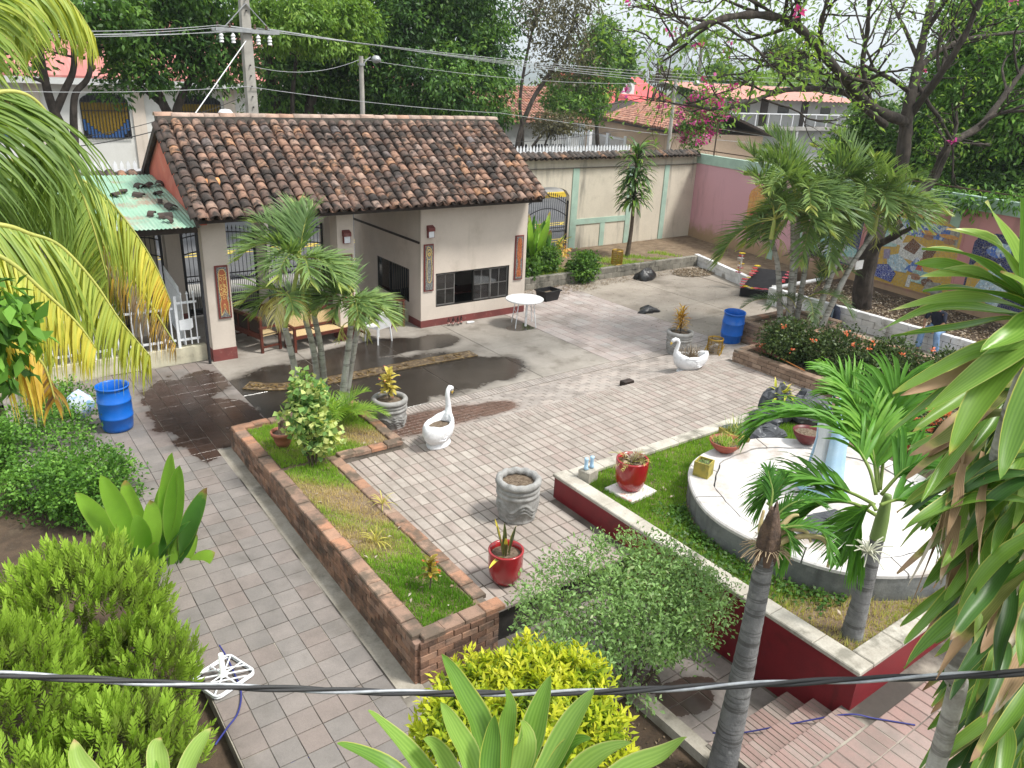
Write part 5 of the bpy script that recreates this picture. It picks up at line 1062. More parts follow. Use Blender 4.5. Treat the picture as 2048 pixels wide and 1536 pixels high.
# flower float: black draped frame with garlands
ff = thing('flower_float', 'black draped frame edged with red and yellow flowers by the white wall', 'flower stand', (22.9, 15.9, 0))
m_drape = M('black_drape', (.01, .01, .012), (.018, .017, .02), 5, .8)
fp = [(21.7, 16.2, .28), (22.3, 15.35, .26), (24.6, 16.2, .55), (23.8, 17.1, .6)]
MB().add([(x, y, z) for x, y, z in fp] + [(x, y, .02) for x, y, z in fp], [(0, 1, 2, 3), (7, 6, 5, 4), (0, 4, 5, 1), (1, 5, 6, 2), (2, 6, 7, 3), (3, 7, 4, 0)]).build('drape', m_drape, ff)
MB().tube([(22.6, 17.0, .3), (22.6, 17.0, 1.2)], .03, 6).build('post', m_wpaint, ff)
mf = {c: M('flower_' + c, v, tuple(x * .7 for x in v), 20, .7) for c, v in dict(red=(.55, .03, .04), yellow=(.75, .55, .03), pink=(.6, .12, .16), white=(.7, .68, .62)).items()}
runs_ = [((21.7, 16.2, .32), (22.3, 15.35, .3)), ((22.3, 15.35, .3), (24.6, 16.2, .6)), ((21.7, 16.2, .32), (23.8, 17.1, .65)), ((22.55, 17.0, .5), (22.55, 17.0, 1.25))]
for a, c_ in runs_:
    for k in range(9):
        p = Vector(a).lerp(Vector(c_), (k + .5) / 9) + Vector((random.uniform(-.05, .05), random.uniform(-.05, .05), random.uniform(0, .04))); b = MB(); r = random.uniform(.07, .12)
        for q in range(7): an = 2 * PI * q / 7; b.add([p, p + Vector((r * math.cos(an - .35), r * math.sin(an - .35), r * .5)), p + Vector((r * 1.2 * math.cos(an), r * 1.2 * math.sin(an), r * .35)), p + Vector((r * math.cos(an + .35), r * math.sin(an + .35), r * .5))], [(0, 1, 2, 3)])
        b.build('flower', mf[random.choice(['red', 'yellow', 'yellow', 'pink', 'white'])], ff)
# broom, backpack
br = thing('straw_broom', 'broom of red twigs lying on the tan brick planter edge', 'broom', (15.6, 10.3, .66))
hp = [Vector((15.42, 9.4, .66)), Vector((15.62, 10.25, .68))]; MB().tube(hp, .014, 8).build('handle', M('broom_wood', (.5, .2, .06), (.42, .17, .05), 8, .6), br)
b = MB(); dd = (hp[1] - hp[0]).normalized()
for i in range(60): e = hp[1] + dd * random.uniform(.5, .95) + Vector((random.uniform(-.28, .28), random.uniform(-.1, .1), random.uniform(-.04, .18))); b.tube([hp[1] + Vector((random.uniform(-.03, .03), 0, random.uniform(-.02, .02))), e], [.005, .003], 4, False)
b.build('twigs', M('broom_twig', (.2, .06, .04), (.3, .13, .09), 20, .8), br); MB().tube([hp[1] - dd * .03, hp[1] + dd * .08], .035, 8).build('binding', m_rwood, br)
bk = thing('backpack', 'dark blue backpack leaning on the white block wall', 'backpack', (21.55, 12.55, 0), rz=PI - .1)
m_navy = M('navy_cloth', (.012, .017, .035), (.02, .026, .05), 9, .8, coord='obj'); m_bstr = M('slate_strap', (.12, .17, .22), (.1, .14, .18), 9, .8)
MB().lathe([(.001, 0), (.2, .02), (.23, .2), (.21, .45), (.14, .6), (.001, .63)], 18, fn=lambda r, z, a, i: (r * (1 - .35 * abs(math.cos(a)) ** 3), z)).build('bag_body', m_navy, bk, True, True)
for s in (-1, 1): MB().tube([(.15, s * .08, .55), (.2, s * .1, .35), (.17, s * .1, .08)], .025, 6).build('strap', m_bstr, bk, True)
MB().tube([(0, -.05, .62), (0, 0, .68), (0, .05, .62)], .012, 6).build('handle', m_navy, bk, True)
# dark block whose colour stands for the shade in the plaza edge hole
tag(MB().bev((12.0, 11.66, .25), .3, .16, .13, .01).build('hole_block', m_wood), 'dark block standing for the hole in the plaza edge', 'block')
# pale bag and cooler behind the left barrel
cl_ = thing('feed_sack', 'pale blue and white sack beside the left blue barrel', 'sack', (1.5, 16.35, 0))
MB().lathe([(.001, 0), (.2, .02), (.23, .25), (.2, .4), (.12, .47), (.05, .52), (.001, .5)], 18, fn=lambda r, z, a, i: (r * (1 + .16 * math.sin(3 * a + i * 1.4)), z + .03 * math.sin(2 * a + i))).build('sack_body', M('sack_cloth', (.6, .66, .74), (.25, .42, .66), 7, .7, lo=.5, hi=.6), cl_, True, True)
# ================================================================ plant tools
def runit(n): v = RG.normal(size=(n, 3)); return v / np.linalg.norm(v, axis=1, keepdims=True)
def nrm(v): return v / np.maximum(np.linalg.norm(v, axis=1, keepdims=True), 1e-9)
def leafmesh(Pn, D, N, L, W, rnd, bend=.15):
    """one folded leaf-shaped face for each point"""
    n = len(Pn); L = np.broadcast_to(L, (n,))[:, None]; W = np.broadcast_to(W, (n,))[:, None]
    S_ = nrm(np.cross(D, N)); N = nrm(np.cross(S_, D))
    V = np.empty((n, 4, 3)); V[:, 0] = Pn; V[:, 1] = Pn + D * L * .48 + S_ * W * .5 + N * W * .12; V[:, 2] = Pn + D * L - N * L * bend; V[:, 3] = Pn + D * L * .48 - S_ * W * .5 + N * W * .12
    return V.reshape(-1, 3), np.arange(n * 4).reshape(n, 4), np.asarray(rnd)
def cloud(blobs, nclump, per, cr, L, W, hang=.2, outk=.7, shell=2.2, lv=.3, rs=.35, upn=.5, flat=.75):
    """leaves in clumps spread through ellipsoids; clumps give the light and dark masses"""
    w = np.array([b[1][0] * b[1][1] + b[1][0] * b[1][2] + b[1][1] * b[1][2] for b in blobs], float); w /= w.sum()
    PP, DD, NN, RR, LL = [], [], [], [], []
    for (c, r), k in zip(blobs, w):
        m = max(2, int(nclump * k)); c = np.array(c, float); r = np.array(r, float)
        u = runit(m); rad = RG.random(m) ** (1 / shell); ce = c + u * r * rad[:, None]; cs = RG.random(m)
        q = np.repeat(np.arange(m), per); off = RG.normal(size=(m * per, 3)) * cr * .55; off[:, 2] *= flat
        p = ce[q] + off; o = nrm((p - c) / r); d = nrm(o * outk + runit(m * per) * .8 + np.array([0, 0, -hang])); nn_ = nrm(o * .4 + np.array([0, 0, upn]) + runit(m * per) * .6)
        PP.append(p); DD.append(d); NN.append(nn_); RR.append(np.clip(cs[q] * (1 - rs) + RG.random(m * per) * rs, 0, 1)); LL.append(1 + (RG.random(m * per) - .5) * 2 * lv)
    P_ = np.concatenate(PP); k = np.concatenate(LL); return leafmesh(P_, np.concatenate(DD), np.concatenate(NN), L * k, W * k, np.concatenate(RR))
def leafy(name, mesh, mat, parent, kind=None):
    V, F, r = mesh; o = mk(name, V, F, mat, parent, rnd=r)
    return o
def cat(pts, k=8):
    P_ = [Vector(p) for p in pts]; out = []
    for i in range(len(P_) - 1):
        p0, p1, p2, p3 = P_[max(i - 1, 0)], P_[i], P_[i + 1], P_[min(i + 2, len(P_) - 1)]
        for j in range(k): t = j / k; out.append(.5 * ((2 * p1) + (p2 - p0) * t + (2 * p0 - 5 * p1 + 4 * p2 - p3) * t * t + (3 * p1 - p0 - 3 * p2 + p3) * t ** 3))
    return out + [P_[-1]]
class Strips:
    """many small ribbons in one mesh"""
    def __init__(s): s.V = []; s.F = []; s.r = []; s.n = 0
    def ribbon(s, pts, wid, side, r, fold=0.0, nv=None):
        k = len(pts); b = s.n
        for i, p in enumerate(pts):
            w = side * wid[i]
            if fold: up = nv * fold * wid[i]; s.V += [p - w + up, p, p + w + up]
            else: s.V += [p - w, p + w]
        c = 3 if fold else 2; s.n += c * k
        for i in range(k - 1):
            for j in range(c - 1): s.F.append((b + i * c + j, b + i * c + j + 1, b + i * c + c + j + 1, b + i * c + c + j)); s.r.append(r)
    def build(s, name, mat, parent, local=False):
        return mk(name, np.array([tuple(v) for v in s.V]), np.array(s.F), mat, parent, local, True, s.r)
def frond(parent, pts, mat, rmat, nl=60, Lm=.5, Wm=.02, grav=.5, ang=1.0, r0=.016, col=None, lift=.25, fold=0, seg=4, start=.12, local=False, jit=.12, upv=None):
    """feather leaf: rachis through pts, leaflets both sides"""
    c = cat(pts, 6); n = len(c); S0 = Strips(); cum = [0]
    for i in range(1, n): cum.append(cum[-1] + (c[i] - c[i - 1]).length)
    tot = cum[-1]
    def at(f):
        t = f * tot; i = 0
        while i < n - 2 and cum[i + 1] < t: i += 1
        q = (t - cum[i]) / max(1e-6, cum[i + 1] - cum[i]); return c[i].lerp(c[i + 1], q), (c[i + 1] - c[i]).normalized()
    for k in range(nl):
        f = start + (1 - start) * (k + .5) / nl; p, d = at(min(f, .999)); u = Vector((0, 0, 1)) if upv is None else upv; sd = d.cross(u)
        sd = sd.normalized() if sd.length > .05 else Vector((1, 0, 0)); up = sd.cross(d).normalized(); env = (math.sin(PI * min(1, .18 + .82 * (1 - abs(f - .42) / (.42 if f < .42 else .58))) * .5)) ** .8
        for s in (-1, 1):
            L = Lm * env * random.uniform(1 - jit, 1 + jit); a = ang * (1 - .45 * f) + random.uniform(-jit, jit); dv = (sd * s * math.sin(a) + d * math.cos(a) + up * (lift + random.uniform(-jit, jit))).normalized()
            pp = [p]; q = p
            for j in range(seg): q = q + dv * (L / seg); pp.append(q); dv = (dv + Vector((0, 0, -grav * (j + 1) / seg))).normalized()
            wd_ = [Wm * .55, Wm, Wm * .9, Wm * .55, Wm * .06] if seg == 4 else [Wm * (.6 + .4 * math.sin(PI * min(1, j / seg + .1))) * (1 - (j / seg) ** 3) + Wm * .04 for j in range(seg + 1)]
            side = dv.cross(up); side = side.normalized() if side.length > .05 else d
            side = (d * .8 + side * .2).normalized() if random.random() < .8 else side
            S0.ribbon(pp, wd_, side, min(1, max(0, (col(f) if col else .4) + random.uniform(-.1, .1))), fold, up)
    fo = S0.build('frond', mat, parent, local)
    b = MB().tube(c, [r0 * (1 - .85 * i / (n - 1)) for i in range(n)], 6).build('rachis', rmat, fo, True, True)
    return fo
def arch(base, az, el, L, droop, n=6):
    p = Vector(base); d = Vector((math.cos(el) * math.cos(az), math.cos(el) * math.sin(az), math.sin(el))); out = [p.copy()]
    for i in range(n): p = p + d * (L / n); out.append(p.copy()); d = (d + Vector((0, 0, -droop / n * (1 + .6 * i / n)))).normalized()
    return out
def blade(parent, pts, W, mat, n=14, chan=.25, wave=.06, tw=0.0, prof=None, name='leaf', up=None, local=False):
    """broad strap leaf through pts; channelled, wavy edged, uv for veins"""
    c = cat(pts, max(3, n // max(1, len(pts) - 1))); k = len(c); V = []; F = []; uv = []; ph = random.uniform(0, 6); m = 5
    for i, p in enumerate(c):
        f = i / (k - 1); d = (c[min(i + 1, k - 1)] - c[max(i - 1, 0)]).normalized(); u = Vector((0, 0, 1)) if up is None else up; s = d.cross(u); s = s.normalized() if s.length > .08 else Vector((1, 0, 0))
        nvec = s.cross(d).normalized()
        if tw: q = Matrix.Rotation(tw * f, 3, d); s = q @ s; nvec = q @ nvec
        w = W * (prof(f) if prof else (min(1, (.32 + 1.6 * f)) * (1 - max(0, (f - .5) / .5) ** 2.2) + .015)) * .5
        for j in range(m):
            a = (j - 2) / 2; e = wave * W * abs(a) * math.sin(9 * f + ph + (1.7 if a > 0 else 0)); V.append(p + s * (a * w) + nvec * (chan * w * a * a + e))
            uv.append((j / 4, f))
    for i in range(k - 1):
        for j in range(m - 1): F.append((i * m + j, i * m + j + 1, i * m + m + j + 1, i * m + m + j))
    o = MB().add(V, F).build(name, mat, parent, local, True); me = o.data; ul = me.uv_layers.new(name='uv')
    ul.data.foreach_set('uv', [x for l in me.loops for x in uv[l.vertex_index]])
    return o
def stem(parent, pts, rad, mat, name='trunk', n=12, k=8, rings=0, amp=.06):
    c = cat(pts, k); m = len(c); rr = []
    for i in range(m):
        f = i / (m - 1) * (len(rad) - 1); a = int(min(f, len(rad) - 2)); r = rad[a] + (rad[a + 1] - rad[a]) * (f - a)
        rr.append(r * (1 + (amp if rings and i % 2 else 0)))
    return MB().tube(c, rr, n).build(name, mat, parent, False, True)
def limbs(b, p, d, L, r, depth, tips, spread=.7, up=.15, kids=(2, 3), n=5, shrink=.68, wob=.25):
    p = Vector(p); d = Vector(d).normalized(); pts = [p.copy()]
    for i in range(n): d = (d + Vector((random.gauss(0, wob), random.gauss(0, wob), random.gauss(0, wob) + up)) * .35).normalized(); p = p + d * (L / n); pts.append(p.copy())
    b.tube(pts, [r * (1 - .45 * i / n) for i in range(n + 1)], max(4, min(10, int(4 + r * 40))), False)
    if depth == 0: tips.append((pts[-1], d)); tips.append((pts[-2], d)); return
    for i in range(random.randint(*kids)):
        s = random.randint(max(1, n - 3), n); nd = (d + Vector((random.gauss(0, spread), random.gauss(0, spread), random.gauss(0, spread * .7)))).normalized(); limbs(b, pts[s], nd, L * shrink * random.uniform(.7, 1.15), r * .55, depth - 1, tips, spread, up, kids, n, shrink, wob)
def tipleaves(tips, per, cr, L, W, hang=.3, rs=.5):
    T = np.array([tuple(t[0]) for t in tips]); D = np.array([tuple(t[1]) for t in tips]); q = np.repeat(np.arange(len(T)), per); n = len(q); cs = RG.random(len(T))
    p = T[q] + RG.normal(size=(n, 3)) * cr; d = nrm(D[q] * .4 + runit(n) + np.array([0, 0, -hang])); nn_ = nrm(runit(n) * .7 + np.array([0, 0, .8]))
    k = .7 + .6 * RG.random(n); return leafmesh(p, d, nn_, L * k, W * k, cs[q] * (1 - rs) + RG.random(n) * rs)
# ---------------------------------------------------------------- leaf colours
g_dark = LEAF('leaf_dark', [(0, (.018, .05, .014)), (.45, (.05, .125, .028)), (.8, (.12, .25, .045)), (1, (.24, .4, .075))], .3)
g_mid = LEAF('leaf_mid', [(0, (.03, .08, .014)), (.5, (.085, .19, .03)), (1, (.2, .36, .06))], .35)
g_light = LEAF('leaf_light', [(0, (.1, .2, .035)), (.5, (.2, .36, .06)), (1, (.36, .52, .11))], .4)
g_brown = LEAF('leaf_brownish', [(0, (.05, .05, .025)), (.5, (.11, .105, .055)), (1, (.17, .16, .09))], .3)
g_hedge = LEAF('leaf_hedge', [(0, (.035, .1, .015)), (.5, (.11, .26, .035)), (.85, (.22, .44, .07)), (1, (.34, .55, .12))], .35)
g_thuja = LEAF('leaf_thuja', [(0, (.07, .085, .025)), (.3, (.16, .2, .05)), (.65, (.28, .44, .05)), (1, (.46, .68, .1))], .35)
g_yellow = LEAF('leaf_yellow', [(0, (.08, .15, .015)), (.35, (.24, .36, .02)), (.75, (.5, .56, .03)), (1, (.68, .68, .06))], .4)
g_loose = LEAF('leaf_loose', [(0, (.1, .15, .06)), (.4, (.2, .34, .11)), (.8, (.3, .5, .16)), (1, (.42, .42, .26))], .35)
g_ixora = LEAF('leaf_ixora', [(0, (.02, .045, .012)), (.5, (.05, .09, .022)), (1, (.13, .18, .05))], .3)
g_varieg = LEAF('leaf_varieg', [(0, (.08, .2, .05)), (.4, (.2, .36, .1)), (.6, (.5, .6, .2)), (1, (.72, .74, .3))], .35)
g_areca = LEAF('leaf_areca', [(0, (.08, .15, .055)), (.4, (.19, .3, .095)), (.7, (.34, .44, .12)), (.88, (.58, .55, .16)), (1, (.74, .66, .4))], .35)
g_coco = LEAF('leaf_coco', [(0, (.11, .2, .05)), (.35, (.26, .38, .075)), (.6, (.5, .54, .09)), (.8, (.74, .64, .1)), (.92, (.66, .42, .08)), (1, (.3, .22, .15))], .4)
g_manila = LEAF('leaf_manila', [(0, (.05, .17, .025)), (.5, (.14, .34, .045)), (.8, (.28, .5, .07)), (1, (.5, .54, .16))], .4)
g_grass = LEAF('leaf_grass', [(0, (.12, .27, .03)), (.3, (.22, .42, .045)), (.55, (.36, .54, .08)), (.72, (.52, .5, .2)), (1, (.62, .5, .28))], .45, .7, .1)
g_flower = LEAF('petal_orange', [(0, (.75, .16, .06)), (1, (.85, .3, .16))], .3)
g_pink = LEAF('petal_pink', [(0, (.45, .02, .22)), (.5, (.65, .06, .36)), (1, (.72, .2, .5))], .35)
g_croton = LEAF('leaf_croton', [(0, (.1, .2, .03)), (.35, (.6, .52, .08)), (.7, (.78, .62, .16)), (1, (.66, .26, .12))], .35)
g_litter = LEAF('dry_litter', [(0, (.1, .07, .045)), (.6, (.26, .19, .12)), (1, (.5, .44, .36))], .1)
m_rach = M('rachis_yellow', (.42, .42, .1), (.32, .34, .08), 5, .5); m_rachg = M('rachis_green', (.2, .28, .06), (.16, .22, .05), 5, .5)
m_ptrunk = M('palm_trunk', (.46, .45, .42), (.32, .3, .27), 6, .9, bump=.6, bscale=25, dirt=(.14, .12, .1, .6), dscale=5, streak=(.1, .09, .08, (.5, .65), (2, 2, 16), .7), fine=.2)
m_ptrunk2 = M('manila_trunk', (.19, .19, .19), (.12, .12, .12), 5, .9, bump=.6, bscale=25, dirt=(.34, .34, .33, .5), dscale=4, streak=(.07, .068, .065, (.5, .62), (1.5, 1.5, 26), .8), fine=.2)
m_shaft = M('crown_shaft', (.33, .42, .1), (.4, .42, .12), 3, .5); m_tbark = M('tree_bark', (.06, .048, .04), (.03, .025, .021), 5, .95, bump=.9, bscale=14, streak=(.12, .1, .085, (.5, .7), (6, 6, .8), .6), fine=.3)
m_twig = M('twig', (.11, .085, .06), (.07, .052, .04), 9, .9, fine=.2)
m_husk = M('dead_husk', (.13, .085, .06), (.06, .042, .035), 12, .95, bump=.8, bscale=30, fine=.3)
# ================================================================ grass
def grass(name, label, n, sampler, h, mat, dryf, lean=.5, w=.006):
    xy, z = sampler(n); n = len(xy); p = np.column_stack([xy, np.full(n, z) if np.isscalar(z) else z]); a = RG.random(n) * 2 * PI; hh = h * (.35 + RG.random(n)) * (.6 + .9 * nz2(p, 9.0, 3)); d = np.column_stack([np.cos(a), np.sin(a), np.zeros(n)]) * (RG.random(n) * lean)[:, None]; d[:, 2] = 1; d = nrm(d)
    s = np.column_stack([-np.sin(a), np.cos(a), np.zeros(n)]) * (w * (.6 + .8 * RG.random(n)))[:, None]
    V = np.empty((n, 3, 3)); V[:, 0] = p - s; V[:, 1] = p + s; V[:, 2] = p + d * hh[:, None]
    o = mk(name, V.reshape(-1, 3), np.arange(n * 3).reshape(n, 3), mat, None, rnd=np.clip(dryf(p) + (RG.random(n) - .5) * .35, 0, 1)); o['kind'] = 'stuff'; return tag(o, label)
def nz2(p, f, s=0): return .5 + .25 * (np.sin(p[:, 0] * f + 1.3 + s) * np.cos(p[:, 1] * f * .8 + s) + np.sin(p[:, 0] * f * 2.3 + p[:, 1] * f * 1.7 + 2 + s))
def samp_rect(rects, z):
    ar = np.array([(b - a) * (d - c) for a, b, c, d in rects]); ar = ar / ar.sum()
    def f(n):
        k = RG.choice(len(rects), n, p=ar); r = np.array(rects)[k]; u = RG.random((n, 2)); return np.column_stack([r[:, 0] + (r[:, 1] - r[:, 0]) * u[:, 0], r[:, 2] + (r[:, 3] - r[:, 2]) * u[:, 1]]), z
    return f
def dry_pl(p):
    d = nz2(p, 2.1); mid = np.exp(-((p[:, 1] - 9.6) / 1.5) ** 2); right = np.exp(-((p[:, 0] - 5.5) / .7) ** 2 - ((p[:, 1] - 11.9) / .9) ** 2); lush = np.exp(-((p[:, 1] - 7.0) / 1.1) ** 2)
    return .3 + .6 * mid * d * 1.4 + .7 * right * d + .25 * d - .3 * lush
def keep(f, fn):
    def g(n): xy, z = f(n); k = fn(np.column_stack([xy, np.zeros(len(xy))])); return xy[k], z
    return g
grass('grass', 'short green grass with straw patches in the long brick planter', 60000, keep(samp_rect([(3.79, 4.55, 6.62, 11.3), (3.79, 5.8, 11.4, 13.15)], ZT - .055), lambda p: RG.random(len(p)) < .35 + .75 * (1 - dry_pl(p))), .06, g_grass, dry_pl, .6)
def dry_rp(p): d = nz2(p, 1.7, 2); return .2 + .22 * d + .55 * np.exp(-((p[:, 1] - 3.7) / .8) ** 2) * (p[:, 0] < 11)
def in_rp(f):
    def g(n):
        xy, z = f(n); k = np.hypot(xy[:, 0] - FC.x, xy[:, 1] - FC.y) > FR + .02; return xy[k], z
    return g
grass('grass', 'green grass in the red planter round the stage', 80000, in_rp(keep(samp_rect([(7.48, 9.6, 3.33, 8.16), (9.6, 12.5, 6.8, 8.16)], .638), lambda p: RG.random(len(p)) < 1.15 - dry_rp(p))), .07, g_grass, dry_rp, .6)
grass('grass', 'patchy grass on the bed under the cream wall', 9000, keep(samp_rect([(18.5, 23.5, 20.5, 21.8), (14.2, 18.5, 20.5, 21.6)], .31), lambda p: nz2(p, 1.8, 1) > .45), .11, g_grass, lambda p: .35 + .3 * nz2(p, 2), .8, .012)
# dark creeping weeds along the stage foot
a = RG.random(2600) * PI * 1.0 + PI * .78; rr = FR + .05 + np.abs(RG.normal(size=2600)) * .22; p = np.column_stack([FC.x + rr * np.cos(a), FC.y + rr * np.sin(a), .66 + RG.random(2600) * .08]); k = (p[:, 0] > 7.5) & (p[:, 1] > 3.9); p = p[k]; n = len(p)
o = leafy('weeds', leafmesh(p, nrm(runit(n) + [0, 0, .3]), nrm(runit(n) * .5 + [0, 0, 1]), .06, .045, RG.random(n) * .6), g_mid, None); o['kind'] = 'stuff'; tag(o, 'dark creeping weeds along the foot of the round stage')
# litter on the yard, at the walls, under the tree
def litter(label, rects, n, z, sc=.05, f=None):
    xy, _ = samp_rect(rects, z)(n); p = np.column_stack([xy, np.full(n, z) + RG.random(n) * .012])
    if f is not None: p = p[f(p)]
    n = len(p); d = runit(n); d[:, 2] *= .15; d = nrm(d); o = leafy('leaf_litter', leafmesh(p, d, nrm(runit(n) * .35 + [0, 0, 1]), sc * (.5 + RG.random(n)), sc * .6, RG.random(n)), g_litter, None); o['kind'] = 'stuff'; return tag(o, label)
litter('pale dry leaves scattered over the concrete yard', [(14, 23.5, 13.5, 20.2)], 700, .006, .045); litter('heap of dry leaves along the grey block wall', [(14.2, 24, 19.5, 20.22), (14.2, 18, 19.2, 20.2)], 2600, .012, .05); litter('dark pile of dead leaves in the yard corner', [(22.0, 23.9, 18.7, 20.1)], 2600, .02, .07, lambda p: np.hypot((p[:, 0] - 23) / 1.0, (p[:, 1] - 19.4) / .6) < 1); litter('dead leaf litter on the bed under the big tree', [(21.95, 25, 8, 15)], 4200, .47, .09); litter('few yellow leaves dropped on the planter grass', [(3.8, 4.55, 6.6, 11.2), (3.8, 5.8, 11.4, 13.1)], 60, ZT - .01, .06); litter('few dry leaves dropped on the red planter grass', [(7.5, 9.2, 3.4, 8.1)], 80, .69, .06); litter('fallen leaves on the dark soil bed', [(3.95, 5.6, 1.5, 4.9)], 500, -.28, .05); litter('dry leaf litter in the tan brick planters', [(15.55, 19.2, 6, 11.1), (17.75, 20, 11.6, 12.8)], 1600, .53, .06)
# ================================================================ hedges and shrubs
def bush(name, label, base, blobs, n, per, cr, L, W, mat, hang=.0, stems=5, cat_='bush', group=None, outk=.8, upn=.5, sm=None, shell=3.2, **kw):
    t = thing(name, label, cat_, base, group); leafy('foliage', cloud(blobs, n, per, cr, L, W, hang, outk, shell, upn=upn, **kw), mat, t)
    b = MB()
    for i in range(stems):
        c, r = random.choice(blobs); e = Vector(c) + Vector((random.uniform(-.7, .7) * r[0], random.uniform(-.7, .7) * r[1], random.uniform(-.2, .7) * r[2])); q = Vector(base) + Vector((random.uniform(-.12, .12), random.uniform(-.12, .12), 0)); b.tube([q, q.lerp(e, .5) + Vector((random.uniform(-.1, .1), random.uniform(-.1, .1), .1)), e], [.016, .011, .004], 5, False)
    b.build('stems', sm or m_twig, t); return t
bush('hedge_bush', 'rounded light green bush behind the left blue barrel', (.9, 15.6, -.3), [((.75, 15.5, .05), (1.0, .95, .7)), ((-.5, 15.2, .1), (1.0, 1.0, .8)), ((1.3, 16.9, 0), (.6, .6, .6))], 900, 14, .16, .075, .042, g_hedge, group='rounded hedge bushes')
bush('hedge_bush', 'rounded light green bush nearest the tall banana-like leaves', (1.2, 12.9, -.3), [((1.15, 12.9, .1), (.75, .9, .7)), ((.5, 13.6, -.05), (.7, .7, .6))], 800, 14, .15, .07, .04, g_hedge, group='rounded hedge bushes')
# thuja: upright flat sprays
def thuja(label, base, blobs, n):
    t = thing('thuja_bush', label, 'bush', base); w = np.array([b[1][0] * b[1][1] for b in blobs]); w = w / w.sum(); PP, DD, NN, RR = [], [], [], []
    for (c, r), k in zip(blobs, w):
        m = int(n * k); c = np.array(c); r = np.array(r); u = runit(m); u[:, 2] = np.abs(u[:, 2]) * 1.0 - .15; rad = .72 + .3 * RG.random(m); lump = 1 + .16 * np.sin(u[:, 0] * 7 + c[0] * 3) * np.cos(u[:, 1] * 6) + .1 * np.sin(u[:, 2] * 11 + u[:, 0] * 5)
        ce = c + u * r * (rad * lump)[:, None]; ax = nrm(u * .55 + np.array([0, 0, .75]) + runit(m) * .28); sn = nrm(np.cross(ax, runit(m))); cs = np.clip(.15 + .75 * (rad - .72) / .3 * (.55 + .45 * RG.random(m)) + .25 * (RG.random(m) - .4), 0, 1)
        for j in range(9):
            s = -1 if j % 2 else 1; f = j / 8; sd = nrm(np.cross(ax, sn)); p = ce + ax * (.16 * f - .03); d = nrm(ax * (.75 + .5 * f) + sd * s * (.75 * (1 - f) + .05) + runit(m) * .12)
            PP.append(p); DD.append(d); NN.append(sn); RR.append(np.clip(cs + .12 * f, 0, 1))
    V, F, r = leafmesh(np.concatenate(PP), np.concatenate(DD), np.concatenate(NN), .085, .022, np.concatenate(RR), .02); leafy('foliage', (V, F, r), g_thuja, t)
    b = MB(); tips = []
    for c, r in blobs: limbs(b, base, Vector(c) - Vector(base) + Vector((0, 0, .1)), (Vector(c) - Vector(base)).length * .6, .05, 2, tips, .4, .1, shrink=.4)
    b.build('branches', m_twig, t)
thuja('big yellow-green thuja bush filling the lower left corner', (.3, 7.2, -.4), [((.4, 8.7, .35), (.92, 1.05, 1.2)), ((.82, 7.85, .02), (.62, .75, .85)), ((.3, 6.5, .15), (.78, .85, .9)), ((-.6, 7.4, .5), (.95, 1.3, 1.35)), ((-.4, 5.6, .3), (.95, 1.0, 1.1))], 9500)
YB = [(Vector(PD(1055, 1390, 7.3)), .42), (Vector(PD(960, 1410, 7.2)), .34), (Vector(PD(1130, 1390, 7.3)), .36), (Vector(PD(1060, 1470, 7.0)), .5), (Vector(PD(930, 1480, 6.8)), .34), (Vector(PD(1150, 1480, 7.0)), .36)]
def sprig_bush(name, label, base, blobs, n, mat, L, W, k=9, len_=.22, cat_='bush', cs0=.5):
    """upright leafy sprigs with opposite leaves"""
    t = thing(name, label, cat_, base); PP, DD, NN, RR = [], [], [], []; sb = MB()
    w = np.array([r ** 2 for c, r in blobs]); w = w / w.sum()
    for (c, r), q in zip(blobs, w):
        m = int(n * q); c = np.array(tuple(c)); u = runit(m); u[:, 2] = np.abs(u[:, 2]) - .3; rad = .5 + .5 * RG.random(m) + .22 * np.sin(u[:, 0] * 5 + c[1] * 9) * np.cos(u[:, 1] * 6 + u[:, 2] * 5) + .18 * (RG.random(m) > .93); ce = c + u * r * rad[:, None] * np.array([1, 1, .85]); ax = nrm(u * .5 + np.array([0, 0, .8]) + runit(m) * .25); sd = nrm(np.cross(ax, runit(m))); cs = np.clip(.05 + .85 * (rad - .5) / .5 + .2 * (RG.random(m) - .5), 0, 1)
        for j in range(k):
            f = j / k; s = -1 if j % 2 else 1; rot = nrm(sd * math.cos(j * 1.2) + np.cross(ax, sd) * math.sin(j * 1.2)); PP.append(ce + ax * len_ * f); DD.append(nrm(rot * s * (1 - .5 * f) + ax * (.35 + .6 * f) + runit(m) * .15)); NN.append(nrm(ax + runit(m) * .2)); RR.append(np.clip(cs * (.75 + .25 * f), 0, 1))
        for i in range(0, m, 14): sb.tube([base, Vector(base).lerp(Vector(ce[i]), .6) + Vector((0, 0, .05)), ce[i]], [.012, .008, .003], 4, False)
    leafy('foliage', leafmesh(np.concatenate(PP), np.concatenate(DD), np.concatenate(NN), L, W, np.concatenate(RR)), mat, t); sb.build('stems', m_twig, t); return t
sprig_bush('duranta_bush', 'bright yellow leaved bush in the small soil bed', (4.2, 4.2, -.28), YB, 1900, g_yellow, .085, .032)
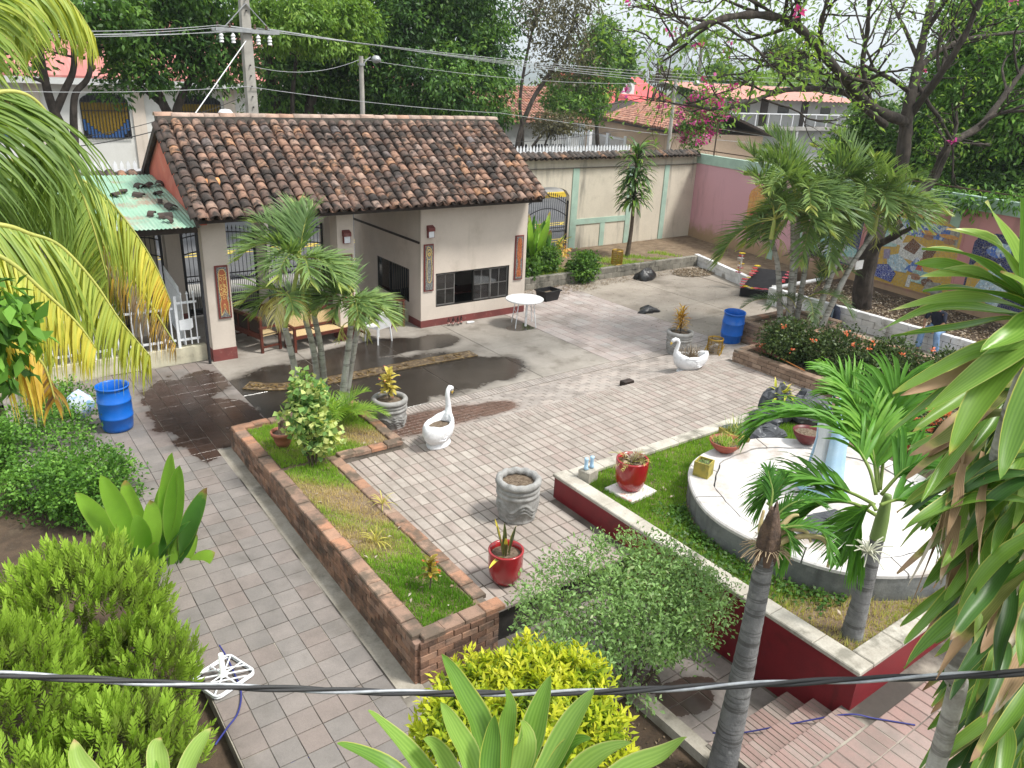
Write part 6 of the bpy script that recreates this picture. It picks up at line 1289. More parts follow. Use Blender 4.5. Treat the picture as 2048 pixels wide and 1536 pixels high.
# loose shrub with airy umbrella crown
t = thing('airy_shrub', 'loose umbrella-shaped green shrub in front of the red wall', 'shrub', (5.72, 5.0, -.3)); b = MB(); tips = []
for i in range(11): a = i * 2 * PI / 11 + random.uniform(-.2, .2); limbs(b, (5.72 + .08 * math.cos(a), 4.95 + .08 * math.sin(a), -.3), (math.cos(a) * .55, math.sin(a) * .45, 1.0), 1.15, .016, 3, tips, .55, .05, (2, 3), 4, .58, .2)
b.build('stems', m_twig, t); leafy('foliage', tuple(np.concatenate(x) if i == 2 else x for i, x in enumerate(tipleaves([(q, d) for q, d in tips if q.z > .45], 7, .07, .062, .026, .1)[:2] + ([tipleaves(tips[:1], 1, .1, .1, .1)[2][:0]],))) if 0 else tipleaves([(q, d) for q, d in tips if q.z > .4], 8, .075, .06, .026, .1), g_loose, t)
leafy('foliage', cloud([((5.5, 5.15, 1.05), (1.3, .95, .62)), ((6.3, 5.0, .75), (.75, .7, .55))], 1500, 10, .12, .055, .025, .05, .6, 4.5, rs=.6), g_loose, t)
# ixora row
for i, (x, y, r, lb) in enumerate(((16.0, 10.35, .72, 'dark ixora bush with orange flowers at the palm stems'), (16.35, 9.3, .85, 'dark ixora bush with orange flowers in the row middle'), (16.6, 8.1, .82, 'dark ixora bush with orange flowers above the rocks'), (16.9, 6.9, .85, 'dark ixora bush with orange flowers nearest the big leaves'))):
    t = bush('ixora_bush', lb, (x, y, .5), [((x, y, 1.0), (r * .85, r * .85, r * .75)), ((x + .2, y + .1, .8), (r * .8, r * .8, r * .6))], 420, 14, .16, .08, .045, g_ixora, group='ixora bushes in the tan brick planter')
    fl = MB(); PP = []
    for k in range(3): u = Vector((random.uniform(-1, .3), random.uniform(-1, .6), random.uniform(-.1, 1))).normalized(); PP += [Vector((x, y, 1.0)) + u * r * .88 + Vector((random.gauss(0, .03), random.gauss(0, .03), random.gauss(0, .02))) for _ in range(14)]
    p = np.array([tuple(v) for v in PP]); n = len(p); leafy('flowers', leafmesh(p, nrm(runit(n) + [0, 0, .5]), nrm(runit(n) * .4 + [0, 0, 1]), .05, .045, RG.random(n)), g_flower, t)
t = bush('ixora_bush', 'orange flowering bush behind the planter palm', (13.9, 5.6, .28), [((13.9, 5.7, .75), (.6, .8, .55))], 300, 14, .15, .08, .045, g_ixora, group='ixora bushes in the tan brick planter')
p = np.array([[13.9, 5.7, .75]]) + nrm(runit(60) + [-.6, -.3, .7])[np.repeat(np.arange(60), 12)] * np.array([.6, .8, .55]) + RG.normal(size=(720, 3)) * .03; leafy('flowers', leafmesh(p, nrm(runit(720) + [0, 0, .5]), nrm(runit(720) * .4 + [0, 0, 1]), .06, .05, RG.random(720)), g_flower, t)
# bushes by the cream wall
bush('garden_bush', 'dark green bush spilling over the grey block wall', (18.1, 20.4, .2), [((18.1, 20.3, .55), (.6, .45, .5))], 200, 14, .16, .1, .07, g_mid); bush('garden_bush', 'green bush with a yellow flower spray by the arched gate', (16.9, 21.2, .3), [((16.9, 21.1, .75), (.65, .5, .55))], 200, 14, .16, .11, .07, g_mid)
yf = tag(leafy('yellow_flower_spray', cloud([((18.2, 21.6, 1.05), (.22, .2, .4))], 10, 12, .1, .16, .06, .5), g_croton, None), 'yellow croton spray standing before the arched gate', 'plant')
# variegated shrub in the long planter and fern palm beside it
t = thing('variegated_shrub', 'pale yellow-green variegated shrub in the long planter', 'shrub', (4.28, 11.25, ZT - .05))
leafy('foliage', cloud([((4.32, 11.35, 1.65), (.26, .26, .36)), ((4.22, 11.35, 1.25), (.36, .34, .4)), ((4.45, 11.3, .95), (.3, .28, .35))], 95, 15, .13, .11, .1, .1, .8, 3, rs=.55), g_varieg, t); b = MB()
for i in range(6): a = i * 1.05; b.tube([(4.28 + .05 * math.cos(a), 11.25 + .05 * math.sin(a), ZT - .05), (4.28 + .12 * math.cos(a), 11.28 + .12 * math.sin(a), .8), (4.3 + .16 * math.cos(a), 11.32 + .16 * math.sin(a), 1.5)], [.018, .014, .006], 6)
b.build('stems', m_twig, t)
g_fern = LEAF('leaf_fern', [(0, (.08, .2, .02)), (.5, (.2, .38, .04)), (1, (.42, .55, .1))], .4)
t = thing('young_palm', 'young bright green fan palm at the foot of the palm stems', 'palm', (5.35, 12.5, ZT - .05))
for i in range(15): frond(t, arch((5.35, 12.5, ZT - .02), i * 2.4, random.uniform(.6, 1.3), random.uniform(.75, 1.1), 1.5), g_fern, m_rachg, 26, .34, .011, .3, .95, .008, lambda f: random.uniform(.3, .8), .3)
# small spiky plants in the planter
for i, (px, py, lb) in enumerate(((765, 1010, 'wispy yellow spider plant in the middle of the long planter'), (752, 1085, 'thin yellow spider plant on the grass of the long planter'))):
    t = thing('spider_plant', lb, 'plant', P(px, py, ZT - .05))
    for k in range(16): blade(t, arch(P(px, py, ZT - .04), k * 2.4, random.uniform(.5, 1.4), random.uniform(.2, .35), 1.6, 4), .014, BLADE('blade_yellow', (.45, .42, .06), (.62, .55, .12), (.7, .62, .2), (.5, .4, .2, .95)), 8)
def croton(label, base, h, n, L, W, mat, bare=.4, heads=1):
    t = thing('croton_plant', label, 'plant', base); b = MB(); base = Vector(base)
    for q in range(heads):
        e = base + Vector((random.uniform(-.1, .1) * q, random.uniform(-.1, .1) * q, h * (1 - .22 * q))); b.tube([base, base.lerp(e, .5) + Vector((.015, 0, 0)), e], [.012, .01, .006], 6)
        for k in range(n): f = bare + (1 - bare) * k / n; blade(t, arch(base.lerp(e, f), k * 2.4, random.uniform(.1, .5) + .8 * (k / n), L * random.uniform(.7, 1.1), 1.0, 4), W, mat, 8, .3, .1)
    b.build('stem', m_twig, t); return t
b_cro = BLADE('blade_croton', (.1, .12, .02), (.34, .26, .03), (.55, .4, .04), (.45, .1, .03, .9, .5), .3); b_croy = BLADE('blade_croton_yellow', (.5, .42, .1), (.85, .68, .12), (.8, .7, .3), (.5, .12, .1, 1.0, .6), .35); b_croo = BLADE('blade_croton_orange', (.3, .12, .03), (.75, .46, .05), (.8, .6, .1), (.4, .14, .06, .95, .5), .3)
croton('small croton with yellow and dark leaves in the long planter', P(860, 1180, ZT - .05), .42, 22, .17, .055, b_cro, .5)
croton('tall yellow croton growing in the left carved pot', (6.46, 12.67, .6), .6, 22, .24, .085, b_croy, .3, 2); croton('orange spiky croton growing in the right carved pot', (15.27, 13.08, .52), .62, 42, .3, .04, b_croo, .25, 2)
b_snake = BLADE('blade_snake', (.04, .06, .02), (.12, .12, .04), (.55, .45, .06), (.6, .5, .06, .86, .7), .1)
t = thing('snake_plant', 'stiff dark snake plant with yellow edges in the red pot', 'plant', (5.24, 6.98, ZP + .42))
for k, (az, el, L) in enumerate(((1.2, 1.35, .42), (2.6, 1.4, .5), (4, 1.3, .38), (5.2, 1.45, .46), (.2, 1.25, .4), (3.3, 1.5, .34), (3.6, .35, .42), (2.0, 1.3, .52))): blade(t, arch((5.24 + .05 * math.cos(az), 6.98 + .05 * math.sin(az), ZP + .41), az, el, L, .1 if el > 1 else .5, 4), .055, b_snake, 10, .5, .03)
t = thing('wilted_plant', 'withered reddish twigs and yellow sprigs in the wavy red pot', 'plant', (7.98, 7.46, 1.1))
for k in range(9): frond(t, arch((7.98, 7.46, 1.1), k * 2.3, random.uniform(.5, 1.3), random.uniform(.25, .45), 1.2, 5), g_areca if k % 3 else g_litter, m_twig, 9, .12, .007, .4, .8, .004, lambda f: .85)
leafy('dead_leaves', cloud([((7.98, 7.46, 1.13), (.16, .16, .06))], 14, 10, .06, .09, .05), g_litter, t)
# dry grass on swan, grass in bowls, bromeliad on rocks
def tuft(label, base, n, L, mat, w=.008, el=(.8, 1.5), name='grass_tuft', spread=.12, dr=1.0):
    S0 = Strips(); base = Vector(base)
    for k in range(n): q = arch(base + Vector((random.uniform(-1, 1) * spread, random.uniform(-1, 1) * spread, 0)), random.uniform(0, 6.28), random.uniform(*el), L * random.uniform(.5, 1.1), dr, 4); d = (q[-1] - q[0]); s = d.cross(Vector((0, 0, 1))); s = s.normalized() if s.length > .01 else Vector((1, 0, 0)); S0.ribbon(q, [w, w, w * .8, w * .5, w * .1], s, random.random())
    return tag(S0.build(name, mat, None), label, 'plant')
tuft('dry brown grass growing from the back of the right swan', (13.95, 11.58, .55), 140, .4, g_litter, .006, spread=.16); tuft('grass growing in the red clay bowl', (9.72, 7.08, ZS + .16), 260, .14, g_grass, .006, spread=.17); tuft('low moss tuft in the yellow cube planter', (8.78, 6.72, ZS + .19), 90, .06, g_loose, .006, spread=.08); tuft('spiky weeds in the yellow wedge planter', (10.2, 7.28, ZS + .12), 80, .35, g_areca, .008, spread=.12)
t = thing('bromeliad', 'yellow-green bromeliad growing on top of the rocks', 'plant', (12.5, 8.0, 1.15))
for k in range(26): blade(t, arch((12.5 + random.uniform(-.15, .2), 8.0 + random.uniform(-.1, .1), 1.12), k * 2.4, random.uniform(.3, 1.3), random.uniform(.25, .4), 1.0, 4), .05, BLADE('blade_brom', (.2, .28, .02), (.6, .58, .06), (.7, .62, .12), (.5, .3, .06, .95)), 8)
tuft('blades sprouting from the raised bed behind the stage', (13.6, 7.2, .29), 60, .7, g_loose, .016, (1.0, 1.5), 'agave', .25, .5)
o = tag(leafy('leaf_sprig', cloud([(tuple(PD(-10, 600, 4.2)), (.12, .12, .16)), (tuple(PD(5, 690, 4.2)), (.14, .12, .2))], 26, 12, .08, .1, .045, .5), g_hedge, None), 'dark green leafy sprig poking in at the left edge', 'branch')
# ================================================================ broad-leaved heliconia
b_hel = BLADE('blade_heliconia', (.16, .36, .035), (.32, .56, .06), (.3, .45, .08), (.4, .3, .08, 1.0), .45, 140, .35); b_held = BLADE('blade_heliconia_dark', (.05, .16, .03), (.12, .3, .05), (.3, .4, .08), (.35, .2, .08, .95), .35, 140, .35)
oval_ = lambda f: (math.sin(PI * min(1, max(0, f * 1.0)) ** .8) ** .75 if f > .3 else .08 + .0 * f) if 0 else (.08 if f < .28 else max(.02, math.sin(PI * ((f - .28) / .72) ** .85) ** .7))
def helic(label, base, leaves, mat, group=None):
    t = thing('heliconia', label, 'plant', base, group)
    for (dx, dy, az, el, L, W) in leaves: blade(t, arch((base[0] + dx, base[1] + dy, base[2]), az, el, L, .35, 5), W, mat[random.random() < .35], 16, .35, .05, random.uniform(-.6, .6), oval_)
    return t
lv = []
for px, py, bx, by in ((345, 905, 330, 1120), (330, 960, 320, 1130), (415, 975, 345, 1130), (200, 950, 290, 1120), (150, 985, 280, 1130), (360, 930, 335, 1130), (400, 1010, 350, 1140), (250, 960, 300, 1110), (300, 1000, 310, 1120), (430, 1105, 360, 1150), (340, 1010, 325, 1130), (375, 1040, 335, 1140), (270, 1030, 300, 1130), (395, 1070, 345, 1150), (318, 1060, 318, 1140)):
    lv.append((px, py, bx, by))
t = thing('heliconia', 'tall bright green paddle leaves between thuja and path', 'plant', (1.5, 10.3, -.3))
for i, (px, py, bx, by) in enumerate(lv):
    q = PY(px, py, 10.3 + .25 * math.sin(i * 2)); bs = PY(bx, by + 25, 10.3); m_ = bs.lerp(q, .5) + Vector((0, 0, .08)); blade(t, [bs, m_, q], .27, (b_hel, b_held)[i % 4 == 2], 16, .3, .05, random.uniform(-.7, .7), oval_, up=Vector((-.2, -.8, .5)))
for i in range(5): q = PY(450 - 25 * i, 1180 - 30 * (i % 2), 10.0); blade(t, [PY(350, 1200, 10.2), PY(390, 1150 + 10 * i, 10.1), q], .2, b_hel, 14, .3, .05, .3, oval_)
for i in range(12): a = i * 2.4; blade(t, arch((1.45, 10.4, -.3), a, random.uniform(.9, 1.4), random.uniform(.8, 1.2), .5), .24, b_held if i % 2 else b_hel, 14, .35, .05, random.uniform(-.6, .6), oval_)
helic('clump of bright green paddle leaves before the arched gate', (15.9, 21.3, .3), [(random.uniform(-.9, 1.3), random.uniform(-.4, .5), random.uniform(0, 6.28), random.uniform(1.1, 1.5), random.uniform(1.4, 2.3), random.uniform(.2, .28)) for _ in range(44)], (b_hel, b_held))
bush('ground_plant', 'dark leafy undergrowth at the foot of the paddle leaves', (16, 20.9, .3), [((15.6, 20.8, .55), (1.2, .35, .4)), ((14.8, 20.8, .5), (.6, .3, .3))], 160, 12, .18, .16, .08, g_mid)
# ================================================================ palms
def areca_head(t, c, nf, L, az0=0, els=(.5, 1.35), col=None, mat=g_areca, nl=62, Lm=.48, dead=0, lw=.021):
    for i in range(nf):
        az = az0 + i * 2.4; el = els[0] + (els[1] - els[0]) * ((i * .618) % 1); cf = (lambda f, q=random.uniform(.12, .48): q + (.3 if f > .9 else 0)) if col is None else col
        frond(t, arch(c, az, el, L * random.uniform(.85, 1.1), 1.75 - .4 * (el > 1)), mat, m_rach, int(nl * .6), Lm * 1.15, lw, .22, .85, .015, cf, .42, 0, 4, .16, jit=.2)
    for i in range(dead): frond(t, arch(c, az0 + i * 1.7, -.2, L * .7, 1.6), mat, m_rach, 40, .42, .011, .9, .8, .012, lambda f: .95, .0)
def pstem(t, pts, r, k=10): stem(t, pts, r, m_ptrunk, 'trunk', 12, k, 1, .07)
def fruit(t, c, az, L=.55):
    b = MB(); q = arch(c, az, .3, L, 2.2, 5); b.tube(q, .01, 5, False)
    for i in range(16): s = q[2].lerp(q[-1], random.random()); e = s + Vector((random.uniform(-.12, .12), random.uniform(-.12, .12), -random.uniform(.1, .28))); b.tube([s, s.lerp(e, .5) + Vector((random.uniform(-.03, .03), random.uniform(-.03, .03), 0)), e], [.006, .005, .004], 4, False)
    b.build('flower_stalk', m_rach, t)
# left clump in the long planter: five slim stems
tL = thing('areca_palm', 'clump of slim grey palm stems rising from the long planter', 'palm', (5.4, 13.1, ZT - .05), 'areca palm clumps')
Yc = 13.2
def st(px0, py0, mid, top, y1, r0=.075, r1=.05):
    a = P(px0, py0, ZT - .05); e = PY(*top, y1); m_ = PY(*mid, (a.y + y1) / 2); pstem(tL, [a, m_, e], [r0, .06, r1], 14); return e
e1 = st(606, 822, (588, 730), (570, 655), 13.0); e2 = st(640, 800, (627, 700), (611, 640), 13.1, .06, .045); e3 = st(652, 800, (642, 700), (628, 630), 13.2, .06, .045); e4 = st(682, 815, (694, 720), (702, 650), 13.0, .075, .05); e5 = st(690, 812, (704, 720), (716, 655), 13.2, .06, .045)
for e in (e4, e5): stem(tL, [e, e + Vector((.02, 0, .3)), e + Vector((.03, 0, .55))], [.062, .055, .03], m_shaft, 'crown_shaft')
cU = PY(600, 520, 13.1); cR = PY(704, 600, 13.0); cM = PY(568, 590, 13.0)
stem(tL, [e1, e1.lerp(cU, .5), cU], [.045, .04, .03], m_shaft, 'crown_shaft'); stem(tL, [e2, e2.lerp(cU, .6), cU], [.04, .035, .03], m_shaft, 'crown_shaft'); stem(tL, [e3, e3.lerp(cU, .6), cU], [.04, .035, .03], m_shaft, 'crown_shaft')
areca_head(tL, cU, 15, 1.15, .3, (.1, 1.4), nl=56, Lm=.5); areca_head(tL, cR, 15, .95, 1.1, (-.1, 1.2), nl=50, Lm=.46); areca_head(tL, cM, 4, .85, 2.2, (.0, .8), nl=44, Lm=.42, dead=3)
for az in (3.4, 4.4, .4): fruit(tL, cU, az, .7)
for az in (3.6, 5.5, .9): fruit(tL, e4 + Vector((0, 0, .05)), az, .5)
# right clump behind the brick planter
tR = thing('areca_palm', 'big clump of feathery palms over the tan brick planters', 'palm', (19.1, 12, .5), 'areca palm clumps')
for (bx, by), (cx_, cy_, cz_), r in (((18.6, 12.35), (17.6, 12.4, 3.5), .085), ((18.75, 12.2), (18.1, 12.2, 4.0), .085), ((19.2, 12.45), (18.9, 12.6, 4.1), .08), ((19.35, 12.35), (19.2, 12.3, 3.8), .08), ((19.0, 11.6), (20.3, 11.7, 4.0), .085), ((19.15, 11.45), (20.6, 11.3, 3.6), .085)):
    c_ = Vector((cx_, cy_, cz_)); a_ = Vector((bx, by, .5)); pstem(tR, [a_, a_.lerp(c_, .5) + Vector((0, 0, -.1)) * 0 + Vector((0, 0, .1)), c_ - Vector((0, 0, .5))], [r, r * .8, r * .65], 14); stem(tR, [c_ - Vector((0, 0, .52)), c_ - Vector((0, 0, .2)), c_], [r * .8, r * .7, .035], m_shaft, 'crown_shaft')
    areca_head(tR, c_, 13, 2.05, random.uniform(0, 6), (-.25, 1.4), nl=60, Lm=.66, lw=.03)
    fruit(tR, c_ - Vector((0, 0, .5)), random.uniform(2, 5), .6)
for i in range(8): frond(tR, arch((18.6 + .15 * i, 12.1 - .05 * i, .9 + .15 * i), 2.2 + i * .9, random.uniform(.4, 1.1), 1.5, 1.7), g_areca, m_rach, 50, .5, .0125, .42, .95, .013, lambda f: .1, .4)
# planter palm in the corner of the red planter
b_man = g_manila
tp_ = thing('manila_palm', 'stout young palm with glossy arching fronds in the red planter corner', 'palm', (7.8, 3.5, .64))
stem(tp_, [(7.8, 3.5, .6), (7.82, 3.5, 1.2), (7.88, 3.52, 1.95)], [.13, .1, .075], m_ptrunk2, 'trunk', 14, 14, 1, .03); stem(tp_, [(7.88, 3.52, 1.95), (7.9, 3.53, 2.2), (7.92, 3.54, 2.5)], [.085, .075, .04], M('green_shaft', (.16, .24, .07), (.2, .28, .09), 4, .5), 'crown_shaft')
def pf_(px_list, d, col=.4, **kw): frond(tp_, [PD(a, b_, d + (.25 * k / len(px_list) if d else 0)) for k, (a, b_) in enumerate(px_list)], g_manila, m_rachg, 50, .62, .032, .5, .75, .02, (lambda f, c=col: c), .3, .3, 4, .2, jit=.16, **kw)
pf_([(1752, 990), (1735, 930), (1690, 870), (1620, 835), (1540, 840), (1500, 870)], 8.75, .45); pf_([(1750, 1010), (1700, 985), (1620, 960), (1555, 975), (1525, 1010)], 8.6, .35); pf_([(1752, 1030), (1700, 1005), (1640, 1010), (1590, 1050), (1560, 1110)], 8.4, .4)
pf_([(1758, 980), (1750, 900), (1720, 820), (1690, 770), (1650, 740)], 9.1, .5); pf_([(1760, 980), (1770, 890), (1780, 820), (1800, 770), (1840, 760)], 9.2, .4); pf_([(1762, 990), (1810, 940), (1860, 930), (1910, 960), (1940, 1000)], 8.8, .3); pf_([(1760, 1010), (1800, 1000), (1840, 1020), (1870, 1070)], 8.5, .3); pf_([(1752, 1020), (1740, 1010), (1715, 1050), (1700, 1100)], 8.3, .35); pf_([(1756, 985), (1740, 880), (1700, 800), (1660, 790)], 9.0, .6)
fb = MB()
for i in range(40): s = PD(1735, 1105, 8.35); e = s + Vector((random.uniform(-.2, .2), random.uniform(-.2, .2), random.uniform(-.12, .16))); fb.tube([s, s.lerp(e, .6) + Vector((0, 0, .03)), e], [.008, .007, .005], 4, False)
fb.build('flower_stalk', M('pale_bloom', (.6, .6, .48), (.5, .5, .4), 9, .7), tp_)
# headless palm with ringed grey trunk at the right foot
tm = thing('manila_palm', 'tall ringed grey palm trunk with a withered top beside the steps', 'palm', (5.75, 3.45, -.25))
stem(tm, [(5.62, 3.5, -.35), (5.66, 3.5, .5), (5.7, 3.51, 1.6), (5.72, 3.52, 2.55)], [.16, .13, .1, .085], m_ptrunk2, 'trunk', 18, 18, 1, .035)
tz = Vector((5.72, 3.52, 2.55)); MB().lathe([(.09, -.12), (.1, .0), (.1, .12), (.088, .24), (.07, .36), (.05, .46), (.02, .44)], 22, tz, lambda r, z, a, i: (r * (1 + .1 * math.sin(5 * a + i * .5) + .07 * math.sin(9 * a)), z + (.05 * math.sin(2 * a + 1) + .035 * math.sin(5 * a) if i > 3 else 0))).build('dead_sheath', m_husk, tm, False, True)
b = MB()
for i in range(60): a = random.uniform(0, 6.28); s = tz + Vector((.1 * math.cos(a), .1 * math.sin(a), .06)); e = s + Vector((.12 * math.cos(a) + random.gauss(0, .03), .12 * math.sin(a) + random.gauss(0, .03), random.uniform(-.16, .02))); b.tube([s, s.lerp(e, .5) + Vector((0, 0, .02)), e], .004, 4, False)
b.build('root_fringe', M('pale_fibre', (.42, .32, .2), (.3, .22, .14), 9, .9), tm)
def tf(pxs, d, c, nl=24, L=.24, m_=g_manila, W=.014, g=.3): frond(tm, [PD(a, b_, d) for a, b_ in pxs], m_, m_husk if c > .9 else m_rachg, nl, L, W, g, .7, .018, lambda f: c, .2, .3)
d0 = (tz - Vector((0, 0, CH))).length
tf([(1540, 1020), (1545, 985), (1540, 960), (1535, 935)], d0, .1, 26, .2); tf([(1545, 1040), (1580, 1010), (1620, 1000), (1650, 1015)], d0, .15, 24, .22); tf([(1555, 1060), (1600, 1052), (1645, 1065), (1665, 1120)], d0 - .1, .3, 26, .24); tf([(1535, 1010), (1560, 975), (1570, 950)], d0 + .1, .2, 18, .16); tf([(1545, 1050), (1570, 1060), (1590, 1100)], d0 - .1, .2, 18, .22)
for pxs in ([(1548, 1075), (1575, 1060), (1610, 1062), (1622, 1085)], [(1552, 1090), (1585, 1075), (1640, 1075), (1660, 1105), (1655, 1135)], [(1535, 1080), (1520, 1060), (1528, 1020)], [(1550, 1070), (1580, 1035), (1598, 1030)]): stem(tm, [PD(a, b_, d0 - .05) for a, b_ in pxs], [.035, .022, .012], m_husk if random.random() < .5 else M('pale_stalk', (.5, .42, .2), (.4, .3, .16), 6, .7), 'leaf_stalk', 8)
# ================================================================ coconut fronds at the left edge
tc_ = thing('coconut_palm', 'coconut palm with yellowing fronds hanging in from the left', 'palm', PD(-420, 560, 5.6) * 1)
cc0 = PD(-420, 560, 5.6); stem(tc_, [(cc0.x - .1, cc0.y + .1, -.4), (cc0.x - .05, cc0.y, 2.5), cc0], [.2, .16, .15], m_ptrunk, 'trunk', 14, 14, 1, .05)
def cf(pxs, d, c0, c1, nl=75, Lm=.85, dd=0, W=.0095, g=.75): frond(tc_, [PD(a, b_, d + dd * k / len(pxs)) for k, (a, b_) in enumerate(pxs)], g_coco, m_rach, int(nl * 1.8), Lm * .85, W, g, .95, .022, lambda f: c0 + (c1 - c0) * f ** 2, -.75, .35, 6, .0, jit=.2)
cf([(-400, 480), (-200, 280), (-60, 205), (20, 183), (75, 205), (115, 265), (150, 350), (185, 450), (215, 560)], 5.3, .1, .45, 120, .95, .4); cf([(-400, 500), (-150, 350), (40, 322), (130, 345), (200, 385), (262, 455), (310, 530), (342, 605)], 6.0, .12, .88, 120, .8, .4); cf([(-400, 520), (-150, 440), (0, 450), (60, 468), (120, 492), (188, 564), (239, 639), (300, 712)], 5.0, .35, .62, 110, .75, .3)
cf([(-400, 540), (-150, 470), (0, 513), (85, 581), (154, 646), (192, 697)], 4.6, .5, .75, 90, .62, .2); cf([(-400, 580), (-150, 620), (0, 667), (51, 697), (88, 732), (110, 800)], 4.4, .72, .97, 80, .5, .2); cf([(-400, 300), (-150, 0), (20, -50), (100, -25), (150, 15), (190, 75)], 6.2, .25, .6, 90, .7, .3); cf([(-400, 350), (-120, 60), (0, -20), (50, 20), (75, 90)], 5.8, .3, .5, 80, .7)
cf([(-400, 520), (-100, 360), (60, 380), (150, 440), (215, 540), (250, 640)], 6.4, .05, .3, 110, .85, .3); cf([(100, 400), (200, 480), (270, 560), (320, 640), (352, 690)], 6.6, .98, 1, 40, .55, .1, .008, 1.4); cf([(-400, 540), (-150, 520), (-20, 560), (60, 640), (110, 720)], 5.6, .15, .5, 90, .8, .3)
# ================================================================ dracaenas
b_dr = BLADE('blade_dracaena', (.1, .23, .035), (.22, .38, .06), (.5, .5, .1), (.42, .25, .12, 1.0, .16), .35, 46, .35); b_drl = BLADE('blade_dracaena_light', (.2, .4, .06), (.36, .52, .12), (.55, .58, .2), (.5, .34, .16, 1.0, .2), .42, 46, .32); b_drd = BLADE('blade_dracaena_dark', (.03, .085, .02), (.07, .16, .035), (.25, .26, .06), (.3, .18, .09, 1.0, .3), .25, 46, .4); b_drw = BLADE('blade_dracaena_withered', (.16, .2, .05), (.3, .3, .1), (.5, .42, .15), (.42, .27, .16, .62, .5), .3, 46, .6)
b_drdead = BLADE('blade_dracaena_dead', (.22, .14, .075), (.4, .27, .15), (.45, .33, .2), (.6, .52, .42, .85, .6), .2, 46, .75)
dr = thing('dracaena', 'large dracaena with long drooping strap leaves at the right edge', 'dracaena', (2.85, .8, 0))
def dl(pxs, W, mat, d=2.6, dd=.25, tw=0): blade(dr, [PD(a, b_, d + dd * (1 - k / (len(pxs) - 1))) for k, (a, b_) in enumerate(pxs)], W * .68, mat, 16, .45, .1, tw, lambda f: min(1, .45 + 1.3 * f) * (1 - max(0, (f - .45) / .55) ** 2.0) + .02)
stem(dr, [(2.95, .82, 0), PD(1868, 1545, 3.95), PD(1910, 1340, 3.55), PD(1960, 1100, 3.2), PD(2010, 880, 2.95), PD(2080, 680, 2.8)], [.06, .036, .034, .033, .032, .028], m_ptrunk, 'trunk', 12, 12, 1, .03)
stem(dr, [(3.75, .72, 0), PD(2075, 1536, 4.6), PD(2110, 1250, 4.3), PD(2150, 980, 4.0)], [.07, .05, .045, .035], m_ptrunk, 'trunk', 12, 12, 1, .03)
B0 = (2110, 650)
for pxs, W, m_ in (([B0, (2050, 560), (2010, 470), (1972, 402)], .1, b_drl), ([B0, (2040, 560), (1990, 490), (1893, 458)], .105, b_drl), ([B0, (2000, 555), (1930, 510), (1843, 500)], .095, b_dr), ([B0, (2000, 575), (1910, 535), (1828, 528)], .09, b_dr), ([B0, (2000, 570), (1930, 550), (1838, 553)], .09, b_drl), ([B0, (2020, 600), (1930, 580), (1846, 584)], .095, b_dr), ([B0, (2000, 605), (1900, 600), (1778, 621)], .08, b_drl), ([B0, (2000, 625), (1880, 620), (1757, 660)], .1, b_drl), ([B0, (2010, 640), (1900, 660), (1782, 674)], .085, b_dr), ([B0, (2060, 600), (2040, 540), (2046, 395)], .1, b_dr), ([B0, (2070, 640), (2030, 670), (1960, 705)], .125, b_drl), ([B0, (2030, 690), (1930, 715), (1785, 787)], .1, b_dr), ([B0, (2020, 700), (1920, 750), (1800, 792)], .08, b_drw), ([B0, (2060, 680), (1980, 730), (1850, 822)], .12, b_drl), ([B0, (2050, 700), (1960, 800), (1898, 912)], .13, b_dr), ([B0, (2080, 640), (2060, 580), (2000, 545)], .1, b_drl), ([B0, (2090, 720), (2030, 850), (2000, 960)], .12, b_dr), ([B0, (2040, 700), (1900, 780), (1770, 870)], .1, b_dr)): dl(pxs, W, m_, 2.6, .25, random.uniform(-.9, .5))
random.seed(5)
for i in range(74):   # middle tier, hanging and often withered
    q_ = random.random(); bx, by = 2040 + random.uniform(-30, 60), 690 + 430 * q_; tx = random.uniform(1775, 2040) + 20 * q_; ty = by + random.uniform(110, 270) - (2030 - tx) * .12; m_ = random.choice((b_dr, b_dr, b_drl, b_drd, b_drw)); dl([(bx, by), ((bx + tx) / 2 + 10, (by + ty) / 2 - random.uniform(5, 35)), ((bx + 3 * tx) / 4, (by + 3 * ty) / 4 - 10), (tx, ty)], random.uniform(.06, .095), m_, 2.7 + .55 * random.random(), .25, random.uniform(-.7, .7))
for i in range(24):   # dead tan leaves hanging straight
    bx, by = random.uniform(1900, 2060), random.uniform(850, 1080); tx = bx - random.uniform(10, 90); ty = by + random.uniform(120, 260); dl([(bx, by), (bx - 10, by + 40), ((bx + tx) / 2, (by + ty) / 2 + 10), (tx, ty)], random.uniform(.03, .055), b_drdead, 2.75 + .45 * random.random(), .1, random.uniform(-3, 3))
for i in range(70):   # right column in front
    bx, by = random.uniform(1990, 2120), random.uniform(900, 1480); tx = bx - random.uniform(20, 150); ty = by + random.uniform(130, 260); dl([(bx, by), ((bx + tx) / 2 + 15, (by + ty) / 2 - random.uniform(5, 40)), (tx, ty)], random.uniform(.06, .1), random.choice((b_drd, b_drd, b_dr, b_dr, b_drw, b_drdead)), 3.3 + .6 * random.random(), .2, random.uniform(-.8, .8))
for i in range(80):   # lower darker tier
    q_ = random.random(); bx, by = 2070 + random.uniform(-70, 40), 960 + 520 * q_; tx = random.uniform(1815, 2060); ty = by + random.uniform(110, 250); dl([(bx, by), ((bx + tx) / 2 + 15, (by + ty) / 2 - random.uniform(10, 45)), (tx, ty)], random.uniform(.07, .11), random.choice((b_drd, b_drd, b_dr, b_drd, b_drw)), 3.95 + .5 * random.random(), .2, random.uniform(-.7, .7))
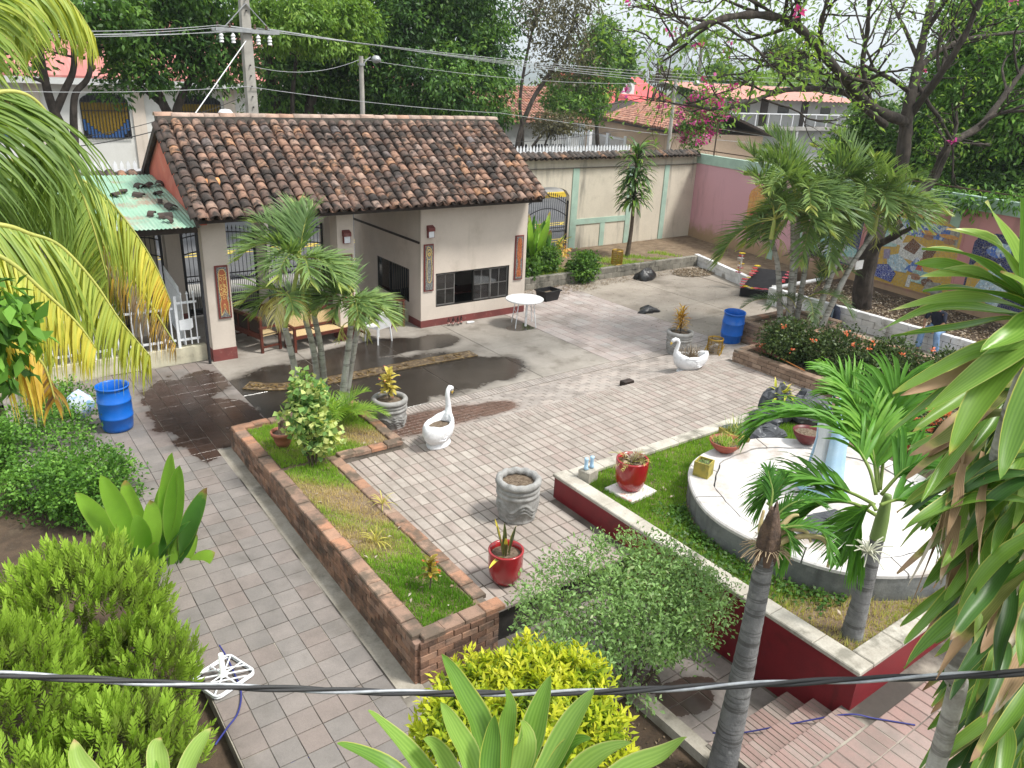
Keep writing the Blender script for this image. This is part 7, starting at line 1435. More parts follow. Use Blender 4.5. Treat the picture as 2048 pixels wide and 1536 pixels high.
for i in range(18):   # crown filling the right edge
    a = random.uniform(1.8, 4.4); e = PD(2130, 700 + 400 * random.random(), 2.9); dl_ = arch(e, random.uniform(0, 6.28), random.uniform(-.4, .8), random.uniform(.35, .55), 2.2, 5); blade(dr, dl_, random.uniform(.05, .07), random.choice((b_dr, b_drd, b_drl)), 14, .4, .05, random.uniform(-.4, .4))
db = thing('dracaena', 'dracaena rosette with pale strap leaves at the bottom edge', 'dracaena', PD(1000, 1900, 2.6))
c0 = PD(1000, 1680, 2.15); stem(db, [(c0.x * 1.02, c0.y * 1.02, 0), (c0.x, c0.y, 3), c0], [.05, .035, .03], m_ptrunk, 'trunk')
for k, pxs in enumerate(([(990, 1640), (965, 1475), (925, 1387), (883, 1308)], [(960, 1660), (846, 1545), (785, 1475), (737, 1420)], [(980, 1640), (938, 1523), (908, 1461), (881, 1404)], [(1000, 1640), (1010, 1500), (1018, 1420), (1009, 1372)], [(1010, 1650), (1057, 1505), (1079, 1422), (1102, 1350)], [(1030, 1650), (1100, 1530), (1150, 1440), (1190, 1376)], [(1040, 1650), (1110, 1540), (1150, 1490), (1184, 1478)], [(1050, 1660), (1150, 1560), (1210, 1510), (1264, 1486)], [(1080, 1680), (1230, 1560), (1325, 1514), (1374, 1474)], [(950, 1680), (800, 1560), (732, 1514), (674, 1487)], [(970, 1660), (900, 1550), (870, 1500), (846, 1478)], [(1000, 1650), (1040, 1540), (1050, 1480), (1040, 1440)], [(1000, 1660), (980, 1560), (985, 1480), (990, 1430)], [(940, 1700), (820, 1600), (760, 1560), (700, 1550)], [(1060, 1690), (1180, 1600), (1240, 1560), (1300, 1550)])): blade(db, [PD(a, b_, 2.15 + .1 * math.sin(k * 2) - .1 * j / 3) for j, (a, b_) in enumerate(pxs)], (.07, .062, .06, .045, .066, .062, .05, .07, .06, .055, .06, .06, .05, .05, .05)[k], b_drl if k % 3 else b_dr, 16, .5, .04, random.uniform(-.3, .3), lambda f: min(1, .5 + 1.2 * f) * (1 - max(0, (f - .45) / .55) ** 2.0) + .02)
ds = thing('dracaena', 'pair of pale strap leaves poking up at the lower left edge', 'dracaena', PD(330, 1900, 2.9)); c1 = PD(330, 1700, 2.5); stem(ds, [(c1.x, c1.y, 0), c1], [.04, .03], m_ptrunk, 'trunk')
for pxs in ([(350, 1680), (370, 1560), (395, 1500), (422, 1455)], [(330, 1690), (320, 1560), (315, 1500), (322, 1475)], [(300, 1690), (200, 1580), (160, 1530), (148, 1478)], [(310, 1690), (300, 1600), (305, 1545), (312, 1520)]): blade(ds, [PD(a, b_, 2.5) for a, b_ in pxs], .055, b_drl, 14, .5, .04)
# slender dracaena against the cream wall
random.seed(31)
dw = thing('dracaena', 'slender dracaena with a bushy leaf column against the cream wall', 'dracaena', (21.5, 21.6, .3)); stem(dw, [(21.5, 21.6, .25), (21.6, 21.6, 1.5), (21.55, 21.6, 3), (21.5, 21.6, 4.3)], [.1, .075, .06, .04], m_twig, 'trunk')
for i in range(230):
    z = random.choice((random.uniform(2.3, 3.5), random.uniform(2.3, 3.5), random.uniform(3.5, 4.35))); el = random.uniform(-.3, .9) if z < 3.7 else random.uniform(.1, 1.3); blade(dw, arch((21.55, 21.6, z), i * 2.4, el, random.uniform(.75, 1.0) * (1.05 if z > 3.7 else 1), 1.4, 4), .1, random.choice((b_drd, b_drd, b_dr)), 6, .3, .03)
# grassy dracaena behind the big leaves
t = thing('spiky_plant', 'fine bladed spiky plant behind the large strap leaves', 'plant', (13.2, 3.6, .3)); S0 = Strips()
for k in range(420):
    o_ = random.choice(((13.4, 4.4, 1.9), (12.8, 3.8, 1.6), (13.8, 5.0, 2.1), (12.2, 4.5, 1.2))); q = arch(o_, random.uniform(0, 6.28), random.uniform(-.2, 1.3), random.uniform(.6, 1.0), 1.7, 5); d = q[-1] - q[0]; s = d.cross(Vector((0, 0, 1))); s = s.normalized() if s.length > .01 else Vector((1, 0, 0)); S0.ribbon(q, [.012, .016, .016, .013, .008, .002], s, random.random())
S0.build('leaves', LEAF('leaf_spiky', [(0, (.06, .14, .05)), (.6, (.15, .28, .09)), (1, (.28, .4, .15))], .3), t)
for c_ in ((13.4, 4.4, 1.9), (12.8, 3.8, 1.6), (13.8, 5.0, 2.1), (12.2, 4.5, 1.2)): stem(t, [(c_[0] + .1, c_[1], .2), c_], [.05, .035], m_ptrunk, 'stem')
# ================================================================ trees
def tree(name, label, base, trunks, blobs, nc, per, cr, L, W, mat, hang=.3, group=None, branches=10, rad=.2, bark=None, shell=2.4, **kw):
    """trunks: polylines from the ground; blobs: (centre, radii)"""
    t = thing(name, label, 'tree', base, group); b = MB(); ends = []
    for pts, r in trunks: r = r * .62; c = cat(pts, 5); n = len(c); b.tube(c, [r * (1 - .6 * i / (n - 1)) for i in range(n)], 9, False); ends += [(c[k], r * (1 - .6 * k / (n - 1))) for k in range(n // 3, n)]
    for i in range(branches):
        cb, rb = random.choice(blobs); e = Vector(cb) + Vector((random.uniform(-.8, .8) * rb[0], random.uniform(-.8, .8) * rb[1], random.uniform(-.7, .7) * rb[2])); s, r = min(ends, key=lambda q: (q[0] - e).length + random.uniform(0, 2)); md_ = s.lerp(e, .5) + Vector((random.gauss(0, .25), random.gauss(0, .25), random.gauss(.1, .2))); b.tube([s, s.lerp(md_, .5), md_, e], [r * .5, r * .38, r * .25, r * .08], 6, False)
    b.build('trunk', bark or m_tbark, t, False, True); leafy('crown', cloud(blobs, nc, per, cr, L, W, hang, shell=shell, **kw), mat, t); return t
def BL(lst, y, k=.0234): return [(tuple(PY(px, py, y + dy)), (rx * k * (y / 31), rx * k * (y / 31) * .8, rz * k * (y / 31))) for px, py, rx, rz, dy in lst]
def TR(pl, y): return [PY(a, b_, y) for a, b_ in pl]
tree('street_tree', 'thin forked street tree with sparse leaves at far left', PY(145, 330, 28), [(TR([(145, 420), (140, 300), (105, 215), (88, 150), (70, 40), (60, -60)], 28), .28), (TR([(152, 420), (150, 300), (147, 230), (152, 185), (178, 150), (190, 60), (205, -30)], 28), .22), (TR([(110, 225), (130, 180), (148, 130), (140, 40), (120, -40)], 28), .2)], BL([(60, 20, 90, 60, 0), (170, 30, 80, 50, 1), (240, 40, 60, 50, 0), (30, 110, 50, 30, 0), (230, 100, 40, 25, 1), (110, -30, 120, 50, 0)], 28), 260, 24, .4, .2, .09, g_mid, branches=26)
tree('street_tree', 'dark green forked tree behind the gatehouse gable', PY(340, 260, 30), [(TR([(340, 420), (342, 260), (325, 205), (290, 130), (270, 60)], 30), .35), (TR([(348, 420), (350, 250), (365, 190), (395, 130), (410, 60)], 30), .3), (TR([(330, 215), (300, 190), (275, 170)], 30), .15)], BL([(300, 30, 80, 60, 0), (400, 20, 85, 60, 1), (340, 90, 85, 50, 0), (430, 90, 60, 50, 0), (250, 100, 45, 40, 0), (290, 150, 45, 22, -1), (420, 150, 50, 24, 0), (235, 180, 22, 16, -1), (340, -40, 120, 50, 0)], 30), 620, 28, .42, .21, .085, g_dark, .4, branches=22)
tree('street_tree', 'huge dense dark green tree behind the tile roof', PY(580, 260, 32), [(TR([(560, 420), (555, 250), (540, 150), (530, 60)], 32), .5), (TR([(600, 420), (612, 250), (640, 150), (670, 60)], 32), .45), (TR([(680, 420), (690, 250), (760, 150)], 34), .3), (TR([(820, 420), (840, 250), (860, 120)], 34), .3)], BL([(560, 150, 70, 60, 0), (660, 160, 90, 60, 1), (780, 50, 130, 80, 0), (900, 60, 110, 80, 0), (970, 110, 70, 60, -1), (880, 160, 110, 60, -2), (980, 190, 50, 50, -2), (760, 170, 90, 55, 0), (700, 60, 110, 80, 0), (600, 80, 90, 70, 1), (860, -30, 160, 60, 0), (960, 20, 90, 60, 0), (930, 225, 60, 20, -2), (1000, 235, 22, 22, -2), (820, 220, 60, 20, -1), (560, 215, 60, 25, 2), (700, 215, 70, 25, 2)], 32), 2300, 30, .45, .22, .09, g_dark, .5, branches=30, rs=.25)
tree('street_tree', 'lighter green feathery tree in front by the utility pole', PY(600, 100, 29), [(TR([(590, 420), (585, 200), (600, 80)], 30.5), .2)], BL([(520, 15, 45, 40, 0), (600, 20, 60, 45, 0), (680, 25, 50, 40, 0), (640, 75, 50, 30, 0), (700, 90, 24, 30, 0), (560, 70, 50, 25, 0), (720, 40, 35, 40, 0)], 29), 330, 26, .35, .2, .075, g_light, .6, branches=10)
tree('street_tree', 'brownish half bare tree right of the dense dark tree', PY(1040, 290, 38), [(TR([(1025, 420), (1035, 290), (1065, 200), (1110, 130), (1150, 40)], 38), .3), (TR([(1030, 420), (1045, 280), (1040, 200), (1060, 80), (1090, -20)], 38), .22), (TR([(1060, 300), (1100, 250), (1140, 230)], 37), .16)], BL([(1090, 40, 50, 60, 0), (1140, 60, 60, 70, 0), (1170, 140, 50, 60, 1), (1100, 130, 50, 50, 0), (1060, 20, 40, 50, 0), (1150, 0, 60, 40, 0)], 38), 300, 14, .6, .24, .1, g_brown, .4, branches=60)
tree('street_tree', 'grey-green tree overhanging the street houses', PY(1190, 290, 40), [(TR([(1200, 420), (1195, 290), (1190, 180), (1185, 60)], 40), .3)], BL([(1190, 100, 50, 45, 0), (1200, 160, 45, 40, 0), (1180, 210, 45, 25, -1), (1130, 205, 50, 25, -1), (1210, 60, 30, 30, 0), (1150, 170, 60, 40, 0)], 40), 560, 22, .5, .24, .1, g_mid, .3, branches=16)
tree('street_tree', 'small dry shrub tree growing at the house fence', PY(1090, 300, 36), [(TR([(1085, 340), (1090, 290), (1105, 260)], 36), .14)], BL([(1100, 250, 40, 20, 0), (1140, 245, 40, 18, 0), (1080, 235, 25, 12, 0)], 36), 90, 18, .4, .2, .09, g_brown, .3, branches=14)
random.seed(77)
# distant wood line and single far trees
far = [(1262, 160, 24, 20, 95, g_brown), (1380, 165, 40, 22, 66, g_mid), (1440, 150, 30, 24, 70, g_mid), (1335, 155, 30, 14, 98, g_brown), (1500, 165, 40, 20, 72, g_mid), (1570, 110, 55, 40, 62, g_dark), (1600, 150, 50, 30, 66, g_mid), (1650, 165, 60, 18, 70, g_mid), (1720, 165, 60, 18, 60, g_light), (1540, 170, 60, 16, 58, g_light), (1240, 120, 20, 40, 55, g_mid)]
lbf = ['brown far treetop beside the bare tree', 'round far tree left of the far coconut palm', 'far green tree right of the far coconut palm', 'low brown far tree above the red metal roof', 'far green tree above the grey house', 'big round dark tree on the skyline', 'dark tree below the round skyline tree', 'far tree behind the limbs of the big tree', 'far tree behind the big tree crown', 'pale low trees over the corrugated roof', 'far narrow tree behind the street tree']
for (px, py, rx, rz, y, mt), lb in zip(far, lbf):
    c_ = PY(px, py, y); k = y / 1540 * 1.25; tree('far_tree', lb, (c_.x, c_.y, 0), [([(c_.x, c_.y, -.1), (c_.x, c_.y, c_.z * .6), tuple(c_)], .35)], [(tuple(c_), (rx * k, rx * k * .8, rz * k)), ((c_.x + rx * k * .4, c_.y, c_.z - rz * k * .4), (rx * k * .7, rx * k * .6, rz * k * .6))], 120, 18, .8, .5, .26, mt, .2, 'far trees beyond the street', 5)
t = thing('far_tree', 'bare leafless tree on the skyline', 'tree', PY(1295, 200, 62), 'far trees beyond the street'); b = MB(); tips = []; c_ = PY(1295, 190, 62)
for i in range(5): limbs(b, (c_.x, c_.y, c_.z - 3), (random.gauss(0, .35), random.gauss(0, .3), 1), 4.2, .14, 4, tips, .4, .12, (2, 3), 4, .62)
b.build('trunk', m_twig, t)
c_ = PY(1403, 95, 60); t = thing('far_palm', 'far coconut palm on the skyline', 'palm', (c_.x, c_.y, 0)); stem(t, [(c_.x + .6, c_.y, 0), (c_.x + .3, c_.y, c_.z * .5), c_], [.25, .2, .16], m_ptrunk)
for i in range(15): frond(t, arch(c_, i * 2.4, random.uniform(-.2, 1.2), 3.6, 1.5, 5), g_dark, m_rachg, 26, .9, .07, .6, .9, .05, lambda f: .7, .1, 0, 3)
blobs = [((x + random.uniform(-6, 6), y + random.uniform(-8, 8), random.uniform(.5, 3)), (random.uniform(4, 8), random.uniform(3, 6), random.uniform(2.5, 4.5))) for x, y in [(60 + 9 * i, 100 + 3 * (i % 3)) for i in range(22)] + [(-6 + 8 * i, 92) for i in range(8)]]
o = leafy('far_wood', cloud(blobs, 1800, 12, 1.6, 1.0, .6, .2), g_mid, None); o['kind'] = 'stuff'; tag(o, 'hazy green woodland along the horizon')
# ---------------------------------------------------------------- big spreading tree over the pink wall
random.seed(21)
bt = thing('spreading_tree', 'big spreading tree with long bare limbs and pink blossoms at right', 'tree', (22.5, 12.3, .45))
b = MB(); tips = []
def limb(pl, r0, r1, kids, L, dep=3, each=1):
    pts = [PY(a, b_, y) for a, b_, y in pl]; c = cat(pts, 6); n = len(c); b.tube(c, [(r0 + (r1 - r0) * i / (n - 1)) * .72 + .012 * math.sin(i * 1.7) for i in range(n)], 12, False)
    kids = max(1, int(kids * .85))
    for k in range(kids):
        i = int(n * (.25 + .74 * (k + random.random()) / kids)); i = min(i, n - 1); d = (c[min(i + 1, n - 1)] - c[max(0, i - 1)]).normalized(); nd = (d * .5 + Vector((random.gauss(0, .6), random.gauss(0, .6), random.gauss(.35, .5)))).normalized(); limbs(b, c[i], nd, L * random.uniform(.6, 1.2), max(.02, (r0 + (r1 - r0) * i / n) * .38), dep, tips, .6, .06, (2, 3), 5, .62, .45)
limb([(1722, 640, 12.3), (1728, 560, 12.3), (1748, 480, 12.4), (1775, 420, 12.6), (1800, 350, 12.8), (1812, 250, 13)], .42, .26, 1, 1.0)
limb([(1790, 415, 12.6), (1840, 385, 12.4), (1870, 350, 12.3), (1900, 290, 12.2), (1960, 252, 12.0), (2010, 190, 12), (2060, 120, 12)], .26, .1, 9, 1.9)
limb([(1812, 270, 13), (1815, 220, 13), (1832, 150, 13.2), (1850, 60, 13.5), (1875, -40, 14)], .27, .12, 10, 2.0)
limb([(1814, 245, 13), (1780, 232, 13), (1745, 215, 13), (1700, 170, 12.8), (1650, 112, 12.4), (1605, 62, 12), (1560, 36, 11.7), (1490, 30, 11.5), (1420, 45, 11.4), (1370, 70, 11.4), (1335, 100, 11.5)], .23, .05, 22, 1.5)
limb([(1770, 250, 13), (1725, 212, 13), (1676, 182, 13), (1573, 180, 12.7), (1498, 205, 12.5), (1425, 218, 12.5), (1370, 205, 12.4)], .15, .03, 18, 1.3)
limb([(1835, 140, 13.2), (1880, 100, 13), (1950, 75, 12.8), (2060, 62, 12.5)], .15, .05, 9, 1.6); limb([(1820, 230, 13), (1880, 150, 12.2), (1930, 70, 11.8), (1970, -20, 11.6)], .17, .08, 9, 1.6); limb([(1650, 112, 12.4), (1640, 60, 12.2), (1655, 0, 12), (1670, -40, 12)], .09, .05, 8, 1.4); limb([(1745, 215, 13), (1725, 140, 13), (1735, 60, 13), (1740, -30, 13)], .11, .06, 9, 1.5); limb([(1560, 36, 11.7), (1500, 0, 11.5), (1440, -10, 11.4)], .06, .03, 7, 1.2); limb([(1690, 160, 12.7), (1620, 140, 12.5), (1540, 130, 12.3), (1480, 150, 12.2)], .06, .02, 9, 1.1)
b.build('trunk', m_tbark, bt, False, True)
leafy('crown', tipleaves(tips, 2, .2, .15, .06, .3), g_light, bt)
fl = [t_ for t_ in tips if random.random() < .006]; q = tipleaves(fl, 8, .06, .12, .1, 0); leafy('blossoms', q, g_pink, bt)
tag(MB().box(-.2, .2, -.01, .01, -.13, .13).build('notice', m_wpl), 'white notice nailed to the big tree trunk', 'notice').location = PY(1718, 530, 11.85)
# dense trees behind the pink wall
def PXB(l, x): return [(tuple(PX(px, py, x + dx)), (rx * x / 1540 * 1.2, rx * x / 1540 * 1.2, rz * x / 1540 * 1.2)) for px, py, rx, rz, dx in l]
tree('leafy_tree', 'dense bright green tree behind the pink wall at far right', (31, 11, 0), [([(31, 11, 0), (31, 11.5, 4), tuple(PX(1960, 130, 31))], .3)], PXB([(1930, 250, 50, 60, 0), (1990, 170, 60, 60, 1), (2040, 230, 60, 70, 0), (1900, 330, 50, 40, 0), (2030, 60, 60, 60, 1), (1950, 80, 60, 60, 2), (1890, 160, 45, 60, 1), (1990, 20, 80, 60, 2), (2050, 130, 60, 60, 0)], 31), 1100, 22, .45, .24, .085, g_hedge, .4, branches=20)
tree('leafy_tree', 'dark green trees filling the gap above the pink wall', (33, 14, 0), [([(33, 14, 0), (33, 14, 4), tuple(PX(1870, 230, 33))], .3)], PXB([(1850, 300, 50, 50, 0), (1960, 330, 70, 40, 0), (2040, 330, 50, 50, -1), (1880, 230, 50, 60, 1), (2000, 385, 70, 20, -2), (1880, 370, 40, 20, -1)], 33), 900, 22, .45, .24, .1, g_dark, .3, branches=16)
tree('leafy_tree', 'pale green vine tree beside the grey house', (31, 17, 0), [([(31, 17, 0), (31, 17, 3), tuple(PX(1720, 260, 31))], .2)], PXB([(1740, 250, 30, 40, 0), (1700, 300, 40, 30, 0), (1780, 300, 40, 30, 0)], 31), 320, 20, .4, .2, .09, g_mid, .3, branches=12)
# leafy branch hanging over the wall top
o = leafy('overhanging_leaves', cloud(PXB([(1900, 395, 35, 14, 0), (1950, 410, 30, 12, -.3), (1860, 385, 25, 10, 0), (2010, 400, 30, 12, -.4)], 25.6), 70, 14, .3, .2, .07, .6), g_hedge, None); tag(o, 'leafy sprays spilling over the mint wall top', 'vine')
# bougainvillea by the corner
t = thing('bougainvillea', 'pink flowering bougainvillea at the wall corner', 'shrub', (29.5, 26.5, 0)); B_ = BL([(1400, 200, 40, 30, 0), (1375, 240, 30, 40, 0), (1420, 240, 40, 35, 0), (1450, 210, 30, 24, 0), (1390, 275, 40, 20, 0)], 26.5); leafy('foliage', cloud(B_, 160, 14, .35, .16, .09), g_mid, t); leafy('blossoms', cloud(B_, 80, 18, .22, .12, .1, shell=5), g_pink, t)
b = MB(); tips = []
for i in range(9): limbs(b, (29.4, 26.5, .2), (random.gauss(0, .5), random.gauss(0, .3), 1), 2.4, .05, 3, tips, .5, .1)
b.build('trunk', m_twig, t)
# ================================================================ buildings across the street
m_wall = M('church_white', (.66, .66, .64), (.6, .6, .58), .7, .9, dirt=(.5, .49, .46, .5), dscale=.6, fine=.04); m_rroof = M('red_metal_roof', (.46, .17, .15), (.4, .145, .13), .6, .6, streak=(.55, .27, .24, (.45, .65), (3, .3, .3), .6), fine=.06)
m_win = M('dark_glass', (.012, .013, .017), (.02, .022, .028), 1, .15, spec=.6); m_wy = M('pane_yellow', (.2, .13, .015), (.15, .1, .012), 3, .3); m_wbl = M('pane_blue', (.04, .1, .26), (.03, .08, .2), 3, .3)
chb = thing('church_hall', 'long white hall with pinkish red metal roof across the street', 'building', (5, 46, 0)); CY = 45.0
MB().box(-28, 24, CY, CY + 9, -.1, 5.9).build('wall', m_wall, chb)
MB().add([(-29, CY - .7, 5.85), (25, CY - .7, 5.85), (25, CY + 4.8, 9.0), (-29, CY + 4.8, 9.0), (-29, CY - .7, 5.95), (25, CY - .7, 5.95), (25, CY + 4.8, 9.1), (-29, CY + 4.8, 9.1)], BF).build('roof', m_rroof, chb)
MB().box(-29, 25, CY - .75, CY - .6, 5.55, 5.84).build('gutter', M('pale_gutter', (.55, .56, .55), (.5, .5, .5), 1, .6), chb); MB().box(-28.05, 24.05, CY - .06, CY - .005, 0, .7).build('plinth', m_cream, chb)
for i in range(9): x = -18.6 + 4.6 * i; MB().box(x - .3, x + .3, CY - .1, CY - .004, 0, 5.6).build('pilaster', m_cream, chb)
for i in range(8):
    xc = -16.3 + 4.6 * i + .75
    if not (-8 < xc < 26): continue
    z0, z1 = 3.05, 4.75; w2 = 1.1; n = 10; arc = [(xc + w2 * math.cos(PI * k / n), z1 + .45 * math.sin(PI * k / n)) for k in range(n + 1)]; poly = [(xc - w2, z0), (xc + w2, z0)] + arc
    wv = MB().add([(a, CY - .03, z) for a, z in poly], [tuple(range(len(poly)))[::-1]]).build('window', m_win, chb)
    for k in range(14):
        xa = xc - w2 + .06 + k * .149; f = abs(k - 6.5) / 6.5; zc = z0 + .15 + .75 * f ** 1.6
        MB().box(xa, xa + .12, CY - .06, CY - .04, zc, z1 - .02).build('yellow_pane', m_wy, wv); MB().box(xa, xa + .12, CY - .06, CY - .04, max(z0, zc - .55), zc - .02).build('blue_pane', m_wbl, wv)
    b = MB()
    for k in range(15): xa = xc - w2 + .02 + k * .152; b.box(xa - .012, xa + .012, CY - .1, CY - .08, z0 - .05, z1 + .45 * math.sqrt(max(0, 1 - ((xa - xc) / w2) ** 2)))
    for z in (z0, z1 - .4, z1): b.box(xc - w2, xc + w2, CY - .105, CY - .075, z - .015, z + .015)
    b.build('grille', m_iron, wv)
# houses
def gable_house(label, A_, B_2, depth, zw, zr_, wm, rm, over=.5, flip=1, wins=()):
    A_ = Vector((A_[0], A_[1], 0)); B_2 = Vector((B_2[0], B_2[1], 0)); d = (B_2 - A_).normalized(); nb = Vector((-d.y, d.x, 0)) * flip; t = thing('house', label, 'house', (A_ + B_2) / 2, 'houses across the street')
    p = [A_, B_2, B_2 + nb * depth, A_ + nb * depth]; up = Vector((0, 0, 1)); MB().add([q - up * .2 for q in p] + [q + up * zw for q in p], BF).build('wall', wm, t)
    e0, e1 = A_ - d * over - nb * over + up * (zw + .02), B_2 + d * over - nb * over + up * (zw + .02); r0, r1 = A_ - d * over + nb * depth / 2 + up * zr_, B_2 + d * over + nb * depth / 2 + up * zr_; f0, f1 = A_ - d * over + nb * (depth + over) + up * zw, B_2 + d * over + nb * (depth + over) + up * zw; T = up * .14
    MB().add([e0, e1, r1, r0, e0 + T, e1 + T, r1 + T, r0 + T], BF).add([r0, r1, f1, f0, r0 + T, r1 + T, f1 + T, f0 + T], BF).build('roof', rm, t)
    for (f, z0, z1, w) in wins:
        c = A_ + (B_2 - A_) * f - nb * .02; wv = MB().add([c - d * w / 2 + up * z0, c + d * w / 2 + up * z0, c + d * w / 2 + up * z1, c - d * w / 2 + up * z1], [(0, 1, 2, 3)]).build('window', m_win, t); b = MB()
        for k in range(6): q = c - nb * .04 + d * (w * (k / 5 - .5)); b.beam(q + up * z0, q + up * z1, .04)
        b.build('window_bars', m_wpaint, wv)
    return t, e0, e1, r0, r1, d, nb
def cover_tiles(t, e0, e1, r0, r1, mat, pitch=.3):
    b = MB(); n = int((e1 - e0).length / pitch); m_ = 12; lift = Vector((0, 0, .2))
    for i in range(n):
        f = (i + .5) / n; a, c = e0.lerp(e1, f), r0.lerp(r1, f)
        for k in range(m_): p, q = a.lerp(c, k / m_), a.lerp(c, (k + 1) / m_ + .01); b.tube([p + lift + Vector((0, 0, random.uniform(-.01, .02))), q + lift - Vector((0, 0, .03))], [.12, .1], 6, False, r=random.random())
    o = b.build('roof_tiles', mat, t); o['kind'] = 'stuff'
m_ftile = M('far_roof_tile', (.4, .22, .16), (.3, .17, .12), 2, .85, stops=[(0, (.27, .13, .1)), (.4, (.42, .2, .145)), (.75, (.48, .28, .21)), (1, (.5, .2, .12))], dirt=(.12, .1, .085, .6), dscale=1.5, fine=.2); m_beige = M('beige_plaster', (.56, .42, .31), (.5, .375, .275), .7, .9, dirt=(.4, .31, .24, .4), dscale=.5); m_gwall = M('grey_house_wall', (.42, .43, .43), (.34, .35, .35), .6, .9, dirt=(.2, .2, .2, .6), dscale=.8)
a = PY(985, 232, 46); c_ = PY(1160, 246, 46); h1 = gable_house('tile roofed house half hidden behind the brown tree', (a.x, 46), (c_.x, 46), 9, 3.9, 6.0, m_gwall, m_ftile, .6, 1, ((.3, .8, 2.4, 1.4), (.55, .8, 2.4, 1.3), (.75, .8, 2.4, 1.3))); cover_tiles(h1[0], *h1[1:5], m_ftile)
a = P(1172, 233, 4.1); c_ = P(1338, 266, 4.1); h2 = gable_house('beige house with clay tile roof above the white fence', (a.x, a.y), (c_.x, c_.y), 6, 4.1, 5.35, m_beige, m_tdark, .4, 1 if (Vector((-(c_.y - a.y), c_.x - a.x)).dot(Vector((a.x, a.y))) > 0) else -1, ((.12, .6, 2.3, 1.6), (.45, .6, 1.9, 1.2), (.8, .6, 1.8, 1.4))); e0, e1, r0, r1 = h2[1:5]; cover_tiles(h2[0], e0.lerp(e1, .3), e1, r0.lerp(r1, .3), r1, m_ftile)
a = PY(1205, 205, 66); c_ = PY(1345, 215, 66); h3 = gable_house('house with a plain bright red metal roof and air conditioner', (a.x, 66), (c_.x, 66), 14, 4.6, 7.6, m_gwall, M('bright_red_roof', (.62, .09, .09), (.56, .08, .08), .4, .55), .6)
ac = thing('air_conditioner', 'white air conditioner box on the bright red roof', 'air conditioner', PY(1252, 178, 64)); q = PY(1252, 176, 66.5); MB().box(q.x - .9, q.x + .9, q.y - .4, q.y + .4, q.z - .6, q.z + .65).build('case', m_wpl, ac); MB().lathe([(.45, 0), (.45, .06), (.3, .06), (.001, .03)], 20).build('fan', M('fan_grey', (.2, .2, .2), (.3, .3, .3), 5, .6), None).matrix_world = Matrix.Translation((q.x, q.y - .41, q.z)) @ Matrix.Rotation(PI / 2, 4, 'X')
bpy.data.objects['fan'].parent = ac; bpy.data.objects['fan'].location = (q.x - FRAME[ac.name].x, q.y - .41 - FRAME[ac.name].y, q.z - FRAME[ac.name].z); bpy.data.objects['fan'].rotation_euler = (PI / 2, 0, 0)
# grey two storey house behind the wall corner
gy = thing('house', 'grey two storey house with pink corrugated roof behind the wall corner', 'house', (42, 33, 0), 'houses across the street'); Yh = 39.0; x0 = PY(1440, 250, Yh).x; x1 = PY(1690, 250, Yh).x; zt_ = PY(1500, 196, Yh).z; zm = PY(1500, 252, Yh).z
MB().box(x0, x1, Yh, Yh + 5, 0, zt_).build('wall', m_gwall, gy); MB().box(x0 - .4, x1 + .2, Yh - 1.1, Yh - .02, zm - .25, zm).build('balcony_slab', m_walk, gy)
V = []; F = []; n = 160
for i in range(n + 1):
    x = x0 - 1 + (x1 - x0 + 1.6) * i / n; dz = .04 * math.sin(i * 1.25); V += [(x, Yh - 1.3, zt_ - .05 + dz), (x, Yh + 5.5, zt_ + .9 + dz)]
MB().add(V, [(2 * i, 2 * i + 2, 2 * i + 3, 2 * i + 1) for i in range(n)]).build('roof', M('pink_corrugated', (.58, .28, .23), (.5, .24, .2), .8, .65), gy)
for f in (.15, .45, .8): xw = x0 + (x1 - x0) * f; wv = MB().box(xw - .7, xw + .7, Yh - .03, Yh - .002, zm + .9, zt_ - .5).build('window', m_win, gy); MB().box(xw - .75, xw + .75, Yh - .06, Yh - .031, zm + .82, zm + .9).build('sill', m_wall, wv)
for f in (.3, .62): xw = x0 + (x1 - x0) * f; MB().box(xw - .45, xw + .45, Yh - .03, Yh - .002, zm, zm + 2.1).build('door', m_wood, gy)
for k in range(12): xw = x0 - .3 + (x1 - x0 + .4) * k / 11; MB().box(xw - .03, xw + .03, Yh - 1.05, Yh - .99, zm, zm + .9).build('baluster', m_wpaint, gy)
MB().box(x0 - .3, x1 + .1, Yh - 1.06, Yh - .98, zm + .9, zm + .97).build('handrail', m_wpaint, gy)
for f in (.02, .5, .98): xw = x0 + (x1 - x0) * f; MB().box(xw - .12, xw + .12, Yh - 1.05, Yh - .85, 0, zm - .25).build('pillar', m_gwall, gy)
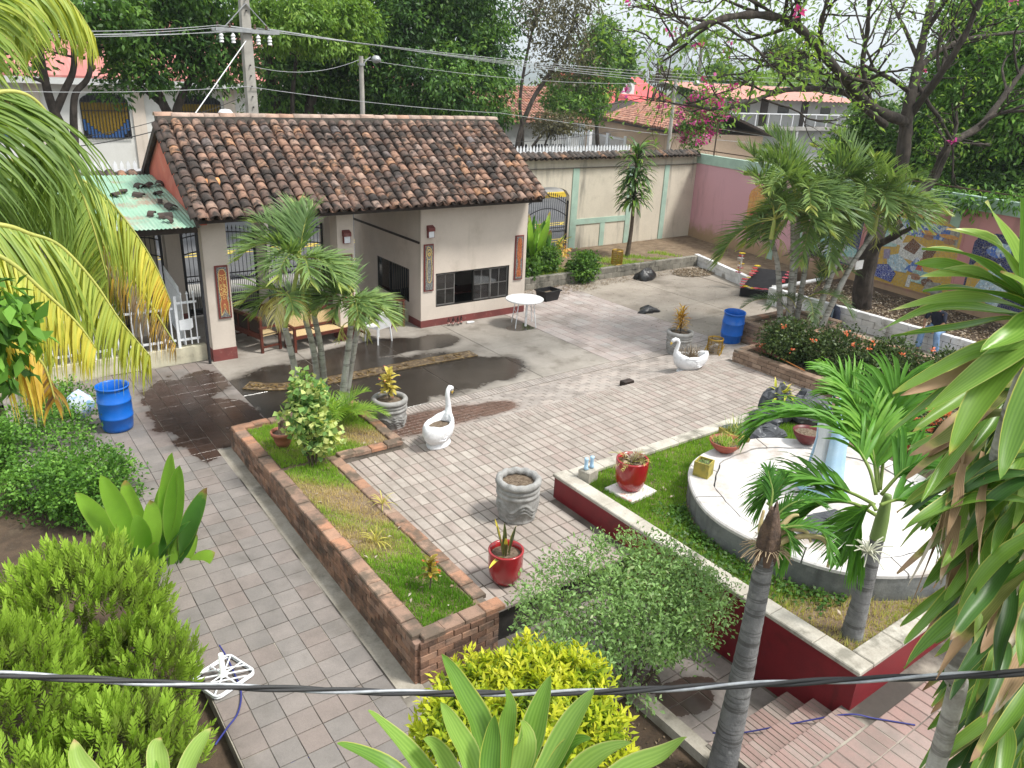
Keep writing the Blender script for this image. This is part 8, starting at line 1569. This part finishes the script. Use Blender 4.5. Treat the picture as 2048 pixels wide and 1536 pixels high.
# white railings of the houses
def rail(label, a, c_, h, z0=.4):
    t = thing('street_railing', label, 'railing', ((a.x + c_.x) / 2, (a.y + c_.y) / 2, 0), 'white railings across the street'); n = int((c_ - a).length / .16); b = MB()
    for i in range(n): q = a.lerp(c_, i / n); b.box(q.x - .022, q.x + .022, q.y - .02, q.y + .02, z0, z0 + h)
    b.build('bars', m_wpaint, t); d_ = Vector((0, 0, 1))
    for z in (z0 + .1, z0 + h - .12): MB().beam(a + d_ * z, c_ + d_ * z, .05).build('rail', m_wpaint, t)
    for i in range(5): q = a.lerp(c_, i / 4); MB().box(q.x - .13, q.x + .13, q.y - .13, q.y + .13, 0, z0 + h + .15).build('post', m_wpaint, t)
    MB().beam(a + d_ * z0 * .5, c_ + d_ * z0 * .5, .2, z0).build('plinth', m_walk, t)
a = P(1020, 250, 3.5); c_ = P(1180, 262, 3.5); rail('tall white railing before the tile roofed house', Vector((a.x, a.y, 0)), Vector((c_.x, c_.y, 0)), 3.0); a = P(1185, 262, 3.3); c_ = P(1335, 288, 3.3); rail('white railing in front of the beige house', Vector((a.x, a.y, 0)), Vector((c_.x, c_.y, 0)), 2.8)
# ================================================================ poles and wires
m_pole = M('pole_concrete', (.42, .4, .36), (.33, .31, .28), 3, .9, dirt=(.2, .19, .17, .5), dscale=2, fine=.12); m_galv = M('galvanised', (.42, .43, .44), (.33, .34, .35), 6, .45, metal=.5); m_wire = M('wire_grey', (.5, .51, .52), (.4, .41, .42), 3, .5, metal=.3); m_wirek = M('wire_black', (.03, .03, .032), (.04, .04, .04), 3, .6)
pl = PY(495, 100, 25.4); up_ = thing('utility_pole', 'concrete utility pole with crossarm and insulators behind the roof', 'utility pole', (pl.x, 25.4, 0)); x_ = pl.x
MB().add([(x_ - .2, 25.25, 0), (x_ + .2, 25.25, 0), (x_ + .2, 25.6, 0), (x_ - .2, 25.6, 0), (x_ - .11, 25.3, 10.5), (x_ + .11, 25.3, 10.5), (x_ + .11, 25.52, 10.5), (x_ - .11, 25.52, 10.5)], BF).build('post', m_pole, up_)
for z in (4.9, 5.2, 5.5, 5.8, 6.1, 6.4, 6.7, 8.2, 8.5): MB().tube([(x_, 25.27, z), (x_, 25.22, z)], .022, 6).build('bolt_hole', m_blk, up_)
zc = PY(495, 62, 25.3).z
for dy in (-.16, .22): MB().beam((x_ - .95, 25.4 + dy, zc), (x_ + .95, 25.4 + dy, zc), .1, .1).build('crossarm', m_galv, up_)
for s in (-1, 1): MB().beam((x_ + s * .75, 25.24, zc), (x_, 25.25, zc + .75), .05, .02).build('brace', m_galv, up_)
for s in (-.8, -.45, .3, .65): 
    q = MB().lathe([(.02, -.35), (.07, -.33), (.05, -.27), (.075, -.24), (.05, -.18), (.075, -.15), (.04, -.1), (.02, -.05)], 10, (x_ + s, 25.24, zc - .02)).build('insulator', m_wpl, up_)
    MB().lathe([(.02, .05), (.05, .07), (.03, .14), (.045, .16), (.01, .2)], 8, (x_ + s - .08, 25.24, zc)).build('insulator', m_husk, up_)
def wire(label, pts, r=.014, mat=None, sag=0, grp='overhead wires along the street'):
    out = []
    for i in range(len(pts) - 1):
        for k in range(12): f = k / 12; q = Vector(pts[i]).lerp(Vector(pts[i + 1]), f); q.z -= sag * 4 * f * (1 - f); out.append(q)
    out.append(Vector(pts[-1])); return tag(MB().tube(out, r, 5).build('overhead_wire', mat or m_wire), label, 'wire', grp)
L_ = ['highest', 'second highest', 'third highest', 'fourth highest']
for i, (xa, ya, pa, pr_) in enumerate(((-.85, 25.2, (-60, 55), (1650, 158)), (-.5, 25.25, (-60, 66), (1650, 167)), (.35, 25.3, (-60, 70), (1650, 176)), (.75, 25.35, (-60, 62), (1650, 184)))):
    wire(L_[i] + ' wire from the pole crossarm to the right', [(x_ + xa, ya, zc + .1), PY(*pr_, 27.5)], .0095, None, .35); wire(L_[i] + ' wire from the pole crossarm to the left', [(x_ + xa, ya, zc + .1), PY(*pa, 24.6)], .0095, None, .12)
wire('low slack wire crossing in front of the hall', [PY(-60, 180, 24.5), PY(495, 173, 25.2), PY(1000, 226, 26), PY(1500, 285, 27)], .009, None, .1); wire('dark wire bundle low behind the gable', [PY(60, 300, 24.4), PY(310, 262, 24.8), PY(500, 240, 25.2)], .014, m_wirek, .1); wire('second dark wire low behind the gable', [PY(60, 285, 24.4), PY(320, 240, 24.8), PY(480, 196, 25.2)], .01, m_wirek, .1); wire('thin wire over the tile roof to the lamp post', [PY(495, 130, 25.3), PY(722, 118, 26), PY(1352, 165, 26)], .008, None, .3); wire('thin dark wire above the house fence', [PY(1000, 285, 28), PY(1230, 262, 30), PY(1340, 250, 30)], .012, m_wirek, .1)
tag(MB().tube([PY(492, 82, 25.2), PY(385, 235, 23.5)], .018, 6).build('guy_wire', m_wire), 'slanting guy wire from the pole down to the left', 'wire')
def lamp(label, px, py, y, hx, s):
    q = PY(px, py, y); t = thing('street_lamp', label, 'street lamp', (q.x, y, 0), 'street lamps'); MB().tube([(q.x, y, 0), (q.x, y, q.z)], [.11, .075], 10).build('post', m_pole, t); h = PY(hx[0], hx[1], y)
    MB().tube(cat([(q.x, y, q.z - .35), (q.x + s * .2, y, q.z - .12), (h.x - s * .2, y, h.z + .05)], 5), .02, 6).build('arm', m_galv, t); MB().lathe([(.001, .12), (.1, .1), (.16, .02), (.17, -.05), (.1, -.12), (.001, -.14)], 14, (h.x, y, h.z)).build('lamp_head', m_galv, t, False, True); MB().box(q.x - .09, q.x + .09, y - .09, y + .09, q.z - .3, q.z - .22).build('bracket', m_galv, t)
lamp('grey street lamp rising behind the middle of the tile roof', 722, 112, 26, (752, 118), 1); lamp('leaning white street lamp beside the bougainvillea', 1352, 158, 26, (1393, 166), 1)
tag(MB().lathe([(.001, .22), (.13, .2), (.2, .1), (.2, .0), (.16, -.12), (.001, -.15)], 16, PY(452, 236, 21.2)).build('globe_lamp', m_wpl, None, smooth=True), 'white globe poking up behind the roof ridge', 'globe')
# ================================================================ twisted cable across the foreground
cp3 = [PD(a, b_, 3.0) for a, b_ in ((-120, 1338), (0, 1348), (430, 1372), (860, 1386), (1200, 1383), (1500, 1369), (1800, 1356), (2048, 1345), (2180, 1336))]; cc_ = cat(cp3, 26); tk = thing('twisted_cable', 'twisted black and grey cable strung across the foreground', 'cable', cp3[0])
for k in range(3):
    pts = []; acc = 0
    for i, p in enumerate(cc_):
        d = (cc_[min(i + 1, len(cc_) - 1)] - cc_[max(0, i - 1)]).normalized(); s = d.cross(Vector((0, 0, 1))).normalized(); u = s.cross(d); a = acc * 2 * PI / .62 + k * 2 * PI / 3; pts.append(p + (s * math.cos(a) + u * math.sin(a)) * .0068); acc += (cc_[min(i + 1, len(cc_) - 1)] - p).length
    MB().tube(pts, .0066 if k else .0058, 8).build('strand', m_wirek if k else M('bare_strand', (.42, .44, .46), (.3, .31, .33), 30, .45, metal=.4), tk, False, True)
# ================================================================ seated person
def skin(name, verts, edges, rad, mat, parent, lv=2):
    me = bpy.data.meshes.new(name); me.from_pydata([tuple(v) for v in verts], edges, []); o = bpy.data.objects.new(name, me); COL.objects.link(o); o.modifiers.new('k', 'SKIN'); sv = me.skin_vertices[0].data
    for i, r in enumerate(rad): sv[i].radius = r if hasattr(r, '__len__') else (r, r)
    sv[0].use_root = True; m_ = o.modifiers.new('s', 'SUBSURF'); m_.levels = m_.render_levels = lv; dg = bpy.context.evaluated_depsgraph_get(); m2 = bpy.data.meshes.new_from_object(o.evaluated_get(dg)); bpy.data.objects.remove(o); m2.polygons.foreach_set('use_smooth', [True] * len(m2.polygons)); m2.materials.clear(); m2.materials.append(mat); m2.name = name; q = bpy.data.objects.new(name, m2); return put(q, parent)
pe = thing('person', 'person in jeans and dark top sitting hunched on the white block wall', 'person', (21.8, 9.6, .58)); ox, oy, oz = 21.82, 9.55, .0
def W_(x, y, z): return Vector((ox + x, oy + y, oz + z))
m_skin = M('skin', (.3, .16, .1), (.26, .14, .085), 6, .5); m_jean = M('denim', (.2, .32, .52), (.14, .24, .42), 9, .85, dirt=(.3, .42, .6, .6), dscale=6); m_top = M('navy_top', (.012, .015, .03), (.02, .024, .045), 9, .85); m_hair = M('hair', (.008, .007, .007), (.014, .012, .011), 20, .6)
bodyv = [W_(.02, 0, .7), W_(-.04, 0, .9), W_(-.14, 0, 1.1), W_(-.22, 0, 1.22), W_(-.29, 0, 1.3), W_(-.36, 0, 1.38), W_(-.2, .19, 1.16), W_(-.3, .26, .92), W_(-.46, .16, .78), W_(-.2, -.19, 1.16), W_(-.3, -.26, .92), W_(-.46, -.16, .78), W_(0, .1, .68), W_(-.42, .2, .64), W_(-.42, .22, .12), W_(0, -.1, .68), W_(-.42, -.2, .64), W_(-.36, -.26, .12), W_(-.54, .24, .05), W_(-.48, -.3, .05)]
edg = [(0, 1), (1, 2), (2, 3), (3, 4), (4, 5), (2, 6), (6, 7), (7, 8), (2, 9), (9, 10), (10, 11), (0, 12), (12, 13), (13, 14), (0, 15), (15, 16), (16, 17), (14, 18), (17, 19)]
skin('body', bodyv, edg, [.14, .13, .14, .06, .075, .085, .055, .042, .035, .055, .042, .035, .085, .06, .042, .085, .06, .042, .035, .035], m_skin, pe)
skin('jeans', [bodyv[i] for i in (0, 12, 13, 14, 15, 16, 17)], [(0, 1), (1, 2), (2, 3), (0, 4), (4, 5), (5, 6)], [.155, .115, .09, .085, .115, .09, .085], m_jean, pe)
skin('top', [bodyv[i] for i in (1, 2, 3, 6, 7, 9, 10)] + [W_(.0, 0, .78)], [(7, 0), (0, 1), (1, 2), (1, 3), (3, 4), (1, 5), (5, 6)], [.155, .165, .08, .075, .06, .075, .06, .16], m_top, pe)
skin('hair', [W_(-.33, 0, 1.34), W_(-.35, 0, 1.41), W_(-.33, 0, 1.46)], [(0, 1), (1, 2)], [.08, .1, .06], m_hair, pe)
for a, c_ in ((14, 18), (17, 19)): skin('shoe', [bodyv[a] + Vector((.06, 0, -.07)), bodyv[a] + Vector((-.03, 0, -.07)), bodyv[c_] + Vector((-.05, 0, -.005))], [(0, 1), (1, 2)], [.05, .055, .042], m_blk, pe)
for s in (-1, 1):   # hands: palm, four fingers and thumb, hanging between the knees
    h = W_(-.46, s * .16, .78); skin('hand', [h, h + Vector((-.05, -s * .02, -.05))] + [h + Vector((-.09, -s * .02 + .018 * (k - 1.5), -.075 - .004 * k)) for k in range(4)] + [h + Vector((-.115, -s * .02 + .016 * (k - 1.5), -.115 - .004 * (k % 3))) for k in range(4)] + [h + Vector((-.03, -s * .055, -.055)), h + Vector((-.05, -s * .07, -.085))], [(0, 1)] + [(1, 2 + k) for k in range(4)] + [(2 + k, 6 + k) for k in range(4)] + [(1, 10), (10, 11)], [.03, .03] + [.011] * 4 + [.008] * 4 + [.011, .009], m_skin, pe, 1)
# ================================================================ hills and air
def hill(label, x0, x1, y, zf, n=60):
    V = []; F = []
    for i in range(n + 1):
        x = x0 + (x1 - x0) * i / n; z = zf(i / n); V += [(x, y, -1), (x, y + 120, z * .75), (x, y + 260, z), (x, y + 600, -1)]
    for i in range(n):
        for k in range(3): F.append((i * 4 + k, i * 4 + 4 + k, i * 4 + 5 + k, i * 4 + 1 + k))
    return struct('hill', MB().add(V, F), M('hill_green', (.025, .045, .025), (.04, .055, .03), .01, .95, fine=.2), label)
hill('long wooded hill range on the horizon', -1300, 4600, 2200, lambda f: 88 + 55 * math.sin(f * 9 + 1) + 30 * math.sin(f * 23) + 14 * math.sin(f * 61)); hill('nearer low hill on the horizon', 700, 3800, 1650, lambda f: 38 + 26 * math.sin(f * 11 + 2) + 8 * math.sin(f * 37))
hz = MB().box(-5500, 5500, -300, 3100, -1.7, 200).build('haze', None); tag(hz, 'thin pale haze in the air', None, None, 'stuff')
hm = bpy.data.materials.new('haze'); hm.use_nodes = True; t = hm.node_tree; t.nodes.clear(); out = nn(t, 'ShaderNodeOutputMaterial'); v = nn(t, 'ShaderNodeVolumePrincipled'); v.inputs['Color'].default_value = (.86, .94, 1, 1); v.inputs['Density'].default_value = .00042; v.inputs['Anisotropy'].default_value = .2; t.links.new(v.outputs[0], out.inputs['Volume']); hz.data.materials.append(hm)
